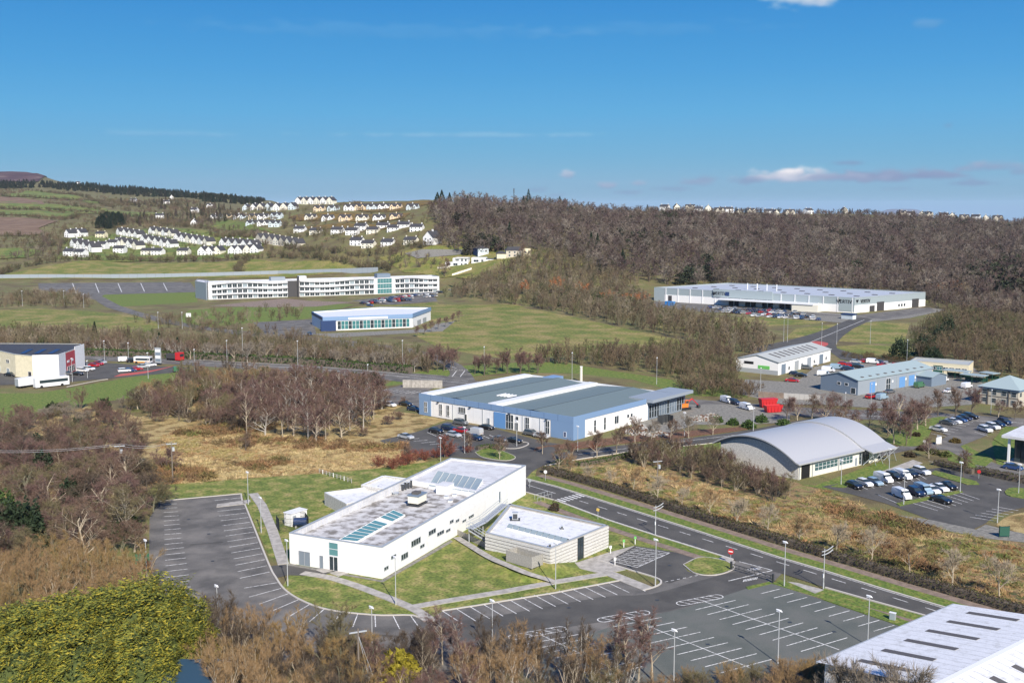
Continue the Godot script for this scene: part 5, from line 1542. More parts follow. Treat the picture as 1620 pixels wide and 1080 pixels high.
	tree("round", "bark", "twig_brown", gt(703, 438), 19.0, "tall bare tree at the right end of the wavy office", "", "bare_tree", "tree", 0.9)
	tree("round", "bark", "twig_brown", gt(826, 411), 17.0, "tall bare tree before the cream stone house", "", "bare_tree", "tree", 0.7)
	var mast := thing("radio_mast", "thin dark mast on the wooded skyline", "mast", gt(813, 340))
	var mm := MB.new()
	mm.tube(Vector3(0, -2, 0), Vector3(0, 26, 0), 0.5, 0.3, 5)
	part(mast, "pole", mm.mesh(), M.dark_steel)
	bx(mast, "antenna", Vector3(-0.5, 22, -0.5), Vector3(0.5, 26.5, 0.5), M.dark_steel)

func paint_house(o: Node, m: Material) -> void:
	for c in o.get_children():
		if str(c.name).begins_with("walls") or str(c.name).begins_with("chimney"):
			c.material_override = m

func win(parent: Node, x0: float, x1: float, y0: float, y1: float, z: float, glass: Material, frame_mat: Material, bars := 0, rails := 0, side := 1.0, called := "window") -> void:
	# a window standing in the wall plane z of the parent's own axes; frame proud of the wall, glass set back in it
	var w := part(parent, called, unit, glass, Transform3D(Basis.from_scale(Vector3(x1 - x0 - 0.1, y1 - y0 - 0.1, 0.04)), Vector3((x0 + x1) / 2, (y0 + y1) / 2, z + side * 0.02)))
	var m := MB.new()
	var t := 0.07
	var zl := z
	var zh := z + side * 0.09
	var b := [[x0, x1, y0 - 0.02, y0 + t], [x0, x1, y1 - t, y1], [x0, x0 + t, y0 + t, y1 - t], [x1 - t, x1, y0 + t, y1 - t]]
	for i in bars:
		var x := x0 + (x1 - x0) * (i + 1) / (bars + 1)
		b.append([x - 0.04, x + 0.04, y0 + t, y1 - t])
	for i in rails:
		var y := y0 + (y1 - y0) * (i + 1) / (rails + 1)
		b.append([x0 + t, x1 - t, y - 0.035, y + 0.035])
	for q in b:
		m.box(Vector3(q[0], q[2], minf(zl, zh)), Vector3(q[1], q[3], maxf(zl, zh)))
	var inv := w.transform.affine_inverse()
	part(w, "frame", m.mesh(), frame_mat, inv)

func lift(p: Vector3, y: float) -> Vector3:
	return Vector3(p.x, y, p.z)

func wall_run(parent: Node, called: String, a: Vector3, b: Vector3, y0: float, ya: float, yb: float, t: float, mat_: Material) -> MeshInstance3D:
	# a straight wall from a to b of thickness t (to the left of the run), its top running from ya to yb
	var d := (b - a)
	d.y = 0.0
	var s := d.normalized().cross(Vector3.UP) * t
	var m := MB.new()
	var A := lift(a, y0)
	var B := lift(b, y0)
	var C := lift(b, yb)
	var D := lift(a, ya)
	m.quad(A, D, C, B)
	m.quad(B - s, C - s, D - s, A - s)
	m.quad(D, D - s, C - s, C)
	m.quad(A, A - s, D - s, D)
	m.quad(B, C, C - s, B - s)
	return part(parent, called, m.mesh(), mat_)

func build_white_block() -> void:
	var o := thing("office_building", "long white flat roofed office block with a slanted skylight and parapet roof", "office building")
	var A := g(457, 843, 5.3)     # front, door end
	var B := g(604, 866, 5.3)     # front corner nearest the lawn
	var C := g(832, 736, 6.3)     # far corner by the road
	var D := g(713, 724, 6.3)     # far corner behind
	var y0 := 4.3
	# walls
	wall_run(o, "front_wall", lift(A, 0), lift(B, 0), 0.0, 5.3, 5.3, 0.35, M.render_white)
	wall_run(o, "side_wall", lift(B, 0), lift(C, 0), 0.0, 5.3, 6.3, 0.35, M.render_white)
	wall_run(o, "end_wall", lift(C, 0), lift(D, 0), 0.0, 6.3, 6.3, 0.35, M.render_white)
	wall_run(o, "rear_wall", lift(D, 0), lift(A, 0), 0.0, 6.3, 5.3, 0.35, M.render_white)
	# metal coping on the parapets
	for q in [[A, B], [B, C], [C, D], [D, A]]:
		var d: Vector3 = (q[1] - q[0]).normalized()
		var s := d.cross(Vector3.UP).normalized() * 0.5
		var m := MB.new()
		var u := Vector3(0, 0.06, 0)
		var a: Vector3 = q[0] + s * 0.1
		var b: Vector3 = q[1] + s * 0.1
		m.quad(a + u, b + u, b + u - s, a + u - s)
		m.quad(a, b, b + u, a + u)
		m.quad(b - s, a - s, a + u - s, b + u - s)
		part(o, "coping", m.mesh(), M.grey_metal)
	# flat felt roof and the tilted metal roof at the far end
	var split := 0.65
	var E1 := B.lerp(C, split)
	var E2 := A.lerp(D, 0.7)
	var inner := func(p: Vector3, y: float) -> Vector3: return lift(p, y)
	var m1 := MB.new()
	m1.quad(lift(A, y0), lift(E2, y0), lift(E1, y0), lift(B, y0))
	part(o, "flat_roof", m1.mesh(), M.roof_felt)
	var k := 14
	for i in k:    # standing-seam sheets of the far roof
		var p0 := E2.lerp(D, float(i) / k)
		var p1 := E2.lerp(D, (i + 0.94) / k)
		var q0 := E1.lerp(C, float(i) / k)
		var q1 := E1.lerp(C, (i + 0.94) / k)
		var ya := lerpf(5.35, 5.95, float(i) / k)
		var yb := lerpf(5.35, 5.95, (i + 0.94) / k)
		var mm := MB.new()
		mm.quad(lift(p0, ya), lift(p1, yb), lift(q1, yb), lift(q0, ya))
		mm.quad(lift(p1, yb), lift(p1, yb - 0.1), lift(q1, yb - 0.1), lift(q1, yb))
		part(o, "roof_sheet", mm.mesh(), M.roof_metal)
	var ml := MB.new()
	ml.quad(lift(E2, y0), lift(E2, 5.35), lift(E1, 5.35), lift(E1, y0))
	ml.quad(lift(E2, 5.24), lift(D, 5.84), lift(C, 5.84), lift(E1, 5.24))
	part(o, "roof_step", ml.mesh(), M.white)
	# sloped glazing in front of the step: panes between white bars
	var fwd := (lift(A, 0) - lift(D, 0)).normalized() * 0.4
	var ga := lift(E2.lerp(E1, 0.27) + fwd, 4.9)
	var gb := lift(E2.lerp(E1, 0.9) + fwd, 5.2)
	var gc := g(764, 758, 6.2)
	var gd := g(692, 744.5, 6.9)
	for i in 7:
		var t0 := i / 7.0 + 0.004
		var t1 := (i + 1) / 7.0 - 0.004
		var mm := MB.new()
		mm.quad(ga.lerp(gb, t0), gd.lerp(gc, t0), gd.lerp(gc, t1), ga.lerp(gb, t1))
		part(o, "roof_pane", mm.mesh(), M.glass_blue)
	var mg := MB.new()
	mg.quad(ga + Vector3(0, -0.05, 0), gd + Vector3(0, -0.05, 0), gc + Vector3(0, -0.05, 0), gb + Vector3(0, -0.05, 0))
	mg.quad(lift(ga, 4.2), ga, gb, lift(gb, 4.2))
	mg.quad(lift(gb, 4.2), gb, gc, lift(gc, 4.2))
	mg.quad(lift(gc, 4.2), gc, gd, lift(gd, 4.2))
	mg.quad(lift(gd, 4.2), gd, ga, lift(ga, 4.2))
	part(o, "glazing_base", mg.mesh(), M.white)
	# inside face panels of the rear parapet
	for i in 40:
		var p := A.lerp(D, 0.02 + i * 0.0192)
		var q := A.lerp(D, 0.02 + (i + 0.9) * 0.0192)
		var s := (D - A).normalized().cross(Vector3.UP) * 0.42
		var mm := MB.new()
		mm.quad(lift(p + s, y0), p + s - Vector3(0, 0.05, 0), q + s - Vector3(0, 0.05, 0), lift(q + s, y0))
		part(o, "parapet_panel", mm.mesh(), M.roof_metal)
	# long skylight, teal panes on a low kerb
	var s0 := g(536, 853, 4.9)
	var s1 := g(566, 856, 4.6)
	var s2 := g(641, 814, 4.6)
	var s3 := g(622, 806, 5.0)
	var sk := MB.new()
	for q in [[s0, s1], [s1, s2], [s2, s3], [s3, s0]]:
		sk.quad(lift(q[0], 4.2), q[0], q[1], lift(q[1], 4.2))
	sk.quad(s0 - Vector3(0, 0.06, 0), s3 - Vector3(0, 0.06, 0), s2 - Vector3(0, 0.06, 0), s1 - Vector3(0, 0.06, 0))
	part(o, "skylight_kerb", sk.mesh(), M.white)
	for i in 11:
		if i == 7: continue
		var t0 := i / 11.0 + 0.009
		var t1 := (i + 1) / 11.0 - 0.009
		var mm := MB.new()
		mm.quad(s0.lerp(s3, t0).lerp(s1.lerp(s2, t0), 0.04), s0.lerp(s3, t1).lerp(s1.lerp(s2, t1), 0.04), s0.lerp(s3, t1).lerp(s1.lerp(s2, t1), 0.93), s0.lerp(s3, t0).lerp(s1.lerp(s2, t0), 0.93))
		part(o, "skylight_pane", mm.mesh(), M.glass_teal)
	# openings: the front
	var ff := Node3D.new()
	var fa := frame(lift(A, 0), lift(B, 0))
	var L := A.distance_to(B)
	var hold := func(fr: Transform3D) -> Callable:
		return func(x0, x1, yy0, yy1, gl, frm, bars, rails, nm):
			var n := o.get_child_count()
			win(o, x0, x1, yy0, yy1, 0.0, gl, frm, bars, rails, 1.0, nm)
			var w: MeshInstance3D = o.get_child(n)
			w.transform = fr * w.transform
	ff.free()
	var front: Callable = hold.call(fa)
	front.call(L * 0.105, L * 0.23, 0.05, 2.55, M.door_grey, M.grey_metal, 1, 0, "double_door")
	front.call(L * 0.335, L * 0.375, 0.05, 2.3, M.door_grey, M.grey_metal, 0, 0, "door")
	front.call(L * 0.438, L * 0.54, 2.6, 4.9, M.glass_teal, M.white_metal, 0, 1, "entrance_window")
	front.call(L * 0.44, L * 0.535, 0.05, 2.5, M.glass, M.white_metal, 1, 0, "entrance_door")
	var fs := frame(lift(B, 0), lift(C, 0))
	var LS := lift(B, 0).distance_to(lift(C, 0))
	var side: Callable = hold.call(fs)
	var sx := func(u: float, v: float) -> Array:     # where a mark falls on the side wall: distance along, height
		var d := ray(u, v)
		var n: Vector3 = fs.basis.z
		var t := n.dot(fs.origin - Vector3(0, EYE, 0)) / n.dot(d)
		var p := Vector3(0, EYE, 0) + d * t
		return [(p - fs.origin).dot(fs.basis.x), p.y]
	for q in [[618, 878, 626, 885], [634, 875, 645, 887], [607, 896, 614, 903], [650, 853, 665, 866], [664, 861, 671, 868], [677.5, 838, 689, 848], [691, 841, 702, 849], [705, 837, 712, 843], [711, 822, 717, 829], [720.5, 821, 726, 827], [731, 822, 737, 827], [741, 815, 749, 821]]:
		var a: Array = sx.call(q[0], (q[1] + q[3]) / 2.0)
		var b: Array = sx.call(q[2], (q[1] + q[3]) / 2.0)
		var hgt: float = (q[3] - q[1]) * 0.055
		side.call(a[0], b[0], a[1] - hgt, a[1] + hgt * 0.5, M.glass, M.grey_metal, maxi(int((b[0] - a[0]) / 0.9), 1), 0, "window")
	var dr: Array = sx.call(790, 790)
	side.call(dr[0] - 0.5, dr[0] + 0.5, dr[1] - 0.6, dr[1] + 1.7, M.door_grey, M.white_metal, 0, 0, "stair_door")
	# ---- plant on the roof ----
	var fr := frame(A, D)
	var plant := func(called: String, label: String, category: String, u: float, v: float) -> Node3D:
		var p := g(u, v, y0)
		var t := thing(called, label, category)
		t.transform = Transform3D(fs.basis, p)
		return t
	var ah: Node3D = plant.call("air_handling_unit", "beige air handling unit on dark legs on the white block's roof", "air handler", 660, 798)
	bx(ah, "casing", Vector3(-1.6, 0.6, -1.1), Vector3(1.6, 2.0, 1.1), M.pale_cream)
	bx(ah, "lid", Vector3(-1.75, 2.0, -1.25), Vector3(1.75, 2.15, 1.25), M.blue_grey)
	bx(ah, "fan_cowl", Vector3(-0.9, 2.15, -0.7), Vector3(0.5, 2.6, 0.6), M.slate_brown)
	for sx_ in [-1.4, 1.4]:
		for sz in [-0.9, 0.9]: bx(ah, "leg", Vector3(sx_ - 0.08, 0, sz - 0.08), Vector3(sx_ + 0.08, 0.6, sz + 0.08), M.dark_steel)
	bx(ah, "skid", Vector3(-1.8, 0.25, -1.3), Vector3(1.8, 0.4, 1.3), M.dark_steel)
	var wb: Node3D = plant.call("roof_housing", "white metal housing on the roof beside the blue glazing", "roof housing", 704, 779)
	bx(wb, "casing", Vector3(-1.5, 0, -1.2), Vector3(1.5, 1.7, 1.2), M.white_metal)
	bx(wb, "lid", Vector3(-1.55, 1.7, -1.25), Vector3(1.55, 1.8, 1.25), M.roof_metal)
	for i in 4:
		var pp: Node3D = plant.call("roof_flue", "dark flue pipe rising by the rear parapet, %s from the glazing" % ORD[3 - i], "flue", 637 + i * 4.5, 776 - i * 1.6)
		var m := MB.new()
		m.tube(Vector3.ZERO, Vector3(0, 1.3 + 0.2 * (i % 2), 0), 0.22, 0.22, 8)
		part(pp, "pipe", m.mesh(), M.dark_steel)
		var mc := MB.new()
		mc.tube(Vector3(0, 1.35 + 0.2 * (i % 2), 0), Vector3(0, 1.55 + 0.2 * (i % 2), 0), 0.36, 0.05, 8)
		part(pp, "cowl", mc.mesh(), M.galv)
	var vd: Node3D = plant.call("roof_vent", "round flat vent on the felt roof below the flues", "roof vent", 626, 782)
	var vm := MB.new()
	vm.tube(Vector3.ZERO, Vector3(0, 0.4, 0), 0.5, 0.5, 10)
	vm.tube(Vector3(0, 0.4, 0), Vector3(0, 0.62, 0), 0.75, 0.0, 10)
	part(vd, "cowl", vm.mesh(), M.galv)
	for i in 3:
		var rb: Node3D = plant.call("roof_hatch", "small white roof box east of the air handling unit, %s from it" % ORD[i], "roof hatch", 706 + i * 6.5, 787.5 - i * 1.5 + (i % 2) * 8.0)
		bx(rb, "curb", Vector3(-0.4, 0, -0.35), Vector3(0.4, 0.35, 0.35), M.white)
		bx(rb, "lid", Vector3(-0.45, 0.35, -0.4), Vector3(0.45, 0.42, 0.4), M.galv)
	# ---- low boxes behind ----
	for q in [[[513, 779, 600, 768.5, 601, 784, 548, 797], 2.6, "low flat roofed annexe nearest the skip compound"], [[571, 767, 606, 752, 652, 758, 612, 774], 3.1, "low flat roofed annexe beyond the nearer annexe behind the block"]]:
		var an := thing("annexe", "white roofed stone faced " + q[2], "annexe")
		var pts := gs(q[0], q[1])
		for i in 4:
			wall_run(an, "stone_wall", lift(pts[i], 0), lift(pts[(i + 1) % 4], 0), 0.0, q[1], q[1], -0.3, M.stone)
			for c in 6:     # coursed stone
				var a: Vector3 = pts[i]
				var b: Vector3 = pts[(i + 1) % 4]
				var n := (b - a).normalized().cross(Vector3.UP) * 0.03
				wall_run(an, "stone_course", lift(a, 0) + n, lift(b, 0) + n, c * q[1] / 6.0, (c + 0.88) * q[1] / 6.0, (c + 0.88) * q[1] / 6.0, 0.06, M.stone)
		var m := MB.new()
		m.prism(pts, q[1] - 0.55, q[1] - 0.45)
		part(an, "flat_roof", m.mesh(), M.roof_white)
		for i in 4:
			wall_run(an, "coping", lift(pts[i], 0), lift(pts[(i + 1) % 4], 0), q[1], q[1] + 0.08, q[1] + 0.08, -0.4, M.white_metal)
	# ---- stone-clad wing on the right ----
	var w := thing("wing_building", "low stone clad wing with white flat roof joined to the white block", "building wing")
	var H := 4.0
	var P := [g(768, 843, H), g(871, 868, H), g(962.5, 831, H), g(806, 797, H)]
	for i in 4:
		var a: Vector3 = P[i]
		var b: Vector3 = P[(i + 1) % 4]
		wall_run(w, "wall", lift(a, 0), lift(b, 0), 0.0, H, H, 0.35, M.concrete)
		if i < 2:
			var n := (b - a).normalized().cross(Vector3.UP) * 0.12
			var courses := 7
			for c in courses:
				var y := c * H / courses
				var segs := [[0.0, 1.0]] if i == 0 else [[0.0, 0.44], [0.56, 1.0]]
				for sgm in segs:
					wall_run(w, "stone_course", lift(a.lerp(b, sgm[0]), 0) + n, lift(a.lerp(b, sgm[1]), 0) + n, y, y + H / courses - 0.15, y + H / courses - 0.15, 0.12, M.clad)
		wall_run(w, "coping", lift(a, 0), lift(b, 0), H, H + 0.1, H + 0.1, 0.45, M.grey_metal)
	grass_bank(P[0], P[1], P[2])
	var mr := MB.new()
	mr.prism(P, H - 0.5, H - 0.4)
	part(w, "flat_roof", mr.mesh(), M.roof_white)
	var fw := frame(lift(P[1], 0), lift(P[2], 0))
	var LW: float = P[1].distance_to(P[2])
	var nn := w.get_child_count()
	win(w, LW * 0.45, LW * 0.55, 0.1, 3.9, 0.02, M.glass, M.dark_steel, 1, 3, 1.0, "corner_window")
	w.get_child(nn).transform = fw * w.get_child(nn).transform
	# raised pitched rooflight on the wing
	var ra := g(801, 833, H)
	var rb_ := g(895, 857, H)
	var rl := at_frame("rooflight", "long grey pitched rooflight on the wing's white roof", "rooflight", ra, rb_)
	rl.position.y = H - 0.4
	var LL := ra.distance_to(rb_)
	bx(rl, "kerb", Vector3(0, 0, -1.3), Vector3(LL, 0.3, 0.0), M.white)
	for i in 10:
		var x0 := LL * i / 10.0 + 0.04
		var x1 := LL * (i + 1) / 10.0 - 0.04
		var m := MB.new()
		m.quad(Vector3(x0, 0.32, 0.0), Vector3(x0, 0.85, -0.65), Vector3(x1, 0.85, -0.65), Vector3(x1, 0.32, 0.0))
		m.quad(Vector3(x0, 0.32, -1.3), Vector3(x0, 0.85, -0.65), Vector3(x1, 0.85, -0.65), Vector3(x1, 0.32, -1.3))
		part(rl, "pane", m.mesh(), M.glass_blue)
	for q in [[815, 822, "grey cooling unit on the wing's roof near the stair"], [870, 865.5, "small vent near the front parapet of the wing's roof"], [889, 836.5, "small vent in the middle of the wing's roof"]]:
		var cu := thing("roof_unit", q[2], "roof unit", g(q[0], q[1], H - 0.4))
		var big: float = 1.0 if q[0] == 815 else 0.4
		bx(cu, "casing", Vector3(-0.55, 0.15, -0.5) * big, Vector3(0.55, 1.4, 0.5) * big, M.galv)
		bx(cu, "grille", Vector3(-0.4, 0.3, 0.5) * big, Vector3(0.4, 1.2, 0.56) * big, M.dark_steel)
		bx(cu, "base", Vector3(-0.9, 0, -0.8) * big, Vector3(0.9, 0.15, 0.8) * big, M.dark_steel)
	# ---- steel fire stair: landing at the door, bridge, flight down to the lawn ----
	var p0 := g(798, 797, 3.6)
	var p1 := g(764, 825, 3.2)
	var p2 := g(742, 836, 3.0)
	var p3 := g(784, 862, 0.2)
	var stair := thing("fire_stair", "grey steel fire escape bridge and stair between block and wing", "stair")
	var walk := func(a: Vector3, b: Vector3, wd: float, steps: int) -> void:
		var d := b - a
		var hd := Vector3(d.x, 0, d.z).normalized()
		var s := hd.cross(Vector3.UP) * wd / 2.0
		if steps == 0:
			var m := MB.new()
			m.quad(a - s, b - s, b + s, a + s)
			m.quad(a - s - Vector3(0, 0.2, 0), b - s - Vector3(0, 0.2, 0), b - s, a - s)
			m.quad(a + s - Vector3(0, 0.2, 0), b + s - Vector3(0, 0.2, 0), b + s, a + s)
			part(stair, "walkway", m.mesh(), M.galv)
		for i in steps:
			var c := a + d * ((i + 0.5) / steps)
			var m := MB.new()
			m.quad(c - s - hd * 0.16, c - s + hd * 0.16, c + s + hd * 0.16, c + s - hd * 0.16)
			m.quad(c - s + hd * 0.16, c - s + hd * 0.16 - Vector3(0, 0.06, 0), c + s + hd * 0.16 - Vector3(0, 0.06, 0), c + s + hd * 0.16)
			part(stair, "tread", m.mesh(), M.dark_steel)
		for sg in [-1.0, 1.0]:
			var m := MB.new()
			var o1: Vector3 = a + s * sg
			var o2: Vector3 = b + s * sg
			for hh in [1.05, 0.55]:
				m.tube(o1 + Vector3(0, hh, 0), o2 + Vector3(0, hh, 0), 0.045, 0.045, 4)
			m.tube(o1 - Vector3(0, 0.1, 0), o2 - Vector3(0, 0.1, 0), 0.11, 0.11, 4)
			var n := int(a.distance_to(b) / 0.7) + 1
			for i in n + 1:
				var q: Vector3 = o1.lerp(o2, float(i) / n)
				m.tube(q, q + Vector3(0, 1.05, 0), 0.025, 0.025, 3)
			part(stair, "railing", m.mesh(), M.galv)
	walk.call(p0, p1, 1.3, 0)
	walk.call(p1, p2, 1.3, 0)
	walk.call(p2, p3, 1.3, 16)
	for q in [p0, p1, p2]:
		var m := MB.new()
		m.tube(lift(q, 0), q, 0.09, 0.09, 6)
		part(stair, "post", m.mesh(), M.galv)
	# ---- timber bin store and fences ----
	var b0 := g(801, 888, 1.25)
	var b1 := g(841, 900, 1.25)
	var bs := at_frame("bin_store", "weathered timber bin store with vertical boards before the wing", "bin store", b0, b1)
	bs.position.y = 1.25
	var bl := b0.distance_to(b1)
	var bw := 2.6
	for sd in 4:
		var n := 20 if sd % 2 == 0 else 14
		for i in n:
			var t0 := float(i) / n
			var bl_w := (bl if sd % 2 == 0 else bw) / n - 0.03
			var hh := 1.9 + 0.03 * ((i * 7) % 3)
			if sd == 0: bx(bs, "board", Vector3(t0 * bl, 0.05, -0.03), Vector3(t0 * bl + bl_w, hh, 0.0), M.timber)
			elif sd == 2: bx(bs, "board", Vector3(t0 * bl, 0.05, -bw), Vector3(t0 * bl + bl_w, hh, -bw + 0.03), M.timber)
			elif sd == 1: bx(bs, "board", Vector3(bl - 0.03, 0.05, -t0 * bw - bl_w), Vector3(bl, hh, -t0 * bw), M.timber)
			else: bx(bs, "board", Vector3(0, 0.05, -t0 * bw - bl_w), Vector3(0.03, hh, -t0 * bw), M.timber)
	for q in [[0, 0], [bl, 0], [0, -bw], [bl, -bw], [bl / 2, 0]]:
		bx(bs, "post", Vector3(q[0] - 0.07, 0, q[1] - 0.07 - 0.08), Vector3(q[0] + 0.07, 2.0, q[1] - 0.08 + 0.07), M.timber)

func grass_bank(a: Vector3, b: Vector3, c: Vector3) -> void:
	# grass heaped against the wing, with the footpath running along its shoulder
	var mid := [g(722, 850, 0.15), g(745, 864, 0.7), g(775, 882, 1.1), g(803, 894, 1.25), g(832, 906, 1.1), g(858, 914, 0.6), g(880, 921, 0.12)]
	var inn := []
	var hy := [0.5, 1.0, 1.25, 1.3, 1.4, 1.5, 1.5]
	for k in 7: inn.append(lift(a.lerp(b, [-0.1, 0.0, 0.2, 0.42, 0.66, 0.88, 1.0][k]), hy[k]))
	var ow := [5.0, 5.0, 4.5, 3.2, 2.0, 1.0, 0.2]
	var n1 := (b - a).normalized().cross(Vector3.UP)
	var n2 := (c - b).normalized().cross(Vector3.UP)
	var m := MB.new()
	for k in 6:
		m.quad(inn[k], mid[k], mid[k + 1], inn[k + 1])
		m.quad(mid[k], lift(mid[k] + n1 * ow[k], 0.055), lift(mid[k + 1] + n1 * ow[k + 1], 0.055), mid[k + 1])
	var fan := [mid[6], lift(b + (n1 + n2).normalized() * 3.0, 0.055), lift(b + n2 * 3.0, 0.055), lift(b.lerp(c, 0.25) + n2 * 3.5, 0.055), lift(b.lerp(c, 0.4) + n2 * 0.3, 0.055)]
	for k in 4: m.tri(lift(b, 1.5), fan[k], fan[k + 1])
	m.tri(lift(b, 1.5), lift(b.lerp(c, 0.4), 0.055), fan[4])
	setting("grass_bank", m.mesh(), M.lawn)
	setting("footpath", strip_mesh(smooth(mid, 3), 1.4, 0.02, 0.07, true), M.concrete)

# ---------- plants ----------
var TREE := {}      # kind -> array of [trunk mesh, crown mesh]
var LOW := {}       # kind -> one coloured mesh for masses

func perp(d: Vector3, r: RandomNumberGenerator) -> Vector3:
	var q := Vector3(r.randf() - 0.5, r.randf() - 0.5, r.randf() - 0.5)
	return d.cross(q).normalized()

func sliver(m: MB, p: Vector3, d: Vector3, len: float, w: float, r: RandomNumberGenerator) -> void:
	var s := perp(d, r) * w * 0.5
	m.tri(p - s, p + s, p + d * len)

func grow(bark: MB, twig: MB, p: Vector3, dir: Vector3, len: float, rad: float, lvl: int, s: Dictionary, r: RandomNumberGenerator) -> void:
	var last: int = s.n.size()
	var segs := 3 if lvl == 0 else 2
	var q := p
	var d := dir
	var pts := [p]
	var rr := rad
	for i in segs:
		d = (d + Vector3(r.randf() - 0.5, r.randf() - 0.5, r.randf() - 0.5) * s.wiggle + Vector3(0, s.up, 0) * (0.25 if lvl > 0 else 0.05)).normalized()
		var nq := q + d * len / segs
		var nr: float = rad * (1.0 - (i + 1.0) / segs * 0.72)
		if lvl < last:
			bark.tube(q, nq, rr, nr, 5 if lvl == 0 else 3)
		else:
			sliver(twig, q, d, len / segs * (1.5 if i == segs - 1 else 1.05), maxf(rr * 2.2, s.tw), r)
		q = nq
		rr = nr
		pts.append(q)
	if lvl < last:
		var n: int = s.n[lvl]
		for k in n:
			var t: float = lerpf(s.start if lvl == 0 else 0.25, 1.0, (k + r.randf()) / n)
			var f := t * segs
			var i := mini(int(f), segs - 1)
			var at: Vector3 = pts[i].lerp(pts[i + 1], f - i)
			var ax: Vector3 = (pts[i + 1] - pts[i]).normalized()
			var side := perp(ax, r)
			var ang: float = deg_to_rad(r.randf_range(s.spread[0], s.spread[1])) * (1.0 - 0.35 * t if lvl == 0 else 1.0)
			var cd := (ax * cos(ang) + side * sin(ang)).normalized()
			var cl: float = len * s.ratio * r.randf_range(0.7, 1.15) * (1.15 - 0.6 * (t - s.start) if lvl == 0 else 1.1 - 0.4 * t)
			grow(bark, twig, at, cd, cl, rad * lerpf(0.5, 0.28, t), lvl + 1, s, r)
	if lvl >= last - 1:
		var n: int = s.twigs
		for k in n:
			var f := r.randf_range(0.15, 1.0) * segs
			var i := mini(int(f), segs - 1)
			var at: Vector3 = pts[i].lerp(pts[i + 1], f - i)
			var cd := (d + perp(d, r) * r.randf_range(0.3, 1.1) + Vector3(0, s.up * 0.6, 0)).normalized()
			sliver(twig, at, cd, s.tl * r.randf_range(0.5, 1.2), s.tw, r)

func make_tree(seed_: int, s: Dictionary, bark: MB, twig: MB) -> void:
	var r := RandomNumberGenerator.new()
	r.seed = seed_
	for k in s.stems:
		var d := Vector3.UP
		var p := Vector3.ZERO
		if s.stems > 1:
			var q: float = TAU * (k + r.randf() * 0.6) / s.stems
			p = Vector3(cos(q), 0, sin(q)) * 0.25 * s.h * 0.1
			d = (Vector3.UP + Vector3(cos(q), 0, sin(q)) * r.randf_range(0.08, s.lean)).normalized()
		grow(bark, twig, p - Vector3(0, 0.3, 0), d, s.h * s.trunk * r.randf_range(0.82, 1.05), s.rad, 0, s, r)

# every kind is drawn 8 m tall and scaled where it stands
var SPEC := {
	"vase": {"h": 8.0, "trunk": 0.62, "stems": 1, "rad": 0.16, "n": [9, 5, 4], "twigs": 9, "tl": 0.85, "tw": 0.042, "spread": [32, 58], "ratio": 0.62, "start": 0.28, "wiggle": 0.24, "up": 0.5, "lean": 0.0},
	"round": {"h": 8.0, "trunk": 0.7, "stems": 1, "rad": 0.17, "n": [13, 6, 4], "twigs": 7, "tl": 0.8, "tw": 0.027, "spread": [45, 75], "ratio": 0.55, "start": 0.2, "wiggle": 0.3, "up": 0.3, "lean": 0.0},
	"birch": {"h": 8.0, "trunk": 0.95, "stems": 1, "rad": 0.085, "n": [17, 5, 3], "twigs": 7, "tl": 0.6, "tw": 0.02, "spread": [28, 50], "ratio": 0.3, "start": 0.3, "wiggle": 0.12, "up": 0.25, "lean": 0.0},
	"thicket": {"h": 8.0, "trunk": 0.8, "stems": 6, "rad": 0.085, "n": [7, 4, 3], "twigs": 5, "tl": 0.85, "tw": 0.026, "spread": [18, 40], "ratio": 0.36, "start": 0.25, "wiggle": 0.16, "up": 0.45, "lean": 0.42},
	"spread": {"h": 8.0, "trunk": 0.6, "stems": 4, "rad": 0.11, "n": [8, 5, 4], "twigs": 7, "tl": 0.8, "tw": 0.026, "spread": [35, 70], "ratio": 0.5, "start": 0.18, "wiggle": 0.3, "up": 0.25, "lean": 0.7},
	"bush": {"h": 8.0, "trunk": 0.85, "stems": 22, "rad": 0.06, "n": [5, 3], "twigs": 5, "tl": 1.5, "tw": 0.06, "spread": [18, 45], "ratio": 0.4, "start": 0.2, "wiggle": 0.2, "up": 0.3, "lean": 0.95}}

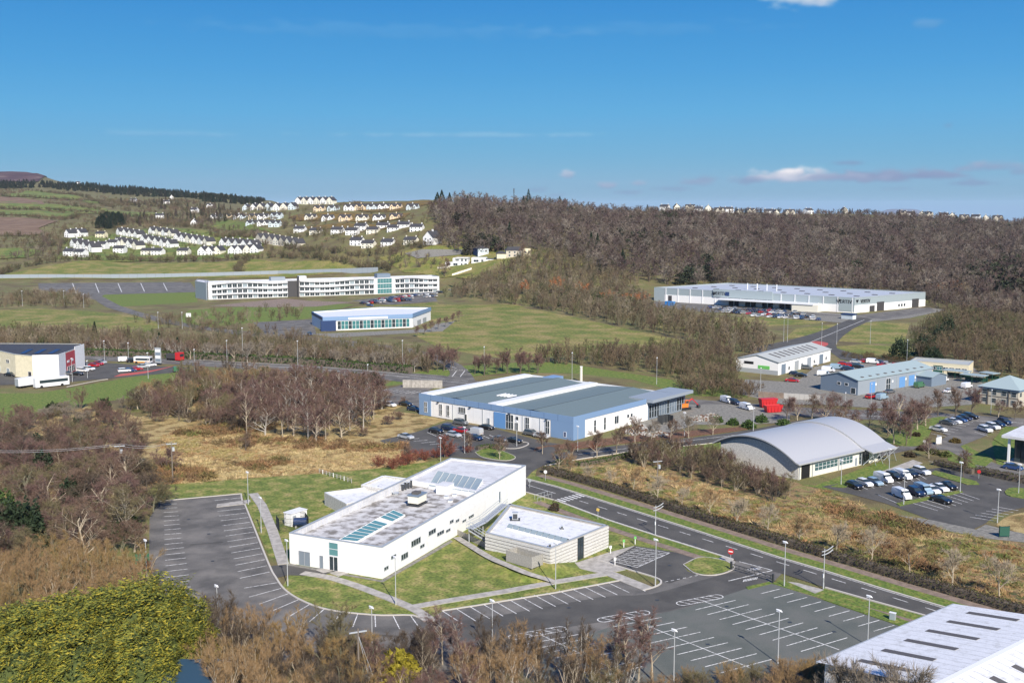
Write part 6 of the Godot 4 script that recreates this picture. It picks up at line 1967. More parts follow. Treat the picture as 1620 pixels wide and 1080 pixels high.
func build_plants() -> void:
	for k in SPEC:
		TREE[k] = []
		for i in 4:
			var b := MB.new()
			var t := MB.new()
			make_tree(100 + i * 7 + k.length() * 31, SPEC[k], b, t)
			TREE[k].append([b.mesh(), t.mesh()])
	# light meshes for far masses, twigs coarser; colours: bark darker than twigs
	for i in 5:
		var s: Dictionary = SPEC["round" if i < 3 else "birch"].duplicate()
		s.n = [10, 3] if i < 3 else [9, 2]
		s.twigs = 5
		s.tl = 1.25
		s.tw = 0.13
		s.trunk = 0.72 if i < 3 else 0.95
		LOW["wood%d" % i] = mass_mesh(300 + i, s, Color(0.75, 0.75, 0.75), Color(1, 1, 1))
	for i in 3:
		var s: Dictionary = SPEC["thicket"].duplicate()
		s.n = [5, 2]
		s.twigs = 5
		s.tl = 1.1
		s.tw = 0.085
		LOW["scrub%d" % i] = mass_mesh(330 + i, s, Color(1.5, 1.5, 1.5), Color(1, 1, 1))
	for i in 2:
		var s: Dictionary = SPEC["bush"].duplicate()
		s.stems = 9
		s.n = [4]
		s.twigs = 6
		s.tl = 1.6
		s.tw = 0.22
		LOW["shrub%d" % i] = mass_mesh(340 + i, s, Color(0.8, 0.8, 0.8), Color(1, 1, 1))
	for i in 2:
		var m := MB.new()
		m.colored = true
		conifer(m, 350 + i, 8.0, 2.0, 170, 1.0)
		LOW["fir%d" % i] = m.mesh()
	var r := RandomNumberGenerator.new()
	r.seed = 9
	var ev := MB.new()
	for k in 260:
		var q := r.randf() * TAU
		var el := asin(r.randf())
		var nrm := Vector3(cos(q) * cos(el), sin(el), sin(q) * cos(el))
		leafy(ev, nrm * Vector3(3.0, 7.4, 3.0) * r.randf_range(0.6, 1.0), nrm, 0.9, r)
	ev.tube(Vector3(0, -0.3, 0), Vector3(0, 5, 0), 0.2, 0.05, 4)
	ev.colored = true
	for k in ev.v.size(): ev.c.append(Color(1, 1, 1))
	LOW["ever0"] = ev.mesh()
	for i in 3:
		var m := MB.new()
		for k in 26:
			var q := r.randf() * TAU
			var p := Vector3(cos(q), 0, sin(q)) * r.randf() * 0.4
			sliver(m, p, (Vector3.UP + Vector3(cos(q), 0, sin(q)) * r.randf_range(0.2, 1.3)).normalized(), r.randf_range(0.35, 0.75), 0.07, r)
		m.colored = true
		for k in m.v.size(): m.c.append(Color(1, 1, 1))
		LOW["tuft%d" % i] = m.mesh()
	for i in 2:
		var m := MB.new()
		for k in 120:
			var q := r.randf() * TAU
			var rr := sqrt(r.randf())
			var p := Vector3(cos(q) * rr, (1.0 - rr * rr) * r.randf() * 0.7, sin(q) * rr)
			sliver(m, p, Vector3(r.randf() - 0.5, r.randf() * 0.7, r.randf() - 0.5).normalized(), r.randf_range(0.4, 0.8), 0.09, r)
		m.colored = true
		for k in m.v.size(): m.c.append(Color(1, 1, 1))
		LOW["bramble%d" % i] = m.mesh()

func mass_mesh(seed_: int, s: Dictionary, cb: Color, ct: Color) -> ArrayMesh:
	var b := MB.new()
	var t := MB.new()
	make_tree(seed_, s, b, t)
	for i in b.v.size(): b.c.append(cb)
	for i in t.v.size(): b.c.append(ct)
	b.v.append_array(t.v)
	b.n.append_array(t.n)
	b.colored = true
	return b.mesh()

func conifer(m: MB, seed_: int, h: float, rad: float, n: int, size: float) -> void:
	var r := RandomNumberGenerator.new()
	r.seed = seed_
	for k in n:
		var t := pow(r.randf(), 0.75)
		var y := h * (0.06 + 0.94 * (1.0 - t))
		var q := r.randf() * TAU
		var o := Vector3(cos(q), 0, sin(q))
		var rr := rad * (t * 0.95 + 0.06) * r.randf_range(0.45, 1.0)
		var p := o * rr + Vector3(0, y, 0)
		var d := (o + Vector3(0, -0.35 + r.randf() * 0.3, 0)).normalized()
		var s := d.cross(Vector3.UP).normalized() * size * r.randf_range(0.25, 0.5)
		var l := size * r.randf_range(0.6, 1.1)
		m.tri(p - s - d * l * 0.5, p + s - d * l * 0.5, p + d * l * 0.6)
		m.tri(p - Vector3(0, 0.35, 0) * size - d * l * 0.5, p + Vector3(0, 0.3, 0) * size - d * l * 0.5, p + d * l * 0.5)
	m.tube(Vector3(0, -0.3, 0), Vector3(0, h * 0.9, 0), 0.16, 0.03, 4)

func tree(kind: String, bark: String, twig: String, at: Vector3, h: float, label: String, group := "", called := "bare_tree", category := "tree", wide := 1.0) -> Node3D:
	if "@" in label: label = label.replace("@", ("tall " if h > 8.0 else ("low " if h < 5.0 else "")) + {"twig_tan": "tan", "twig_willow": "ochre", "twig_brown": "brown", "twig_purple": "purple brown", "twig_grey": "grey", "twig_red": "reddish", "twig_orange": "orange", "twig_olive": "olive", "twig_dark": "dark"}[twig] + " " + {"vase": "upright", "round": "round crowned", "birch": "slender", "thicket": "many stemmed", "spread": "spreading", "bush": "bushy"}[kind])
	var o := thing(called, label, category, at, rng.randf() * TAU, group)
	var v: Array = TREE[kind][rng.randi() % 4]
	var s := h / 8.0
	var x := Transform3D(Basis.from_scale(Vector3(s * wide, s, s * wide)), Vector3.ZERO)
	part(o, "trunk" if category == "tree" else "stems", v[0], M[bark], x)
	part(o, "crown", v[1], M[twig], x)
	return o

func scatter(poly: PackedVector2Array, gap: float, r: RandomNumberGenerator) -> Array:
	var lo := Vector2(1e9, 1e9)
	var hi := -lo
	for p in poly:
		lo = lo.min(p)
		hi = hi.max(p)
	var o := []
	var z := lo.y
	while z < hi.y:
		var x := lo.x
		while x < hi.x:
			var p := Vector2(x + r.randf() * gap, z + r.randf() * gap)
			if Geometry2D.is_point_in_polygon(p, poly):
				o.append(Vector3(p.x, land(p.x, p.y), p.y))
			x += gap
		z += gap
	return o

func flat_poly(marks: Array) -> PackedVector2Array:
	var o := PackedVector2Array()
	for i in range(0, marks.size(), 2):
		var p := g(marks[i], marks[i + 1])
		o.append(Vector2(p.x, p.z))
	return o

func hill_poly(marks: Array) -> PackedVector2Array:
	var o := PackedVector2Array()
	for i in range(0, marks.size(), 2):
		var p := gt(marks[i], marks[i + 1])
		o.append(Vector2(p.x, p.z))
	return o

func mass(called: String, label: String, category: String, kinds: Array, pts: Array, hmin: float, hmax: float, colors: Array, unit_h := 8.0, wide := 1.0, patchy := 0.0) -> void:
	# plants nobody could count: copies of light meshes, one object for each mesh
	var r := RandomNumberGenerator.new()
	r.seed = pts.size() + called.length()
	var per := {}
	for p in pts:
		var k: String = kinds[r.randi() % kinds.size()]
		if not per.has(k): per[k] = []
		per[k].append(p)
	for k in per:
		var mm := MultiMesh.new()
		mm.transform_format = MultiMesh.TRANSFORM_3D
		mm.use_colors = true
		mm.mesh = LOW[k]
		mm.instance_count = per[k].size()
		for i in per[k].size():
			var s := r.randf_range(hmin, hmax) / unit_h
			var sw := s * wide * r.randf_range(0.85, 1.2)
			mm.set_instance_transform(i, Transform3D(Basis(Vector3.UP, r.randf() * TAU) * Basis.from_scale(Vector3(sw, s, sw)), per[k][i]))
			var c: Color = colors[r.randi() % colors.size()]
			if patchy > 0.0 and r.randf() < 0.8:
				var pv := hn.get_noise_2d(per[k][i].x * patchy * 250.0, per[k][i].z * patchy * 250.0)
				c = colors[clampi(int((pv * 0.9 + 0.5) * colors.size()), 0, colors.size() - 1)]
			c = c.lerp(colors[r.randi() % colors.size()], r.randf() * 0.6)
			var f := r.randf_range(0.8, 1.2)
			mm.set_instance_color(i, Color(c.r * f, c.g * f, c.b * f))
		var o := MultiMeshInstance3D.new()
		o.name = numbered(called)
		o.multimesh = mm
		o.material_override = M.painted
		add_child(o)
		o.set_meta("kind", "stuff")
		tag(o, label, category)

func leafy(m: MB, p: Vector3, nrm: Vector3, size: float, r: RandomNumberGenerator) -> void:
	var d := (nrm * 0.6 + Vector3(r.randf() - 0.5, r.randf() - 0.6, r.randf() - 0.5) * 1.4).normalized()
	var s := perp(d, r) * size * 0.5
	m.tri(p - s, p + s, p + d * size)
	m.tri(p + s, p - s + d * size * 0.4, p + d * size * 1.1)

func boxy(d: Vector3) -> Vector3:
	return Vector3(signf(d.x) * pow(absf(d.x), 0.6), signf(d.y) * pow(absf(d.y), 0.6), signf(d.z) * pow(absf(d.z), 0.6))

func gold_hedge() -> void:
	# a row of overlapping golden cypresses grown together
	var o := thing("conifer_hedge", "tall dense golden green cypress hedge nearest the camera", "hedge", g(160, 1085))
	var base := o.position
	var r := RandomNumberGenerator.new()
	r.seed = 77
	var e := []      # crowns: centre x, z, radius x, height, radius z
	for q in [[-30, 1082, 5.6, 9.2, 4.6], [40, 1078, 5.2, 9.8, 4.6], [110, 1074, 5.2, 10.6, 4.6], [172, 1070, 5.0, 11.4, 4.6], [228, 1066, 4.8, 12.4, 4.6], [258, 1066, 4.5, 12.7, 4.4], [5, 1080, 5.0, 9.6, 4.4], [75, 1076, 5.0, 10.3, 4.5], [140, 1072, 5.0, 11.1, 4.5], [200, 1068, 4.8, 12.0, 4.5], [290, 1078, 3.6, 10.6, 3.8], [244, 1108, 4.4, 9.6, 4.4], [140, 1116, 4.8, 9.0, 4.6], [40, 1120, 5.4, 8.2, 4.6], [-40, 1120, 5.4, 7.8, 4.6]]:
		var p := g(q[0], q[1]) - base
		e.append([p, Vector3(q[2], q[3], q[4])])
	var ms := [MB.new(), MB.new(), MB.new()]
	var clump := FastNoiseLite.new()
	clump.seed = 4
	clump.frequency = 0.34
	clump.fractal_octaves = 2
	var core := MB.new()
	for i in e.size():
		var c: Vector3 = e[i][0]
		var s: Vector3 = e[i][1]
		var prev := []
		for a in 7:
			var ring := []
			for b in 14:
				var el := PI / 2.0 * a / 6.0
				var q := TAU * b / 14.0
				ring.append(c + boxy(Vector3(cos(q) * cos(el), sin(el), sin(q) * cos(el))) * s * 0.8)
			if a > 0:
				for b in 14:
					core.quad(prev[b], ring[b], ring[(b + 1) % 14], prev[(b + 1) % 14])
			prev = ring
		for k in 12000:
			var q := r.randf() * TAU
			var el := asin(r.randf())
			var nrm := Vector3(cos(q) * cos(el) / s.x, sin(el) / s.y, sin(q) * cos(el) / s.z).normalized()
			var bump := 0.93 + 0.07 * sin(q * 5.0 + i * 2.0 + el * 7.0) * sin(el * 9.0 + i)
			var p := c + boxy(Vector3(cos(q) * cos(el), sin(el), sin(q) * cos(el))) * s * (bump + r.randf_range(-0.05, 0.05))
			p += nrm * clump.get_noise_3dv(p) * 1.5
			var inside := false
			for j in e.size():
				if j != i:
					var w: Vector3 = (p - e[j][0]) / e[j][1]
					if pow(absf(w.x), 2.9) + pow(absf(w.y), 2.9) + pow(absf(w.z), 2.9) < 0.72:
						inside = true
						break
			if inside or p.y < 0.2: continue
			var wy := r.randf() * TAU
			var d := (Vector3(nrm.x, 0, nrm.z).normalized() * 0.45 + Vector3(0, 0, 0.25) + Vector3(cos(wy) * 0.85, -0.22 + (r.randf() - 0.5) * 0.6 + nrm.y * 0.3, sin(wy) * 0.85)).normalized()
			var sd := d.cross(Vector3(r.randf() - 0.5, 1.0, r.randf() - 0.5)).normalized()
			var l := r.randf_range(0.3, 0.75)
			var m: MB = ms[[0, 1, 1, 0, 1, 2, 2, 2][r.randi() % 8]]
			var wd := l * 0.12
			m.tri(p, p + d * l * 0.55 + sd * wd, p + d * l)
			m.tri(p, p + d * l, p + d * l * 0.55 - sd * wd - Vector3(0, 0.08, 0))
	part(o, "foliage", ms[0].mesh(), M.spray_gold)
	part(o, "foliage", ms[1].mesh(), M.spray_green)
	part(o, "foliage", ms[2].mesh(), M.spray_deep)
	part(o, "inner_foliage", core.mesh(), M.spray_deep)

func evergreen(at: Vector3, h: float, rad: float, leaf: String, label: String, n := 2600, called := "conifer_tree", group := "") -> void:
	var o := thing(called, label, "tree", at, rng.randf() * TAU, group)
	var m := MB.new()
	conifer(m, rng.randi(), h, rad, n, clampf(rad * 0.32, 0.5, 1.1))
	part(o, "crown", m.mesh(), M[leaf])
	var t := MB.new()
	t.tube(Vector3(0, -0.3, 0), Vector3(0, h * 0.8, 0), 0.2, 0.05, 6)
	part(o, "trunk", t.mesh(), M.bark)

func round_bush(at: Vector3, sx: float, h: float, leaf: String, label: String, called := "bush", n := 900, group := "") -> void:
	var o := thing(called, label, "bush", at, rng.randf() * TAU, group)
	var m := MB.new()
	for k in n:
		var q := rng.randf() * TAU
		var el := asin(rng.randf())
		var f := rng.randf_range(0.6, 1.0) * (0.9 + 0.15 * sin(q * 3.0 + el * 4.0))
		var nrm := Vector3(cos(q) * cos(el), sin(el), sin(q) * cos(el))
		leafy(m, Vector3(nrm.x * sx, nrm.y * h, nrm.z * sx) * f, nrm, clampf(sx * 0.25, 0.22, 0.6), rng)
	part(o, "foliage", m.mesh(), M[leaf])
	var t := MB.new()
	for k in 4:
		t.tube(Vector3.ZERO, Vector3(rng.randf() - 0.5, 1.0, rng.randf() - 0.5).normalized() * h * 0.7, 0.06, 0.02, 3)
	part(o, "stems", t.mesh(), M.bark)

func clipped_hedge(pts: Array, w: float, h: float, label: String, leaf_a: String, leaf_b: String, per_m: int, size := 0.22) -> void:
	var o := thing("hedge", label, "hedge", lift(pts[0], 0))
	var r := RandomNumberGenerator.new()
	r.seed = pts.size() * 5 + per_m
	var rel := []
	for p in pts: rel.append(p - lift(pts[0], 0))
	part(o, "inner_twigs", strip_mesh(rel, w * 0.8, 0.0, h * 0.9, true), M.bark)
	var ms := [MB.new(), MB.new()]
	for i in rel.size() - 1:
		var a: Vector3 = rel[i]
		var b: Vector3 = rel[i + 1]
		var d := b - a
		var L := d.length()
		var s := d.normalized().cross(Vector3.UP)
		for k in int(L * per_m):
			var p := a + d * r.randf()
			var face := r.randi() % 5
			var nrm := Vector3.UP
			if face < 2:
				p += s * r.randf_range(-0.5, 0.5) * w + Vector3(0, h * r.randf_range(0.92, 1.06), 0)
			else:
				var sg := 1.0 if face % 2 else -1.0
				nrm = s * sg
				p += s * sg * w * r.randf_range(0.42, 0.55) + Vector3(0, h * r.randf(), 0)
			leafy(ms[0 if r.randf() < 0.75 else 1], p, nrm, size * r.randf_range(0.6, 1.3), r)
	part(o, "foliage", ms[0].mesh(), M[leaf_a])
	part(o, "foliage", ms[1].mesh(), M[leaf_b])

func pick(r: RandomNumberGenerator, a: Array) -> Variant:
	return a[r.randi() % a.size()]

func build_vegetation() -> void:
	var r := RandomNumberGenerator.new()
	r.seed = 21
	gold_hedge()
	# ---- thicket along the lower edge ----
	var pts := scatter(flat_poly([300, 1000, 380, 1012, 470, 1030, 560, 1040, 640, 1046, 760, 1056, 900, 1072, 1010, 1092, 1010, 1180, 700, 1190, 420, 1190, 330, 1120]), 3.4, r)
	for p in pts:
		var u: float = 810.0 + F * p.x / -p.z
		if u > 300 and u < 470:
			tree("thicket", pick(r, ["bark_pale", "bark_pale", "bark"]), pick(r, ["twig_tan", "twig_dark", "twig_willow", "twig_tan"]), p, r.randf_range(5.0, 8.0), "@ shrub in the thicket right of the golden hedge", "tan willow shrubs beside the golden hedge", "willow_shrub", "shrub", 1.1)
		elif u < 560:
			tree(pick(r, ["thicket", "spread"]), "bark_green", pick(r, ["twig_olive", "twig_dark", "twig_willow"]), p, r.randf_range(5.0, 8.0), "@ shrub in the thicket left of the utility pole", "olive brown shrubs by the utility pole", "willow_shrub", "shrub", 1.15)
		elif u < 740:
			tree(pick(r, ["spread", "birch"]), pick(r, ["bark", "bark_pale"]), pick(r, ["twig_purple", "twig_dark", "twig_purple"]), p, r.randf_range(5.0, 8.6), "@ tree in the thicket round the utility pole", "purple brown trees by the utility pole", "bare_tree", "tree")
		else:
			tree(pick(r, ["birch", "thicket", "thicket"]), pick(r, ["bark_pale", "bark_birch", "bark"]), pick(r, ["twig_tan", "twig_dark", "twig_olive", "twig_tan"]), p, r.randf_range(4.5, 8.6), "@ tree in the thicket below the parking rows", "bare trees below the parking rows", "bare_tree", "tree", 1.1)
	for q in [[975, 1062, 8.5], [1010, 1080, 9.0], [1032, 1076, 9.5], [990, 1090, 9.0], [700, 1052, 7.0], [726, 1062, 7.5], [690, 1030, 6.0]]:
		tree("birch", "bark_pale", "twig_purple", g(q[0], q[1]), q[2], "tall reddish birch standing over the staff parking rows", "reddish birches over the parking rows", "birch_tree", "tree", 1.5)
	pts = scatter(flat_poly([1020, 1090, 1110, 1080, 1200, 1075, 1290, 1060, 1320, 1075, 1330, 1120, 1200, 1180, 1020, 1180]), 2.6, r)
	for p in pts:
		tree(pick(r, ["thicket", "bush"]), "bark", pick(r, ["twig_tan", "twig_brown", "twig_olive", "twig_willow"]), p, r.randf_range(2.2, 4.2), "@ shrub in the thicket before the white shed roof", "russet shrubs before the white shed", "russet_shrub", "shrub", 1.2)
	var sp := g(1300, 1047, 6.0)
	var sd := (g(1511, 957, 6.0) - sp).normalized()
	for i in 4:
		tree("vase", "bark", "twig_grey", lift(sp + sd.cross(Vector3.UP) * (4.5 + i * 2.8) - sd * (2.0 + (i % 2)), 0), 10.0 + i * 0.9, "thin grey bare tree before the white shed, %s from its corner" % ORD[i], "grey trees before the white shed", "bare_tree", "tree", 0.8)
	round_bush(g(630, 1098), 2.8, 5.6, "spray_gold", "small golden conifer beside the lower utility pole", "golden_conifer", 2600)
	# ---- big thicket on the left ----
	pts = scatter(flat_poly([-90, 720, 40, 690, 140, 700, 215, 720, 240, 780, 246, 830, 232, 880, 150, 905, -90, 905]), 6.4, r)
	for p in pts:
		tree(pick(r, ["spread", "round", "round"]), pick(r, ["bark", "bark_pale", "bark_green"]), pick(r, ["twig_purple", "twig_brown", "twig_purple", "twig_brown", "twig_dark", "twig_olive"]), p, r.randf_range(7.0, 11.5), "@ bare tree in the wood left of the car park", "bare trees of the left wood", "woodland_tree", "tree", 1.25)
	pts = scatter(flat_poly([-60, 905, 100, 905, 200, 900, 228, 915, 225, 990, 150, 1010, -60, 1010]), 3.6, r)
	for p in pts:
		tree("thicket", pick(r, ["bark_pale", "bark_green"]), pick(r, ["twig_tan", "twig_willow", "twig_tan"]), p, r.randf_range(5.0, 7.6), "@ shrub behind the golden hedge", "ochre willows behind the golden hedge", "willow_shrub", "shrub", 1.1)
	for q in [[16, 868, 11, 3.2], [48, 870, 11, 3.0], [-20, 860, 11, 3.2], [70, 760, 8, 2.6], [112, 800, 7, 2.4], [60, 720, 6, 2.2]]:
		round_bush(g(q[0], q[1]), q[3] * 1.05, q[2] * 0.85, "conifer", "dark rounded conifer in the wood at the left edge", "conifer_tree", 1700, "dark conifers of the left wood")
	round_bush(g(8, 830), 3.0, 6.6, "laurel", "bright green conifer shrub at the left picture edge", "green_shrub", 1200)
	for q in [[120, 690, 3.0, 4.6], [85, 655, 2.6, 3.6], [165, 655, 2.2, 5.0], [105, 720, 2.6, 3.6], [150, 800, 2.4, 4.2], [205, 840, 2.2, 3.4], [30, 745, 3.2, 4.4], [60, 800, 2.6, 4.4], [180, 850, 2.6, 2.6], [130, 760, 2.4, 5.0]]:
		round_bush(g(q[0], q[1]), q[2], q[3], "ivy", "ivy clad dark green shrub in the left wood", "ivy_shrub", 900, "ivy shrubs of the left wood")
	pts = scatter(flat_poly([-60, 690, 30, 660, 110, 648, 230, 632, 300, 628, 260, 668, 235, 700, 215, 720, 130, 700, 30, 690]), 6.5, r)
	for p in pts:
		tree(pick(r, ["spread", "thicket", "spread"]), pick(r, ["bark", "bark_green"]), pick(r, ["twig_brown", "twig_purple", "twig_olive", "twig_grey"]), p, r.randf_range(3.5, 7.0), "@ shrub between the left wood and the green slope", "brown shrubs below the green slope", "bare_shrub", "shrub", 1.2)
	# ---- scrub belt beyond the meadow ----
	pts = scatter(flat_poly([205, 652, 240, 622, 300, 606, 360, 598, 440, 602, 520, 610, 600, 622, 618, 650, 596, 676, 545, 698, 470, 702, 400, 692, 330, 676, 270, 664]), 4.9, r)
	for p in pts:
		var u: float = 810.0 + F * p.x / -p.z
		if u > 370 and p.z > -340.0:
			tree(pick(r, ["birch", "birch", "round"]), pick(r, ["bark_birch", "bark_pale", "bark"]), pick(r, ["twig_purple", "twig_purple", "twig_brown"]), p, r.randf_range(8.0, 11.5), "@ tree in the clump at the meadow's far side", "purple birches beyond the meadow", "birch_tree", "tree", 1.35)
		else:
			tree(pick(r, ["spread", "thicket", "round"]), pick(r, ["bark", "bark_pale", "bark_green"]), pick(r, ["twig_brown", "twig_olive", "twig_tan", "twig_purple", "twig_dark"]), p, r.randf_range(5.0, 9.0), "@ bare tree in the scrub before the main road", "brown trees before the main road", "scrub_tree", "tree", 1.2)
	for q in [[560, 612, 3.2, 5], [590, 610, 3, 4.6], [530, 608, 3, 4.4], [500, 612, 3, 4], [285, 640, 3.4, 4.6], [322, 632, 3.2, 4.6], [420, 606, 2.6, 5.5]]:
		round_bush(g(q[0], q[1]), q[2], q[3], "ivy", "dark evergreen bush in the scrub before the main road", "evergreen_bush", 900, "evergreen bushes before the main road")
	for q in [[630, 664, 4], [612, 672, 4], [600, 648, 4], [575, 690, 4], [640, 640, 3.4], [560, 655, 5]]:
		tree("spread", "bark", pick(r, ["twig_brown", "twig_purple"]), g(q[0], q[1]), q[2], "bushy brown shrub at the edge of the blue unit's parking", "shrubs by the blue unit's parking", "bare_shrub", "shrub", 1.3)
	tree("round", "bark", "twig_brown", g(388, 713), 6.0, "lone brown bare tree in the middle of the dry meadow", "", "bare_tree", "tree", 1.1)
	for q in [[180, 764, 8], [262, 744, 8]]:
		tree("spread", "bark", "twig_purple", g(q[0], q[1]), q[2], "purple brown tree by the wooden power pole on the left", "trees by the power pole", "bare_tree", "tree")
	# red dogwoods
	for q in [[226, 908, 2.2], [600, 738, 2.6], [622, 742, 2.8], [640, 736, 3.2], [655, 730, 3.0], [672, 728, 2.6], [690, 724, 2.4], [708, 722, 3.4], [740, 716, 2.0], [905, 714, 2.0], [940, 712, 2.0]]:
		tree("bush", "twig_red", "twig_red", g(q[0], q[1]), q[2], "red stemmed dogwood bush by the green board at the left wood" if q[0] < 300 else "red stemmed dogwood bush behind the far end of the white block", "" if q[0] < 300 else "red dogwood bushes", "dogwood_bush", "bush", 1.5)
	for q in [[645, 733, 5.2], [703, 724, 6.5]]:
		tree("vase", "bark", "twig_red" if q[0] > 660 else "twig_brown", g(q[0], q[1]), q[2], "reddish bare tree among the dogwoods beyond the white block" if q[0] > 660 else "brown bare tree among the dogwoods beyond the annexes", "", "bare_tree")
	# ---- row of trees behind the roadside hedge ----
	var row := [[902, 752, 5.5], [931, 762, 4.6], [967, 771, 4.0], [1002, 777, 5.6], [1040, 794, 6.6], [1079, 803, 4.6], [1122, 817, 5.6], [1166, 836, 6.6], [1214, 845, 6.0], [1264, 861, 6.2], [1323, 872, 6.4], [1379, 889, 6.4], [1440, 906, 6.4], [1507, 926, 7.0], [1582, 945, 7.2]]
	for i in row.size():
		tree("vase", "bark_pale", "twig_pale" if i % 3 else "twig_tan", g(row[i][0], row[i][1]), row[i][2], "pale bare tree behind the roadside hedge, %s from the roundabout end" % ORD[i], "row of trees behind the roadside hedge", "bare_tree", "tree", 1.05)
	clipped_hedge(smooth(gs([860, 747, 900, 757, 960, 774, 1040, 799, 1120, 825, 1200, 849, 1300, 879, 1400, 908, 1500, 938, 1620, 973, 1760, 1015]), 2), 1.7, 1.45, "long clipped brown beech hedge along the far side of the road", "hedge_leaf", "hedge_green", 110, 0.2)
	clipped_hedge(gs([880, 733, 920, 737, 970, 728, 1000, 720]), 1.2, 0.9, "low bright green hedge near the roundabout", "laurel", "hedge_green", 60, 0.25)
	clipped_hedge(gs([1480, 735, 1530, 748, 1540, 750]), 1.6, 1.2, "brown hedge beside the entrance of the hall's car park", "hedge_leaf", "hedge_green", 50, 0.25)
	clipped_hedge(gs([1545, 748, 1600, 760, 1680, 775]), 1.8, 1.5, "brown hedge before the glass pavilion", "hedge_leaf", "hedge_green", 50, 0.25)
	clipped_hedge(gs([755, 712, 775, 709, 797, 714]), 1.4, 1.0, "small clipped green hedge on the parking island", "laurel", "hedge_green", 60, 0.25)
	# ---- thicket before the curved roof hall ----
	pts = scatter(flat_poly([990, 732, 1010, 716, 1060, 712, 1120, 725, 1170, 752, 1220, 768, 1265, 785, 1240, 800, 1180, 783, 1110, 764, 1050, 748]), 2.5, r)
	for p in pts:
		tree(pick(r, ["thicket", "birch", "thicket"]), pick(r, ["bark", "bark_pale"]), pick(r, ["twig_purple", "twig_dark", "twig_brown", "twig_dark", "twig_olive"]), p, r.randf_range(2.8, 5.4), "@ shrub in the thicket before the curved roof hall", "thicket before the curved roof hall", "bare_shrub", "shrub", 1.25)
	# ---- trees in front of the blue unit and round the yards ----
	var street := [[742, 716, 6.0, "bare tree on the parking island before the blue unit"], [790, 727, 6.6, "bare tree at the drive of the blue unit"], [858, 718, 6.5, "bare tree before the blue unit, nearest its blue corner"], [884, 742, 6.2, "bare tree at the far end of the roadside hedge"], [903, 735, 6.4, "bare tree beside the low green hedge"], [945, 726, 8, "tall bare tree past the blue unit's corner"], [975, 722, 8.5, "bare tree beside the builder's rubble"], [1005, 702, 8.0, "bare tree before the rubble yard"], [1030, 700, 7.0, "slim bare tree right of the rubble yard"], [1060, 698, 7.0, "bare tree by the road behind the thicket"], [1090, 694, 7.0, "bare tree on the verge left of the curved roof"], [1128, 688, 6.0, "bare tree on the verge above the curved roof's edge"]]
	for q in street:
		tree("vase", "bark_pale", pick(r, ["twig_grey", "twig_brown"]), g(q[0], q[1]), q[2], q[3], "", "bare_tree", "tree", 0.95)
	var yard := [[1245, 668, 8], [1262, 665, 9], [1285, 662, 10], [1305, 668, 9.5], [1318, 660, 10], [1335, 672, 8], [1405, 690, 11], [1415, 702, 10], [1425, 686, 12], [1440, 694, 12], [1452, 680, 11], [1465, 674, 11], [1484, 658, 9], [1512, 660, 10], [1537, 656, 10], [1434, 705, 9], [1470, 725, 6.5], [1525, 755, 7], [1375, 678, 8], [1355, 682, 8], [1330, 690, 8], [1580, 660, 7], [1605, 664, 7]]
	for i in yard.size():
		var q: Array = yard[i]
		tree(pick(r, ["round", "vase"]), pick(r, ["bark", "bark_pale"]), pick(r, ["twig_purple", "twig_brown", "twig_purple"]), g(q[0], q[1]), q[2], "@ street tree between the curved roof hall and the workshops", "street trees between hall and workshops", "bare_tree", "tree", 0.95)
	for q in [[1460, 712, 1.6], [1478, 718, 1.6], [1496, 722, 1.4], [1440, 722, 1.5], [1512, 700, 1.5], [1450, 690, 1.2]]:
		round_bush(g(q[0], q[1]), q[2], 1.2, pick(r, ["hedge_leaf", "hedge_green", "gorse_leaf"]), "rounded shrub in the beds beside the hall's entrance", "bush", 420, "shrubs by the hall's entrance")
	for q in [[1160, 672, 1.8, 1.8], [1185, 677, 2.0, 2.2], [1135, 668, 1.8, 2.0], [1205, 668, 1.8, 2.4], [1240, 672, 2.0, 1.6]]:
		round_bush(g(q[0], q[1]), q[2], q[3], "laurel", "green laurel bush at the edge of the red skip yard", "bush", 420, "laurels by the skip yard")
	for q in [[1424, 568, 9, 4.6], [1466, 562, 9.5, 5.0], [1478, 578, 7, 4.2], [1500, 545, 14, 4.2], [1486, 552, 11, 4.4]]:
		round_bush(g(q[0], q[1]), q[3], q[2], "conifer", "dark spreading pine beside the access road, %s" % ["standing nearest the dry bank", "with the broadest crown", "lowest and nearest the cream block", "tallest and farthest right", "behind the broad one"][[1424, 1466, 1478, 1500, 1486].find(q[0])], "pine_tree", 1500)
	for q in [[281, 560, 7, 2.2], [252, 552, 7, 2.4], [150, 540, 9, 2], [150, 385, 0, 0]]:
		if q[2] > 0: evergreen(g(q[0], q[1]), q[2], q[3], "conifer", "dark pine in the belt beyond the main road", 900, "conifer_tree", "dark pines beyond the main road")
	round_bush(g(878, 808), 1.1, 2.2, "hedge_leaf", "drooping brown palm like plant behind the wing", "weeping_plant", 300)
	# ---- belts of scrub in the middle distance ----
	var brown := [Color(0.13, 0.095, 0.06), Color(0.17, 0.125, 0.075), Color(0.105, 0.07, 0.05), Color(0.155, 0.13, 0.075), Color(0.075, 0.085, 0.03)]
	var greyish := [Color(0.18, 0.145, 0.095), Color(0.14, 0.12, 0.07), Color(0.24, 0.2, 0.14)]
	mass("scrub_belt", "belt of grey brown scrub beyond the main road", "scrub", ["scrub0", "scrub1", "scrub2"], scatter(flat_poly([-80, 553, 60, 556, 200, 560, 330, 566, 470, 573, 620, 585, 690, 592, 690, 572, 600, 560, 460, 546, 360, 543, 250, 540, 120, 532, -80, 530]), 4.2, r), 5.0, 8.5, greyish + brown)
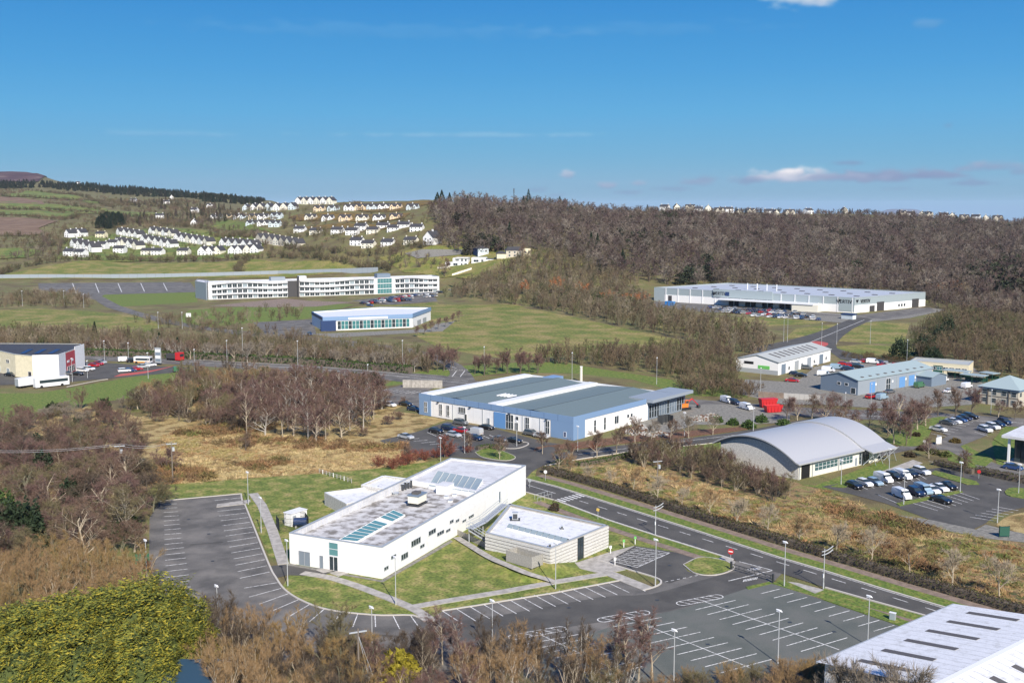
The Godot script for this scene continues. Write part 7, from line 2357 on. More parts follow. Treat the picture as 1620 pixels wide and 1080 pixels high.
	for i in 46:
		var t := i / 45.0
		var p := g(132, 558.5).lerp(g(660, 588), t) + Vector3(r.randf_range(-2, 2), 0, r.randf_range(-4, 1))
		tree(pick(r, ["birch", "thicket", "vase"]), pick(r, ["bark_pale", "bark_birch"]), pick(r, ["twig_grey", "twig_brown"]), p, r.randf_range(5.5, 9.0), "@ bare tree in the row lining the main road", "trees lining the main road", "bare_tree", "tree", 1.2)
	clipped_hedge(smooth(gs([132, 561.5, 285, 567, 420, 573, 520, 579, 650, 590]), 3), 3.4, 2.4, "broad green hedge along the main road", "laurel", "ivy", 40, 0.5)
	mass("scrub_belt", "brown scrub behind the blue unit along the field edge", "scrub", ["scrub0", "scrub1", "scrub2", "wood3"], scatter(flat_poly([850, 575, 900, 566, 990, 563, 1080, 560, 1150, 560, 1170, 600, 1130, 610, 1060, 597, 960, 582, 880, 580]), 4.2, r), 5.5, 9.0, brown)
	mass("scrub_belt", "young bare wood between the green field and the big factory", "scrub", ["scrub0", "scrub1", "wood3", "wood4"], scatter(flat_poly([700, 470, 760, 462, 850, 450, 960, 452, 1010, 470, 1040, 500, 1120, 512, 1200, 530, 1230, 550, 1190, 575, 1160, 560, 1100, 545, 1090, 538, 1000, 520, 900, 498, 830, 484, 790, 482]), 5.0, r), 6.0, 10.5, brown + greyish)
	mass("scrub_belt", "bare scrub right of the factory access road", "scrub", ["scrub0", "scrub1", "scrub2", "wood4"], scatter(flat_poly([1440, 566, 1480, 572, 1530, 580, 1560, 600, 1680, 610, 1720, 560, 1660, 520, 1560, 505, 1500, 500, 1470, 520, 1440, 545]), 5.0, r), 6.0, 10.0, brown)
	mass("scrub_belt", "low dark shrubs on the bank below the access road", "scrub", ["shrub0", "shrub1"], scatter(flat_poly([1330, 565, 1380, 574, 1470, 580, 1475, 574, 1400, 566, 1340, 560]), 2.4, r), 1.2, 2.4, [Color(0.09, 0.075, 0.04), Color(0.12, 0.08, 0.04)])
	mass("scrub_belt", "scrub on the embankment around the workshops", "scrub", ["scrub0", "shrub0", "shrub1"], scatter(flat_poly([1060, 612, 1160, 596, 1175, 604, 1165, 618, 1200, 622, 1180, 632, 1110, 628]), 3.4, r), 2.6, 6.0, brown)
	for q in [[30, 800, 470], [210, 500, 520], [470, 480, 505]]: pass
	mass("scrub_belt", "bare shrubs round the far office car parks", "scrub", ["scrub0", "scrub1", "shrub0"], scatter(flat_poly([-60, 478, 20, 470, 110, 465, 150, 478, 140, 490, 60, 484, -60, 492]) , 6.0, r) + scatter(flat_poly([210, 510, 260, 505, 330, 515, 420, 524, 480, 532, 500, 538, 420, 536, 300, 525]), 6.0, r) + scatter(flat_poly([300, 500, 420, 492, 480, 490, 470, 506, 390, 514, 330, 514]), 9.0, r), 3.0, 6.5, brown + greyish)
	for i in 7:
		tree("vase", "bark", "twig_purple", g(660 + i * 11, 533 - i * 4.0), 6.5, "small dark street tree beside the blue showroom's drive", "street trees by the blue showroom", "bare_tree", "tree", 0.8)
	for i in 26:
		var q: Array = [[690, 586], [760, 590], [700, 578], [805, 588], [830, 588]][i % 5]
		var p := g(q[0] + r.randf_range(-22, 26), q[1] + r.randf_range(-3, 4))
		tree(pick(r, ["birch", "vase"]), "bark", "twig_purple", p, r.randf_range(6.5, 9.5), "@ tree at the signalled junction behind the blue unit", "trees at the junction behind the blue unit", "bare_tree", "tree", 1.0)
	# ---- rough growth on open ground ----
	var straw := [Color(0.5, 0.38, 0.19), Color(0.42, 0.3, 0.15), Color(0.55, 0.43, 0.22), Color(0.33, 0.2, 0.09), Color(0.3, 0.26, 0.09)]
	mass("tussock_grass", "tufts of dry straw coloured grass on the meadow", "grass", ["tuft0", "tuft1", "tuft2"], scatter(flat_poly([240, 768, 255, 690, 330, 668, 440, 690, 560, 700, 640, 705, 655, 733, 560, 744, 430, 754, 320, 764]), 1.15, r), 0.45, 1.2, straw, 1.0, 1.7, 0.03)
	mass("tussock_grass", "tufts of dry russet grass on the rough ground beside the road", "grass", ["tuft0", "tuft1", "tuft2"], scatter(flat_poly([880, 744, 1000, 735, 1100, 765, 1250, 800, 1300, 772, 1400, 812, 1500, 838, 1640, 870, 1640, 970, 1500, 930, 1300, 873, 1100, 812, 1000, 781, 900, 753]), 1.15, r), 0.4, 1.2, [Color(0.5, 0.38, 0.19), Color(0.36, 0.22, 0.1), Color(0.42, 0.3, 0.15), Color(0.17, 0.19, 0.05), Color(0.27, 0.14, 0.06), Color(0.24, 0.24, 0.07)], 1.0, 1.7, 0.035)
	mass("bramble", "patches of brown bramble on the meadow and rough ground", "bramble", ["bramble0", "bramble1"], scatter(flat_poly([240, 768, 250, 735, 330, 745, 330, 760]), 1.8, r) + scatter(flat_poly([270, 690, 330, 668, 430, 672, 420, 684, 330, 690]), 2.4, r) + scatter(flat_poly([370, 735, 440, 728, 470, 735, 400, 742]), 2.0, r) + scatter(flat_poly([1280, 790, 1400, 815, 1480, 842, 1440, 850, 1330, 820]), 2.4, r) + scatter(flat_poly([1300, 830, 1480, 885, 1560, 900, 1500, 915, 1400, 890]), 2.8, r) + scatter(flat_poly([520, 705, 640, 702, 640, 715, 560, 715]), 2.4, r) + scatter(flat_poly([300, 700, 400, 690, 560, 700, 540, 712, 380, 708]), 3.0, r), 0.8, 1.9, [Color(0.22, 0.12, 0.055), Color(0.16, 0.1, 0.05), Color(0.28, 0.16, 0.07), Color(0.11, 0.12, 0.03)], 1.0, 1.3)
	mass("bramble", "green tangle of low plants on the rough ground", "bramble", ["bramble0", "bramble1"], scatter(flat_poly([1400, 840, 1560, 868, 1600, 890, 1620, 950, 1560, 900, 1470, 870]), 3.2, r), 0.5, 1.2, [Color(0.12, 0.17, 0.035), Color(0.15, 0.16, 0.04)], 1.0, 1.4)

func build_hills() -> void:
	var r := RandomNumberGenerator.new()
	r.seed = 31
	# far fields
	drape("pasture", [-60, 443, 60, 441, 300, 440, 560, 431, 575, 425, 520, 413, 400, 410, 300, 416, 160, 412, 60, 424, 20, 432, -60, 436], 0.3, M.field, 16.0)
	drape("ploughed_field", [-60, 372, -60, 344, 40, 345, 92, 350, 60, 362, 84, 372, 40, 373], 0.8, M.plough)
	drape("pasture", [-60, 340, -60, 331, 60, 333, 130, 340, 80, 344], 0.8, M.pasture)
	drape("pasture", [-60, 329, -60, 319, 30, 318, 100, 325, 170, 331, 130, 338, 60, 331], 0.8, M.pasture)
	drape("ploughed_field", [-60, 318, -60, 311, 30, 313, 66, 318, 70, 325, 30, 322], 0.9, M.plough)
	drape("pasture", [0, 310, 40, 302, 80, 304, 130, 314, 120, 317, 60, 313], 1.0, M.pasture)
	drape("pasture", [80, 325, 150, 333, 165, 339, 110, 338], 0.9, M.pasture)
	drape("pasture", [128, 318, 155, 315, 160, 321, 140, 322], 0.9, M.pasture)
	drape("pasture", [-60, 412, -60, 396, 30, 393, 70, 397, 40, 408], 0.6, M.pasture)
	drape("pasture", [160, 331, 260, 337, 250, 343, 180, 341], 0.9, M.pasture)
	drape("heather_moor", [-140, 291, -100, 271, -20, 273, 30, 273, 70, 277, 105, 287, 60, 288, 0, 289], 2.5, M.heather, 40.0)
	drape("hillside_lawn", [310, 356, 330, 349, 400, 357, 440, 372, 380, 366], 0.6, M.pasture)
	drape("hillside_lawn", [455, 345, 470, 340, 530, 336, 540, 338, 480, 347], 0.6, M.gorse)
	drape("gorse_slope", [460, 344, 560, 337, 650, 337, 640, 346, 470, 350], 0.5, M.gorse)
	drape("gorse_slope", [480, 360, 560, 354, 650, 352, 640, 360, 500, 365], 0.5, M.gorse)
	drape("hillside_lawn", [540, 330, 680, 318, 690, 322, 640, 334], 0.5, M.gorse)
	drape("grass_slope", [600, 408, 640, 398, 760, 388, 830, 392, 900, 405, 860, 415, 780, 424, 700, 440, 640, 432], 0.4, M.field, 14.0)
	drape("grass_slope", [720, 440, 800, 418, 880, 408, 960, 412, 900, 425, 800, 440], 0.6, M.field, 14.0)
	drape("bare_ground", [640, 402, 720, 396, 760, 394, 740, 402, 660, 410], 0.7, M.gravel, 14.0)
	drape("estate_ground", [90, 410, 100, 378, 230, 362, 330, 366, 420, 380, 410, 404, 250, 412], 0.4, M.pasture, 18.0)
	mass("garden_shrubs", "garden shrubs between the terraces of the estate", "shrubs", ["shrub0", "shrub1", "scrub0"], scatter(hill_poly([90, 411, 100, 378, 230, 364, 330, 368, 420, 382, 410, 405, 250, 412]), 13.0, r), 2.0, 4.5, [Color(0.1, 0.08, 0.045), Color(0.13, 0.1, 0.06), Color(0.08, 0.09, 0.03)])
	# scattered trees and thorn over the open hillside, the fields left clear
	var open := []
	for p in scatter(hill_poly([-60, 424, 60, 418, 300, 412, 430, 404, 560, 402, 640, 396, 690, 352, 690, 326, 560, 322, 460, 328, 400, 330, 300, 318, 160, 312, 60, 302, -60, 304]), 15.0, r):
		var clear := true
		for f in fields:
			if Geometry2D.is_point_in_polygon(Vector2(p.x, p.z), f):
				clear = false
				break
		if clear and hn.get_noise_2d(p.x * 2.5, p.z * 2.5) > -0.22: open.append(p)
	mass("hillside_scrub", "scattered thorn and bare trees over the hillside between fields and houses", "scrub", ["shrub0", "shrub1", "scrub0", "wood0", "wood1"], open, 2.5, 7.5, [Color(0.13, 0.1, 0.055), Color(0.16, 0.12, 0.07), Color(0.1, 0.095, 0.04), Color(0.2, 0.15, 0.09), Color(0.17, 0.11, 0.08)], 8.0, 1.3, 0.006)
	# the wood on the ridge
	var wood := [Color(0.1, 0.064, 0.056), Color(0.13, 0.094, 0.078), Color(0.09, 0.058, 0.054), Color(0.17, 0.138, 0.112), Color(0.11, 0.088, 0.062), Color(0.235, 0.2, 0.16), Color(0.1, 0.07, 0.064)]
	var kinds := ["wood0", "wood1", "wood2", "wood3", "wood4"]
	var P := PackedVector2Array()
	for q in [[690, 900], [745, 850], [800, 850], [880, 830], [960, 760], [1050, 742], [1200, 735], [1330, 722], [1450, 690], [1520, 650], [1700, 660], [1760, 1300], [1500, 1400], [1300, 1330], [1100, 1280], [950, 1200], [830, 1200], [730, 1180], [680, 1050]]:
		P.append(Vector2((q[0] - 810.0) / F * q[1], -float(q[1])))
	mass("woodland", "bare brown woodland covering the hill behind the big factory", "wood", kinds, scatter(P, 7.2, r), 6.5, 17.0, wood, 8.0, 1.3, 0.014)
	var P2 := PackedVector2Array()
	for q in [[1400, 800], [1480, 640], [1560, 560], [1720, 540], [1720, 700], [1500, 780]]:
		P2.append(Vector2((q[0] - 810.0) / F * q[1], -float(q[1])))
	mass("woodland", "bare wood right of the factory", "wood", kinds, scatter(P2, 6.0, r), 8.0, 13.0, wood + [Color(0.2, 0.16, 0.1)])
	var ever := []
	for p in scatter(P, 11.0, r):
		if hn.get_noise_2d(p.x * 3.0 + 500.0, p.z * 3.0) > 0.36: ever.append(p)
	var P4 := PackedVector2Array()
	for q in [[1520, 760], [1560, 690], [1640, 640], [1720, 660], [1720, 860], [1580, 860]]:
		P4.append(Vector2((q[0] - 810.0) / F * q[1], -float(q[1])))
	mass("evergreen_wood", "dark evergreen patches within the wood behind the factory", "wood", ["ever0"], ever + scatter(P4, 9.0, r), 8.0, 14.5, [Color(0.035, 0.045, 0.022), Color(0.05, 0.06, 0.028), Color(0.055, 0.05, 0.03)], 8.0, 1.2)
	var P3 := PackedVector2Array()
	for q in [[1015, 1370], [1300, 1390], [1640, 1440], [1640, 1530], [1300, 1500], [1015, 1460]]:
		P3.append(Vector2((q[0] - 810.0) / F * q[1], -float(q[1])))
	mass("woodland", "trees and garden shrubs among the skyline houses", "wood", ["wood0", "wood1", "shrub0", "fir0"], scatter(P3, 15.0, r), 4.0, 8.5, wood + [Color(0.05, 0.06, 0.03)], 8.0, 1.2)
	# evergreens and russet trees standing out of it
	for q in [[836, 1150, 24, 6], [828, 1140, 17, 5], [885, 1180, 17, 6], [700, 1160, 14, 5], [693, 1150, 11, 5], [712, 1160, 11, 4], [740, 1140, 11, 4], [752, 1145, 10, 4], [806, 900, 17, 3.5], [945, 860, 16, 4], [935, 880, 14, 4], [1440, 780, 13, 4], [1495, 1300, 14, 5], [1510, 1320, 16, 6], [1525, 1310, 14, 5], [1545, 1300, 13, 6], [1575, 1250, 12, 6], [1590, 1180, 11, 6], [985, 800, 15, 4], [1170, 1240, 12, 4], [1110, 1250, 11, 5]]:
		var x: float = (q[0] - 810.0) / F * q[1]
		evergreen(Vector3(x, land(x, -q[1]), -q[1]), q[2], q[3], "conifer", "dark evergreen standing above the bare woodland ridge" if q[1] > 1100 else "dark evergreen within the bare woodland", 520, "conifer_tree", "dark evergreens on the ridge" if q[1] > 1100 else "dark evergreens in the wood")
	for q in [[1012, 640], [988, 650], [832, 690], [880, 700], [920, 690], [1500, 700], [1512, 690], [1495, 680], [1460, 700], [962, 660], [1020, 660]]:
		var x: float = (q[0] - 810.0) / F * q[1]
		tree("thicket", "bark_pale", "twig_orange", Vector3(x, land(x, -q[1]), -q[1]), r.randf_range(8, 11), "orange twigged willow glowing among the bare trees by the factory", "orange willows by the factory", "willow_tree", "tree", 1.5)
	for q in [[858, 690, 9, 5], [890, 650, 10, 4], [945, 650, 11, 6], [980, 640, 10, 5], [1000, 620, 8, 4], [910, 640, 8, 4]]:
		var x: float = (q[0] - 810.0) / F * q[1]
		round_bush(Vector3(x, land(x, -q[1]), -q[1]), q[3], q[2], "ivy", "dark green holly in the young wood left of the factory", "holly_bush", 500, "hollies in the young wood")
	# hedgerows over the farmland and round the estates
	var dark := [Color(0.1, 0.085, 0.045), Color(0.13, 0.1, 0.06), Color(0.07, 0.075, 0.03), Color(0.15, 0.11, 0.07)]
	var hp := []
	for ln in [[-20, 443, 20, 428, 60, 418, 100, 413, 200, 412, 300, 414, 400, 409, 440, 407, 520, 412, 580, 424, 620, 428], [0, 393, 60, 392, 110, 385], [-20, 375, 60, 374, 100, 374, 140, 368], [-20, 343, 40, 343, 100, 349, 130, 342], [-20, 330, 70, 332, 150, 338, 220, 343, 280, 340], [0, 310, 60, 313, 130, 318, 200, 322, 280, 320], [80, 304, 140, 314, 180, 330], [100, 326, 160, 333], [160, 340, 200, 350, 300, 354, 330, 350], [330, 372, 400, 376, 440, 386, 500, 400, 560, 404], [140, 355, 210, 352, 260, 358, 330, 364], [440, 388, 470, 378, 520, 368], [-20, 301, 60, 303, 130, 310], [180, 322, 260, 329, 340, 332], [560, 405, 620, 396, 680, 394], [390, 412, 375, 428, 380, 434]]:
		for i in range(0, ln.size() - 2, 2):
			var a := gt(ln[i], ln[i + 1])
			var b := gt(ln[i + 2], ln[i + 3])
			var n := int(a.distance_to(b) / (2.6 if ln[1] > 400 else 4.0))
			for k in n:
				var p := a.lerp(b, float(k) / n) + Vector3(r.randf_range(-3, 3), 0, r.randf_range(-4, 4))
				p.y = land(p.x, p.z)
				hp.append(p)
	mass("hedgerow", "dark bare hedgerows dividing the hillside fields", "hedgerow", ["shrub0", "shrub1", "scrub0"], hp, 3.5, 7.5, dark)
	mass("scrub_belt", "brown scrub on the slope between the housing estates", "scrub", ["scrub0", "scrub1", "shrub0", "wood0"], scatter(hill_poly([250, 352, 330, 350, 345, 362, 440, 376, 450, 392, 560, 404, 560, 410, 430, 406, 410, 384, 330, 366]), 9.0, r) + scatter(hill_poly([0, 410, 100, 412, 100, 380, 70, 376, 60, 395]), 9.0, r) + scatter(hill_poly([390, 344, 450, 338, 480, 344, 470, 368, 440, 360]), 11.0, r) + scatter(hill_poly([560, 415, 600, 405, 690, 410, 700, 430, 620, 428]), 8.0, r) + scatter(hill_poly([640, 390, 680, 380, 700, 350, 730, 345, 720, 390]), 8.0, r), 3.5, 7.5, dark + wood)
	mass("woodland", "mixed trees on the hillside farmland at left", "wood", ["wood0", "wood1", "fir0"], scatter(hill_poly([140, 360, 165, 345, 215, 345, 300, 340, 330, 334, 380, 336, 390, 345, 300, 352, 220, 358]), 15.0, r) + scatter(hill_poly([180, 322, 250, 318, 330, 322, 390, 330, 330, 335, 230, 333]), 24.0, r), 7.0, 12.0, [Color(0.06, 0.065, 0.035), Color(0.11, 0.085, 0.055), Color(0.14, 0.1, 0.075)])
	mass("plantation", "dark conifer plantation on the upper hillside", "plantation", ["fir0", "fir1"], scatter(hill_poly([-60, 299, -60, 291, 54, 290, 56, 297, 0, 300]), 17.0, r) + scatter(hill_poly([60, 297, 64, 290, 130, 294, 200, 298, 260, 303, 300, 306, 290, 313, 220, 311, 170, 307, 120, 303]), 17.0, r) + scatter(hill_poly([290, 313, 310, 309, 360, 311, 420, 317, 410, 324, 330, 320]), 18.0, r), 7.0, 12.0, [Color(0.04, 0.06, 0.032), Color(0.06, 0.075, 0.04), Color(0.075, 0.07, 0.045)], 8.0, 1.5)
	mass("plantation", "clump of dark conifers left of the housing estate", "plantation", ["fir0", "fir1"], scatter(hill_poly([150, 362, 158, 348, 190, 346, 196, 356, 175, 362]), 7.0, r), 9.0, 13.0, [Color(0.03, 0.05, 0.025), Color(0.045, 0.06, 0.03)], 8.0, 1.4)
	# the blue hill on the skyline
	var m := MB.new()
	var c := Vector3((1425.0 - 810.0) / F * 26000.0, -900.0, -26000.0)
	var prev := []
	for a in 9:
		var ring := []
		for b in 33:
			var t := b / 32.0 * 2.0 - 1.0
			var hgt := 880.0 * pow(maxf(0.0, 1.0 - pow(absf(t + 0.04), 4.0)), 0.5) * sin(PI * a / 8.0)
			ring.append(c + Vector3(t * 800.0, hgt, (a - 4) * 300.0))
		if a > 0:
			for b in 32: m.quad(prev[b], ring[b], ring[b + 1], prev[b + 1])
		prev = ring
	setting("distant_hill", m.mesh(), M.heather)

# ---------- vehicles ----------
var CAR := {}
func loft(m: MB, prof: Array, w0: float, w1: float) -> void:
	# side outline (x along, y up) as [x, y, half-width] points, closed across
	for i in prof.size():
		var a: Array = prof[i]
		var b: Array = prof[(i + 1) % prof.size()]
		m.quad(Vector3(a[0], a[1], -a[2]), Vector3(b[0], b[1], -b[2]), Vector3(b[0], b[1], b[2]), Vector3(a[0], a[1], a[2]))
	for s in [-1.0, 1.0]:
		var c := Vector3.ZERO
		for a in prof: c += Vector3(a[0], a[1], s * a[2])
		c /= prof.size()
		for i in prof.size():
			var a: Array = prof[i]
			var b: Array = prof[(i + 1) % prof.size()]
			m.tri(Vector3(a[0], a[1], s * a[2]), c, Vector3(b[0], b[1], s * b[2]))

func build_cars() -> void:
	# outlines: body, glasshouse, roof
	var K := {
		"hatchback": {"l": 4.1, "body": [[-2.05, 0.32, 0.8], [-2.08, 0.7, 0.86], [-1.95, 0.95, 0.84], [-0.9, 1.0, 0.86], [0.9, 0.98, 0.86], [1.75, 0.82, 0.8], [2.05, 0.62, 0.76], [2.05, 0.3, 0.76]], "glass": [[-1.85, 0.97, 0.8], [-1.5, 1.4, 0.62], [0.1, 1.42, 0.62], [0.98, 0.97, 0.78]], "roof": [[-1.55, 1.38, 0.64], [-1.35, 1.47, 0.58], [-0.1, 1.48, 0.58], [0.16, 1.4, 0.63]]},
		"saloon": {"l": 4.6, "body": [[-2.3, 0.32, 0.8], [-2.32, 0.74, 0.84], [-2.1, 0.98, 0.8], [-1.2, 1.0, 0.87], [1.0, 0.96, 0.87], [2.0, 0.8, 0.8], [2.3, 0.6, 0.76], [2.3, 0.3, 0.76]], "glass": [[-1.7, 0.98, 0.78], [-0.95, 1.38, 0.6], [0.2, 1.4, 0.6], [1.1, 0.96, 0.78]], "roof": [[-1.0, 1.36, 0.62], [-0.8, 1.44, 0.56], [0.05, 1.45, 0.56], [0.28, 1.38, 0.61]]},
		"suv": {"l": 4.5, "body": [[-2.2, 0.4, 0.84], [-2.24, 0.85, 0.9], [-2.15, 1.1, 0.88], [-0.9, 1.12, 0.92], [1.0, 1.1, 0.92], [2.0, 1.0, 0.85], [2.24, 0.75, 0.8], [2.22, 0.38, 0.8]], "glass": [[-2.05, 1.1, 0.84], [-1.8, 1.58, 0.7], [0.3, 1.6, 0.7], [1.05, 1.1, 0.84]], "roof": [[-1.88, 1.56, 0.72], [-1.7, 1.68, 0.66], [0.15, 1.69, 0.66], [0.38, 1.58, 0.71]]},
		"van": {"l": 5.2, "body": [[-2.6, 0.4, 0.9], [-2.62, 1.2, 0.96], [-2.55, 2.05, 0.9], [-2.3, 2.18, 0.84], [0.9, 2.18, 0.84], [1.2, 2.1, 0.86], [1.9, 1.25, 0.92], [2.5, 1.05, 0.88], [2.62, 0.75, 0.85], [2.6, 0.38, 0.85]], "glass": [[1.1, 1.3, 0.975], [1.0, 1.9, 0.9], [1.3, 2.0, 0.86], [1.86, 1.28, 0.94]], "roof": [[-2.2, 2.17, 0.8], [-2.1, 2.24, 0.75], [0.7, 2.24, 0.75], [0.8, 2.17, 0.8]]}}
	for k in K:
		var o := Node3D.new()
		o.set_meta("category", "van" if k == "van" else "car")
		o.set_meta("kindname", "parked_van" if k == "van" else "parked_car")
		for q in ["body", "glass", "roof"]:
			var m := MB.new()
			loft(m, K[k][q], 0, 0)
			part(o, {"body": "body", "glass": "windows", "roof": "roof_panel"}[q], m.mesh(), M.glass if q == "glass" else M.car_black)
		var hl: float = K[k].l / 2.0
		var wr := 0.31 if k != "van" else 0.34
		for x in [-hl * 0.62, hl * 0.64]:
			for s in [-1.0, 1.0]:
				var z: float = s * (0.78 if k != "van" else 0.86)
				var m := MB.new()
				m.tube(Vector3(x, wr, z - 0.1), Vector3(x, wr, z + 0.1), wr, wr, 12)
				m.tube(Vector3(x, wr, z + 0.1 * s), Vector3(x, wr, z + 0.101 * s), wr, 0.2, 12)
				var w := part(o, "wheel", m.mesh(), M.tyre)
				var h := MB.new()
				h.tube(Vector3(x, wr, z + 0.102 * s), Vector3(x, wr, z + 0.125 * s), 0.2, 0.0, 10)
				part(w, "rim", h.mesh(), M.alloy)
		var top_y: float = 0.72 if k != "suv" else 0.88
		for s in [-1.0, 1.0]:
			bx(o, "headlight", Vector3(hl - 0.14, top_y - 0.12, s * 0.62 - 0.13), Vector3(hl - 0.01, top_y + 0.02, s * 0.62 + 0.13), M.lamp_lens)
			bx(o, "tail_light", Vector3(-hl - 0.02, top_y, s * 0.7 - 0.1), Vector3(-hl + 0.1, top_y + 0.2, s * 0.7 + 0.1), M.tail_lens)
		bx(o, "number_plate", Vector3(-hl - 0.05, 0.55, -0.26), Vector3(-hl - 0.02, 0.66, 0.26), M.yellow_paint)
		CAR[k] = o

func car(kind: String, color: String, at: Vector3, heading: Vector3, label: String, group := "") -> Node3D:
	var o := copy(CAR[kind], at, atan2(-heading.z, heading.x), label, group)
	if kind == "van": o.scale = Vector3.ONE * 0.9
	for c in o.get_children():
		if str(c.name).begins_with("body") or str(c.name).begins_with("roof"):
			c.material_override = M["car_" + color]
	return o

func build_vehicles() -> void:
	build_cars()
	var r := RandomNumberGenerator.new()
	r.seed = 61
	var word := {"black": "black", "white": "white", "silver": "silver", "grey": "grey", "blue": "blue", "navy": "dark blue", "red": "red", "lightblue": "light blue", "green": "green", "orange": "orange"}
	var kindw := {"hatchback": "hatchback", "saloon": "saloon car", "suv": "large car", "van": "van"}
	var put := func(list: Array, a: Vector3, b: Vector3, where: String, group: String, y: float) -> void:
		var h := (b - a).normalized()
		for i in list.size():
			var q: Array = list[i]
			var s := -1.0 if q.size() > 4 else 1.0
			car(q[2], q[3], lift(g(q[0], q[1]), y), h * s + Vector3(r.randf_range(-0.03, 0.03), 0, 0), "%s %s %s, %s from the left" % [word[q[3]], kindw[q[2]], where, ORD[i]], group)
	put.call([[1352, 772, "hatchback", "black"], [1368, 768, "hatchback", "white"], [1384, 766.5, "hatchback", "lightblue"], [1398, 762, "van", "white"], [1415, 758.5, "suv", "black"], [1428, 757, "van", "white"], [1441, 753.5, "hatchback", "black"], [1458, 750, "suv", "white"]], g(1340, 768), g(1362, 776), "facing the curved roof hall", "cars before the curved roof hall", 0.06)
	put.call([[1427, 788, "van", "white"], [1449, 783, "suv", "navy"], [1461, 780, "van", "lightblue"], [1475, 779.5, "hatchback", "white"], [1487, 775.5, "saloon", "white"], [1500, 772.5, "saloon", "black"]], g(1390, 783), g(1422, 797), "in the hall's middle row", "cars in the hall's middle row", 0.06)
	car("saloon", "black", lift(g(1490, 795), 0.06), g(1484, 808) - g(1444, 796), "black saloon car parked alone in the hall's front row")
	put.call([[1485, 682, "saloon", "white"], [1500, 672, "saloon", "grey"], [1509, 669.5, "saloon", "white"], [1518, 667, "saloon", "blue"], [1527, 664.5, "hatchback", "navy"], [1536, 662.5, "suv", "black"]], g(1474, 686), g(1498, 691), "in the left bays before the glass pavilion", "cars left of the pavilion drive", 0.075)
	put.call([[1559, 683, "suv", "white"], [1571, 678.5, "suv", "white"], [1580, 674, "saloon", "navy"], [1590, 671, "suv", "navy"]], g(1542, 683), g(1564, 690), "in the right bays before the glass pavilion", "cars right of the pavilion drive", 0.075)
	car("hatchback", "blue", lift(g(1604, 743), 0.06), g(1540, 735) - g(1500, 728), "blue car half hidden behind the hedge before the pavilion")
	put.call([[642, 694, "saloon", "silver"], [690, 685, "hatchback", "black"], [710, 681, "suv", "navy"], [718, 691, "hatchback", "silver"], [729, 672, "suv", "grey"], [730, 684.5, "saloon", "red"], [752, 696, "hatchback", "navy"], [770, 679, "saloon", "black"], [791, 698, "saloon", "grey"], [813, 700, "saloon", "black"], [841, 689, "suv", "grey"], [857, 692.5, "saloon", "silver"]], g(664, 655), g(700, 661), "parked before the blue unit", "cars before the blue unit", 0.06)
	car("van", "silver", lift(g(751, 688), 0.06), g(664, 655) - g(700, 661), "silver van parked beside the red car before the blue unit")
	put.call([[617, 643, "hatchback", "white"], [642, 642, "saloon", "black"], [655, 650, "saloon", "navy"]], g(664, 655), g(700, 661), "at the left end of the blue unit", "cars beside the blue unit", 0.06)
	put.call([[1150, 637, "van", "white"], [1163, 640, "suv", "navy"], [1181, 648, "van", "white"]], g(1150, 640), g(1180, 648), "in the rubble yard", "vans in the rubble yard", 0.08)
	put.call([[1238, 588, "hatchback", "white"], [1254, 604, "saloon", "red"], [1258, 593, "hatchback", "navy"], [1262, 582, "saloon", "white"], [1268, 596, "hatchback", "black"], [1272, 578, "suv", "black"], [1276, 584, "suv", "grey"], [1283, 573, "hatchback", "white"], [1286, 578, "suv", "white"], [1292, 567, "hatchback", "silver"], [1299, 571, "suv", "white"], [1304, 595, "van", "white"], [1311, 588, "van", "white"], [1324, 584, "van", "lightblue"], [1335, 577.5, "hatchback", "red"], [1342, 586, "suv", "navy"], [1347, 580, "hatchback", "red"]], g(1250, 590), g(1280, 592), "in the yard of the white workshop", "cars in the workshop yard", 0.06)
	put.call([[1354, 574.5, "hatchback", "silver"], [1358, 582.5, "suv", "black"], [1370, 574, "hatchback", "red"], [1381, 575, "van", "white"], [1391, 575, "saloon", "navy"], [1398, 579.5, "saloon", "red"], [1405, 578, "hatchback", "white"], [1418, 580, "hatchback", "red"]], g(1250, 590), g(1280, 592), "behind the blue grey workshop", "cars behind the blue grey workshop", 0.06)
	put.call([[1378, 630, "hatchback", "red"], [1392, 627, "saloon", "black"], [1396, 632, "van", "lightblue"], [1408, 622, "saloon", "grey"], [1455, 613, "van", "green"], [1480, 607.5, "hatchback", "white"], [1493, 604, "van", "white"], [1502, 621, "saloon", "white"], [1530, 614, "van", "white"]], g(1360, 630), g(1420, 618), "before the blue grey workshop", "vehicles before the blue grey workshop", 0.06)
	var colors := ["black", "white", "silver", "grey", "blue", "navy", "red", "black", "navy", "white", "silver"]
	var rows := func(marks: Array, step: float, where: String, group: String, chance: float) -> void:
		for m in marks:
			var a := g(m[0], m[1])
			var b := g(m[2], m[3])
			var n := int(a.distance_to(b) / step)
			var side := (b - a).normalized().cross(Vector3.UP)
			for i in n:
				if r.randf() > chance: continue
				var c: String = colors[r.randi() % colors.size()]
				car(["hatchback", "saloon", "suv"][r.randi() % 3], c, lift(a.lerp(b, (i + 0.5) / n), 0.09), side * (1.0 if r.randf() < 0.5 else -1.0), "small %s car %s" % [word[c], where], group)
	rows.call([[1136, 491, 1284, 499.5], [1140, 494.5, 1290, 503.5], [1180, 500, 1300, 507], [1120, 487.5, 1270, 496]], 2.9, "parked in rows before the big factory", "cars before the big factory", 0.85)
	rows.call([[600, 474, 700, 464], [585, 478, 690, 469], [570, 481.5, 650, 475.5], [690, 463, 735, 460.5]], 3.0, "parked before the wavy office", "cars before the wavy office", 0.8)
	rows.call([[240, 452, 305, 451], [140, 458, 300, 457]], 4.0, "in the car park left of the wavy office", "cars left of the wavy office", 0.14)
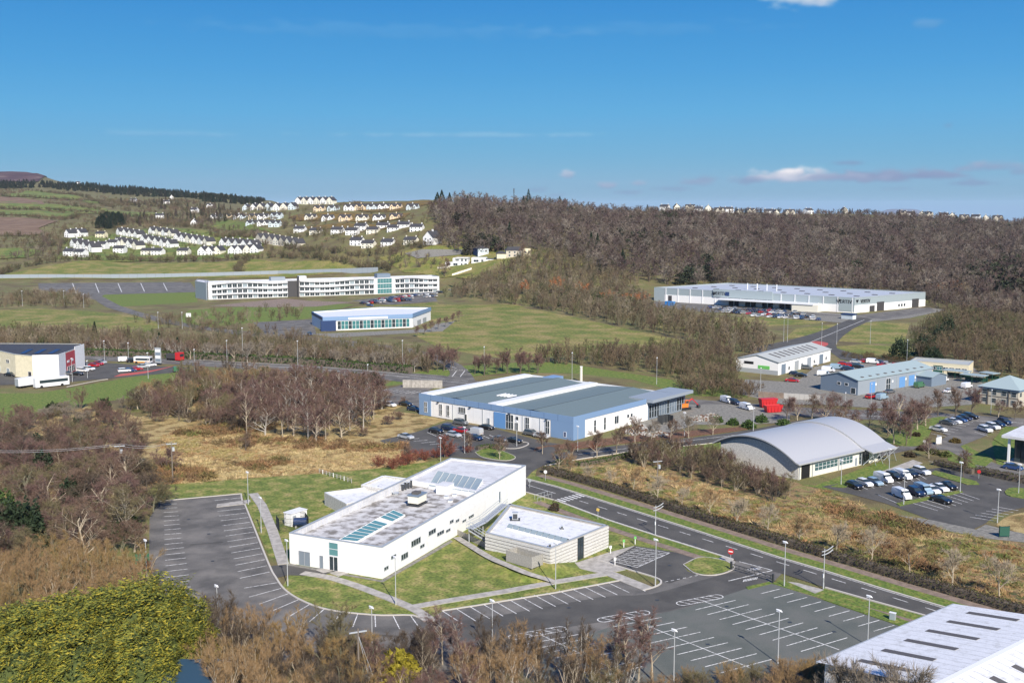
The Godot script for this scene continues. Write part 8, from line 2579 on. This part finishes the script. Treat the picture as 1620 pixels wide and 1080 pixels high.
	rows.call([[450, 521, 500, 520], [480, 531, 500, 530], [560, 487, 590, 484]], 5.0, "beside the blue showroom", "cars beside the showroom", 0.45)
	put.call([[8, 588, "saloon", "red"], [16, 595, "saloon", "black"], [106, 593, "saloon", "grey"], [122, 593.5, "saloon", "black"], [130, 588.5, "suv", "white"], [140, 586, "suv", "white"], [148, 580, "hatchback", "red"], [155, 577.5, "hatchback", "red"], [160, 575, "hatchback", "silver"]], g(100, 590), g(130, 592), "around the cream commercial block", "cars round the commercial block", 0.06)
	put.call([[196, 589, "suv", "white"], [206, 588, "hatchback", "blue"], [216, 586, "hatchback", "red"], [226, 582, "saloon", "silver"], [237, 580, "suv", "white"], [196, 572, "van", "white"], [209, 573, "suv", "black"], [284, 588, "van", "green"]], g(190, 590), g(230, 587), "on the forecourt by the totem sign", "cars by the totem sign", 0.06)
	# coach, trailer, minibus and lorry by the main road
	var bus := func(called: String, label: String, cat: String, a: Vector3, b: Vector3, l: float, h: float, mt: Material, stripe: Material) -> void:
		var o := at_frame(called, label, cat, a, b)
		bx(o, "body", Vector3(0, 0.35, -2.5), Vector3(l, h, 0), mt)
		bx(o, "window_band", Vector3(l * 0.12, h * 0.5, 0), Vector3(l * 0.96, h * 0.82, 0.03), M.glass)
		bx(o, "windscreen", Vector3(l, h * 0.42, -2.3), Vector3(l + 0.03, h * 0.85, -0.2), M.glass)
		bx(o, "stripe", Vector3(0.05, h * 0.18, 0), Vector3(l - 0.05, h * 0.36, 0.04), stripe)
		for x in [l * 0.17, l * 0.78]:
			for z in [0.0, -2.5]:
				var m := MB.new()
				m.tube(Vector3(x, 0.48, z - 0.15), Vector3(x, 0.48, z + 0.12), 0.48, 0.48, 10)
				m.tube(Vector3(x, 0.48, z + 0.12), Vector3(x, 0.48, z + 0.13), 0.48, 0.0, 10)
				part(o, "wheel", m.mesh(), M.tyre)
	bus.call("coach", "white coach with a dark window band below the cream block", "coach", g(56, 615), g(102, 610), 11.0, 3.2, M.white_metal, M.white_metal)
	bus.call("minibus", "yellow and white minibus on the totem sign's forecourt", "minibus", g(211, 575), g(233, 575.5), 6.5, 2.6, M.white_metal, M.car_orange)
	var tr := at_frame("box_trailer", "white box trailer parked behind the coach", "trailer", g(29, 615), g(58, 611))
	bx(tr, "box", Vector3(0, 0.8, -2.4), Vector3(7.0, 3.3, 0), M.white_metal)
	bx(tr, "rear_door", Vector3(-0.05, 0.9, -2.3), Vector3(0, 3.2, -0.1), M.grey_metal)
	bx(tr, "chassis", Vector3(0.2, 0.5, -2.1), Vector3(6.8, 0.8, -0.3), M.dark_steel)
	for x in [1.2, 2.3]:
		var m := MB.new()
		m.tube(Vector3(x, 0.45, -2.3), Vector3(x, 0.45, -0.05), 0.45, 0.45, 10)
		part(tr, "wheel", m.mesh(), M.tyre)
	var lo := at_frame("lorry", "red cabbed lorry with a dark trailer on the main road", "lorry", g(262, 570), g(285, 572))
	bx(lo, "trailer", Vector3(0, 0.9, -2.4), Vector3(4.6, 2.6, 0), M.slate)
	bx(lo, "cab", Vector3(4.8, 0.5, -2.4), Vector3(7.2, 3.4, 0), M.red)
	bx(lo, "windscreen", Vector3(7.2, 1.8, -2.2), Vector3(7.24, 2.9, -0.2), M.glass)
	for x in [0.9, 2.0, 5.8]:
		var m := MB.new()
		m.tube(Vector3(x, 0.48, -2.3), Vector3(x, 0.48, 0.02), 0.48, 0.48, 10)
		part(lo, "wheel", m.mesh(), M.tyre)
	for k in CAR: CAR[k].free()

# ---------- street furniture ----------
func build_street() -> void:
	var pole := MB.new()
	pole.tube(Vector3.ZERO, Vector3(0, 1.2, 0), 0.1, 0.1, 8)
	pole.tube(Vector3(0, 1.2, 0), Vector3(0, 7.0, 0), 0.075, 0.055, 8)
	var pm := pole.mesh()
	var head := MB.new()
	head.tube(Vector3(-0.42, 7.0, 0), Vector3(-0.1, 7.1, 0), 0.05, 0.17, 8)
	head.tube(Vector3(-0.1, 7.1, 0), Vector3(0.45, 7.16, 0), 0.17, 0.1, 8)
	head.tube(Vector3(0.45, 7.16, 0), Vector3(0.5, 7.16, 0), 0.1, 0.0, 8)
	var hm := head.mesh()
	var lens := MB.new()
	lens.box(Vector3(-0.1, 6.93, -0.12), Vector3(0.4, 6.99, 0.12))
	var lm := lens.mesh()
	var lamp := func(u: float, v: float, h: float, label: String, group: String, turn: float) -> void:
		var o := thing("street_lamp", label, "street lamp", g(u, v), turn, group)
		var x := Transform3D(Basis.from_scale(Vector3(1, h / 7.0, 1)), Vector3.ZERO)
		part(o, "pole", pm, M.lamp_grey, x)
		var hx := Transform3D(Basis(), Vector3(0, h - 7.0, 0))
		part(o, "lamp_head", hm, M.white_metal, hx)
		part(o, "lens", lm, M.lamp_lens, hx)
	for q in [[626, 957, 7.4, "grey lamp post on the lawn at the block's front corner"], [879, 932, 7.4, "grey lamp post on the strip before the wing"], [455, 927, 7.4, "grey lamp post at the curve before the entrance doors"], [413, 843, 6.6, "grey lamp post beside the straight path"], [392.5, 798, 6.6, "grey lamp post at the far end of the left bays"], [345, 1006, 7.2, "grey lamp post rising from the tan thicket by the hedge"], [232, 918, 6.6, "grey lamp post by the green board at the left wood"], [589, 1044, 7.2, "grey lamp post in the thicket above the utility pole"], [779, 1032, 7.2, "grey lamp post in the thicket below the centre bays"], [1037, 928, 7.6, "grey lamp post at the tip of the kerb by the disabled bays"], [1241, 928, 7.2, "grey lamp post left of the tree row at the gate verge"], [1373, 1022, 7.0, "grey lamp post at the staff car park's right end"], [1231, 1050, 7.2, "grey lamp post in the middle of the staff car park"], [1066, 1082, 7.0, "grey lamp post at the thicket edge of the staff rows"], [1430, 799, 6.4, "grey lamp post beside the white van at the hall"], [1519.5, 779, 6.4, "grey lamp post at the end of the hall's middle island"], [1578.5, 827, 6.4, "grey lamp post by the dry lawn"], [1612, 781, 6.2, "grey lamp post on the island at the right edge"], [1331, 767, 5.4, "grey lamp post before the hall's cream wall"], [1407, 748, 5.4, "grey lamp post before the hall's entrance"], [735, 717, 6.4, "grey lamp post by the dogwoods at the blue unit"], [817.5, 706, 6.4, "grey lamp post at the blue unit's drive"], [697, 730, 5.6, "grey lamp post behind the far roof edge"], [914, 714, 6.2, "grey lamp post beside the blue corner"], [1083, 690, 6.2, "grey lamp post at the rubble yard's front"], [1192, 682, 6.2, "grey lamp post above the curved roof"]]:
		lamp.call(q[0], q[1], q[2], q[3], "", 2.4)
	var far := [[234, 599, 9], [308, 598, 10], [359, 576, 9], [384, 572, 13], [471, 582, 10], [637, 586, 11], [582, 615, 8], [766, 593, 10], [905, 604, 10], [1039, 608, 9], [1203, 627, 9], [1377, 544, 10], [1435, 575, 9], [1378, 650, 8], [1240, 541, 12], [1246, 541, 12], [1300, 548, 10], [1324, 545, 9], [114, 604, 8], [138, 598, 6], [165, 572, 8], [203, 571, 7], [1337, 660, 7], [250, 520, 8], [288, 520, 8], [35, 484, 9], [101, 484, 9], [132, 487, 8], [1568, 655, 7]]
	for i in far.size():
		lamp.call(far[i][0], far[i][1], far[i][2], "tall distant lamp post along the main roads beyond the meadow", "distant lamp posts of the main roads", 1.2)
	# road lamps with two curved arms
	for q in [[1037, 846, 5.6, "road lamp with curved double arms, farther one beside the road"], [1303, 932, 6.6, "road lamp with curved double arms, nearer one beside the road"]]:
		var o := thing("road_lamp", q[3], "street lamp", g(q[0], q[1]), 0.3)
		part(o, "pole", pm, M.lamp_grey, Transform3D(Basis.from_scale(Vector3(1.1, q[2] / 7.0, 1.1)), Vector3.ZERO))
		for k in 2:
			var m := MB.new()
			var prev := Vector3(-0.5, q[2] - 1.0 + k * 0.55, 0)
			for i in 7:
				var t := i / 6.0
				var p := Vector3(-0.5 + t * 2.0, q[2] - 1.0 + k * 0.55 + t * t * 0.75, 0)
				if i > 0: m.tube(prev, p, 0.06 + 0.03 * t, 0.06 + 0.03 * t, 6)
				prev = p
			part(o, "arm", m.mesh(), M.lamp_grey)
		bx(o, "control_box", Vector3(-0.16, 1.9, -0.1), Vector3(0.0, 2.5, 0.12), M.white_metal)
	# wooden poles with wires
	var wp := func(u: float, v: float, h: float, label: String) -> Vector3:
		var o := thing("utility_pole", label, "utility pole", g(u, v), 0.4)
		var m := MB.new()
		m.tube(Vector3(0, -0.3, 0), Vector3(0, h, 0), 0.15, 0.11, 8)
		part(o, "pole", m.mesh(), M.wood_pole)
		bx(o, "crossarm", Vector3(-1.1, h - 0.5, -0.07), Vector3(1.1, h - 0.34, 0.07), M.galv)
		for x in [-1.0, 0.0, 1.0]:
			var c := MB.new()
			c.tube(Vector3(x, h - 0.34, 0), Vector3(x, h - 0.05, 0), 0.07, 0.05, 6)
			part(o, "insulator", c.mesh(), M.slate_brown)
		if h > 8.7 or h < 8.5: bx(o, "transformer", Vector3(0.12, h - 2.0, -0.25), Vector3(0.6, h - 1.2, 0.25), M.galv)
		return g(u, v) + Vector3(0, h - 0.1, 0)
	var w1: Vector3 = wp.call(273, 763, 9.0, "wooden utility pole at the edge of the dry meadow")
	var w2: Vector3 = wp.call(191, 762, 8.4, "wooden utility pole in the left wood")
	var w3: Vector3 = wp.call(568, 1100, 8.6, "wooden utility pole with a crossarm in the lower thicket")
	wp.call(1040, 770, 6.0, "thin bare pole in the thicket before the hall")
	var wire := thing("power_line", "thin power line between the two wooden poles on the left", "power line", Vector3.ZERO)
	for s in [-0.9, 0.9]:
		var m := MB.new()
		var far_end := g(-60, 770) + Vector3(0, 8, 0)
		for seg in [[w1, w2], [w2, far_end]]:
			var prev: Vector3 = seg[0]
			for i in 9:
				var t := i / 8.0
				var p: Vector3 = seg[0].lerp(seg[1], t) - Vector3(0, sin(PI * t) * 0.8, 0) + Vector3(0, 0, s)
				if i > 0: m.tube(prev, p, 0.02, 0.02, 3)
				prev = p
		part(wire, "wire", m.mesh(), M.galv)
	var stay := thing("stay_wire", "pair of stay wires running down from the lower utility pole", "cable", Vector3.ZERO)
	for s in [2.0, 2.8]:
		var m := MB.new()
		m.tube(w3 - Vector3(0, 0.6, 0), Vector3(w3.x + s, 0.2, w3.z + 1.0), 0.03, 0.03, 3)
		part(stay, "wire", m.mesh(), M.galv)
	# road signs
	var ne := thing("road_sign", "round red no entry sign at the car park mouth", "road sign", g(1156, 893), -0.5)
	var pl := MB.new()
	pl.tube(Vector3.ZERO, Vector3(0, 2.7, 0), 0.04, 0.04, 6)
	part(ne, "post", pl.mesh(), M.galv)
	var disc := MB.new()
	disc.tube(Vector3(0, 2.3, 0.04), Vector3(0, 2.3, 0.07), 0.5, 0.5, 20)
	disc.tube(Vector3(0, 2.3, 0.07), Vector3(0, 2.3, 0.075), 0.5, 0.0, 20)
	part(ne, "disc", disc.mesh(), M.red)
	bx(ne, "white_bar", Vector3(-0.36, 2.2, 0.076), Vector3(0.36, 2.4, 0.085), M.white)
	for q in [[863, 761, 2.4, "white", "round grey backed sign by the hedge end"], [946, 822, 2.3, "yellow_paint", "small yellow diamond sign on the road verge"], [838, 772, 2.0, "galv", "slim grey sign post at the road behind the block"], [1463, 709, 2.0, "white", "small white sign at the hall's side road"], [1549, 757, 1.9, "red", "small red round sign at the hall's exit"]]:
		var o := thing("road_sign", q[4], "road sign", g(q[0], q[1]), -0.4)
		part(o, "post", pl.mesh(), M.galv, Transform3D(Basis.from_scale(Vector3(1, q[2] / 2.7, 1)), Vector3.ZERO))
		var m := MB.new()
		var k := 4 if q[3] == "yellow_paint" else 12
		m.tube(Vector3(0, q[2] - 0.3, 0.04), Vector3(0, q[2] - 0.3, 0.07), 0.4, 0.4, k)
		m.tube(Vector3(0, q[2] - 0.3, 0.07), Vector3(0, q[2] - 0.3, 0.075), 0.4, 0.0, k)
		part(o, "plate", m.mesh(), M[q[3]])
	# swing barrier at the car park mouth
	var a := g(1157, 902)
	var b := g(1223, 922)
	var ba := at_frame("swing_barrier", "dark steel swing barrier across the car park mouth", "barrier", a, b)
	var L := a.distance_to(b)
	for x in [0.0, L]: bx(ba, "post", Vector3(x - 0.14, 0, -0.14), Vector3(x + 0.14, 1.5, 0.14), M.dark_steel)
	for y in [0.55, 1.1]: bx(ba, "rail", Vector3(0.1, y, -0.04), Vector3(L - 0.1, y + 0.09, 0.04), M.dark_steel)
	for i in 8: bx(ba, "upright", Vector3(L * (i + 0.5) / 8, 0.5, -0.03), Vector3(L * (i + 0.5) / 8 + 0.06, 1.15, 0.03), M.dark_steel)
	var cab := at_frame("utility_cabinet", "small grey utility cabinet on the verge beyond the staff bays", "cabinet", g(1407, 981), g(1416, 983))
	bx(cab, "body", Vector3(0, 0.08, -0.45), Vector3(0.85, 1.15, 0), M.grey_metal)
	bx(cab, "door", Vector3(0.06, 0.16, 0), Vector3(0.79, 1.07, 0.03), M.panel_grey)
	bx(cab, "lid", Vector3(-0.05, 1.15, -0.5), Vector3(0.9, 1.22, 0.05), M.white_metal)
	for q in [[1352, 0], [1350, 0]]: pass
	for q in [[987, 866, "yellow green bollard left of the disabled bays"], [1005, 861, "yellow green bollard at the corner of the disabled bays"], [966, 876, "thin white post at the wing's corner"], [973, 895, "small white sign post by the disabled bays"]]:
		var o := thing("bollard", q[2], "bollard", g(q[0], q[1]))
		bx(o, "post", Vector3(-0.06, 0, -0.06), Vector3(0.06, 1.2, 0.06), M.white)
		bx(o, "plate", Vector3(-0.2, 1.0, 0.06), Vector3(0.2, 1.5, 0.09), M.sign_green if q[0] in [987, 1005] else M.white)
	# wire cage with plant, beside the block
	var ca := g(442, 842)
	var cb := g(497, 836)
	var cg := at_frame("mesh_compound", "dark mesh cage beside the white block", "cage", ca, cb)
	var cl := 5.4
	for side in 4:
		var m := MB.new()
		for i in 22:
			var t := i / 21.0
			var p := [Vector3(t * cl, 0, 0), Vector3(cl, 0, -t * 3.6), Vector3(t * cl, 0, -3.6), Vector3(0, 0, -t * 3.6)][side] as Vector3
			m.tube(p, p + Vector3(0, 2.4, 0), 0.02, 0.02, 3)
		for y in [0.1, 0.8, 1.6, 2.35]:
			var e := [[Vector3(0, y, 0), Vector3(cl, y, 0)], [Vector3(cl, y, 0), Vector3(cl, y, -3.6)], [Vector3(0, y, -3.6), Vector3(cl, y, -3.6)], [Vector3(0, y, 0), Vector3(0, y, -3.6)]][side] as Array
			m.tube(e[0], e[1], 0.03, 0.03, 3)
		part(cg, "mesh_panel", m.mesh(), M.dark_steel)
	var bt := thing("storage_tank", "dark blue round tank inside the mesh cage", "tank", ca.lerp(cb, 0.55) + Vector3(0, 0, -1.8))
	var tm := MB.new()
	tm.tube(Vector3(-1.2, 1.1, 0), Vector3(1.2, 1.1, 0), 0.8, 0.8, 12)
	tm.tube(Vector3(1.2, 1.1, 0), Vector3(1.3, 1.1, 0), 0.8, 0.0, 12)
	tm.tube(Vector3(-1.3, 1.1, 0), Vector3(-1.2, 1.1, 0), 0.0, 0.8, 12)
	part(bt, "shell", tm.mesh(), M.navy)
	for x in [-0.8, 0.8]: bx(bt, "saddle", Vector3(x - 0.15, 0, -0.6), Vector3(x + 0.15, 0.5, 0.6), M.concrete_wall)
	var wc := at_frame("plant_cabin", "white box cabin between the cage and the block", "cabin", g(461, 834), g(498, 822))
	bx(wc, "body", Vector3(0, 0.1, -2.0), Vector3(4.0, 2.5, 0), M.white)
	bx(wc, "roof", Vector3(-0.1, 2.5, -2.1), Vector3(4.1, 2.62, 0.1), M.roof_white)
	bx(wc, "door", Vector3(0.3, 0.15, 0), Vector3(1.2, 2.1, 0.04), M.grey_metal)
	# green board and red bin by the left wood
	var gb := at_frame("green_board", "dark green board fence at the edge of the left car park", "board fence", g(214, 897), g(234, 895))
	for i in 5: bx(gb, "panel", Vector3(i * 0.45, 0, -0.05), Vector3(i * 0.45 + 0.43, 2.2, 0.02), M.green_paint)
	# timber rail fence behind the annexes
	var rf := thing("rail_fence", "low white post and rail fence behind the annexes", "fence", Vector3.ZERO)
	var r0 := g(505, 748)
	var r1 := g(556, 764)
	for i in 10:
		var p := r0.lerp(r1, i / 9.0)
		bx(rf, "post", p + Vector3(-0.07, 0, -0.07), p + Vector3(0.07, 1.0, 0.07), M.white if i % 3 == 1 else M.timber)
	for y in [0.45, 0.85]:
		var m := MB.new()
		m.tube(r0 + Vector3(0, y, 0), r1 + Vector3(0, y, 0), 0.05, 0.05, 4)
		part(rf, "rail", m.mesh(), M.timber)
	# timber screen beside the stair, and cycle rails behind the block
	var ts := at_frame("timber_screen", "low timber boarded screen beside the fire stair", "screen", g(722, 846), g(778, 872))
	var tl := g(722, 846).distance_to(g(778, 872))
	for i in 26: bx(ts, "board", Vector3(tl * i / 26.0, 0.05, -0.05), Vector3(tl * (i + 0.9) / 26.0, 1.1, 0), M.timber)
	var cr := thing("hand_rail", "grey handrails on the ramp behind the wing", "railing", Vector3.ZERO)
	for q in [[846, 790, 866, 784], [850, 795, 873, 788]]:
		var m := MB.new()
		var p := g(q[0], q[1])
		var e := g(q[2], q[3])
		m.tube(p + Vector3(0, 1, 0), e + Vector3(0, 1, 0), 0.04, 0.04, 4)
		for i in 5: m.tube(p.lerp(e, i / 4.0), p.lerp(e, i / 4.0) + Vector3(0, 1, 0), 0.03, 0.03, 4)
		part(cr, "rail", m.mesh(), M.galv)
	# grey fence across the workshops' frontage
	var pf := thing("concrete_fence", "grey panel fence in front of the workshops", "fence", Vector3.ZERO)
	var f0 := g(1200, 628)
	var f1 := g(1298, 634)
	for i in 12: wall_run(pf, "panel", f0.lerp(f1, i / 12.0), f0.lerp(f1, (i + 0.95) / 12.0), 0.0, 1.8, 1.8, 0.15, M.concrete_wall if i > 4 else M.pinkpath)
	var rl := thing("guard_rail", "white guard rail along the road at the far right", "guard rail", Vector3.ZERO)
	for i in 8:
		var p := g(1560 + i * 14, 556 + i * 0.6)
		var e := g(1573 + i * 14, 556.5 + i * 0.6)
		wall_run(rl, "rail", p, e, 0.5, 1.0, 1.0, 0.1, M.white_metal)
		bx(rl, "post", p + Vector3(-0.08, 0, -0.3), p + Vector3(0.08, 0.9, -0.12), M.galv)

func _ready() -> void:
	rng.seed = 42
	build_light()
	build_materials()
	build_land()
	build_roads()
	build_white_block()
	build_blue_unit()
	build_hall()
	build_front_shed()
	build_workshops()
	build_far_blocks()
	build_plants()
	build_vegetation()
	build_hills()
	build_houses()
	build_vehicles()
	build_street()
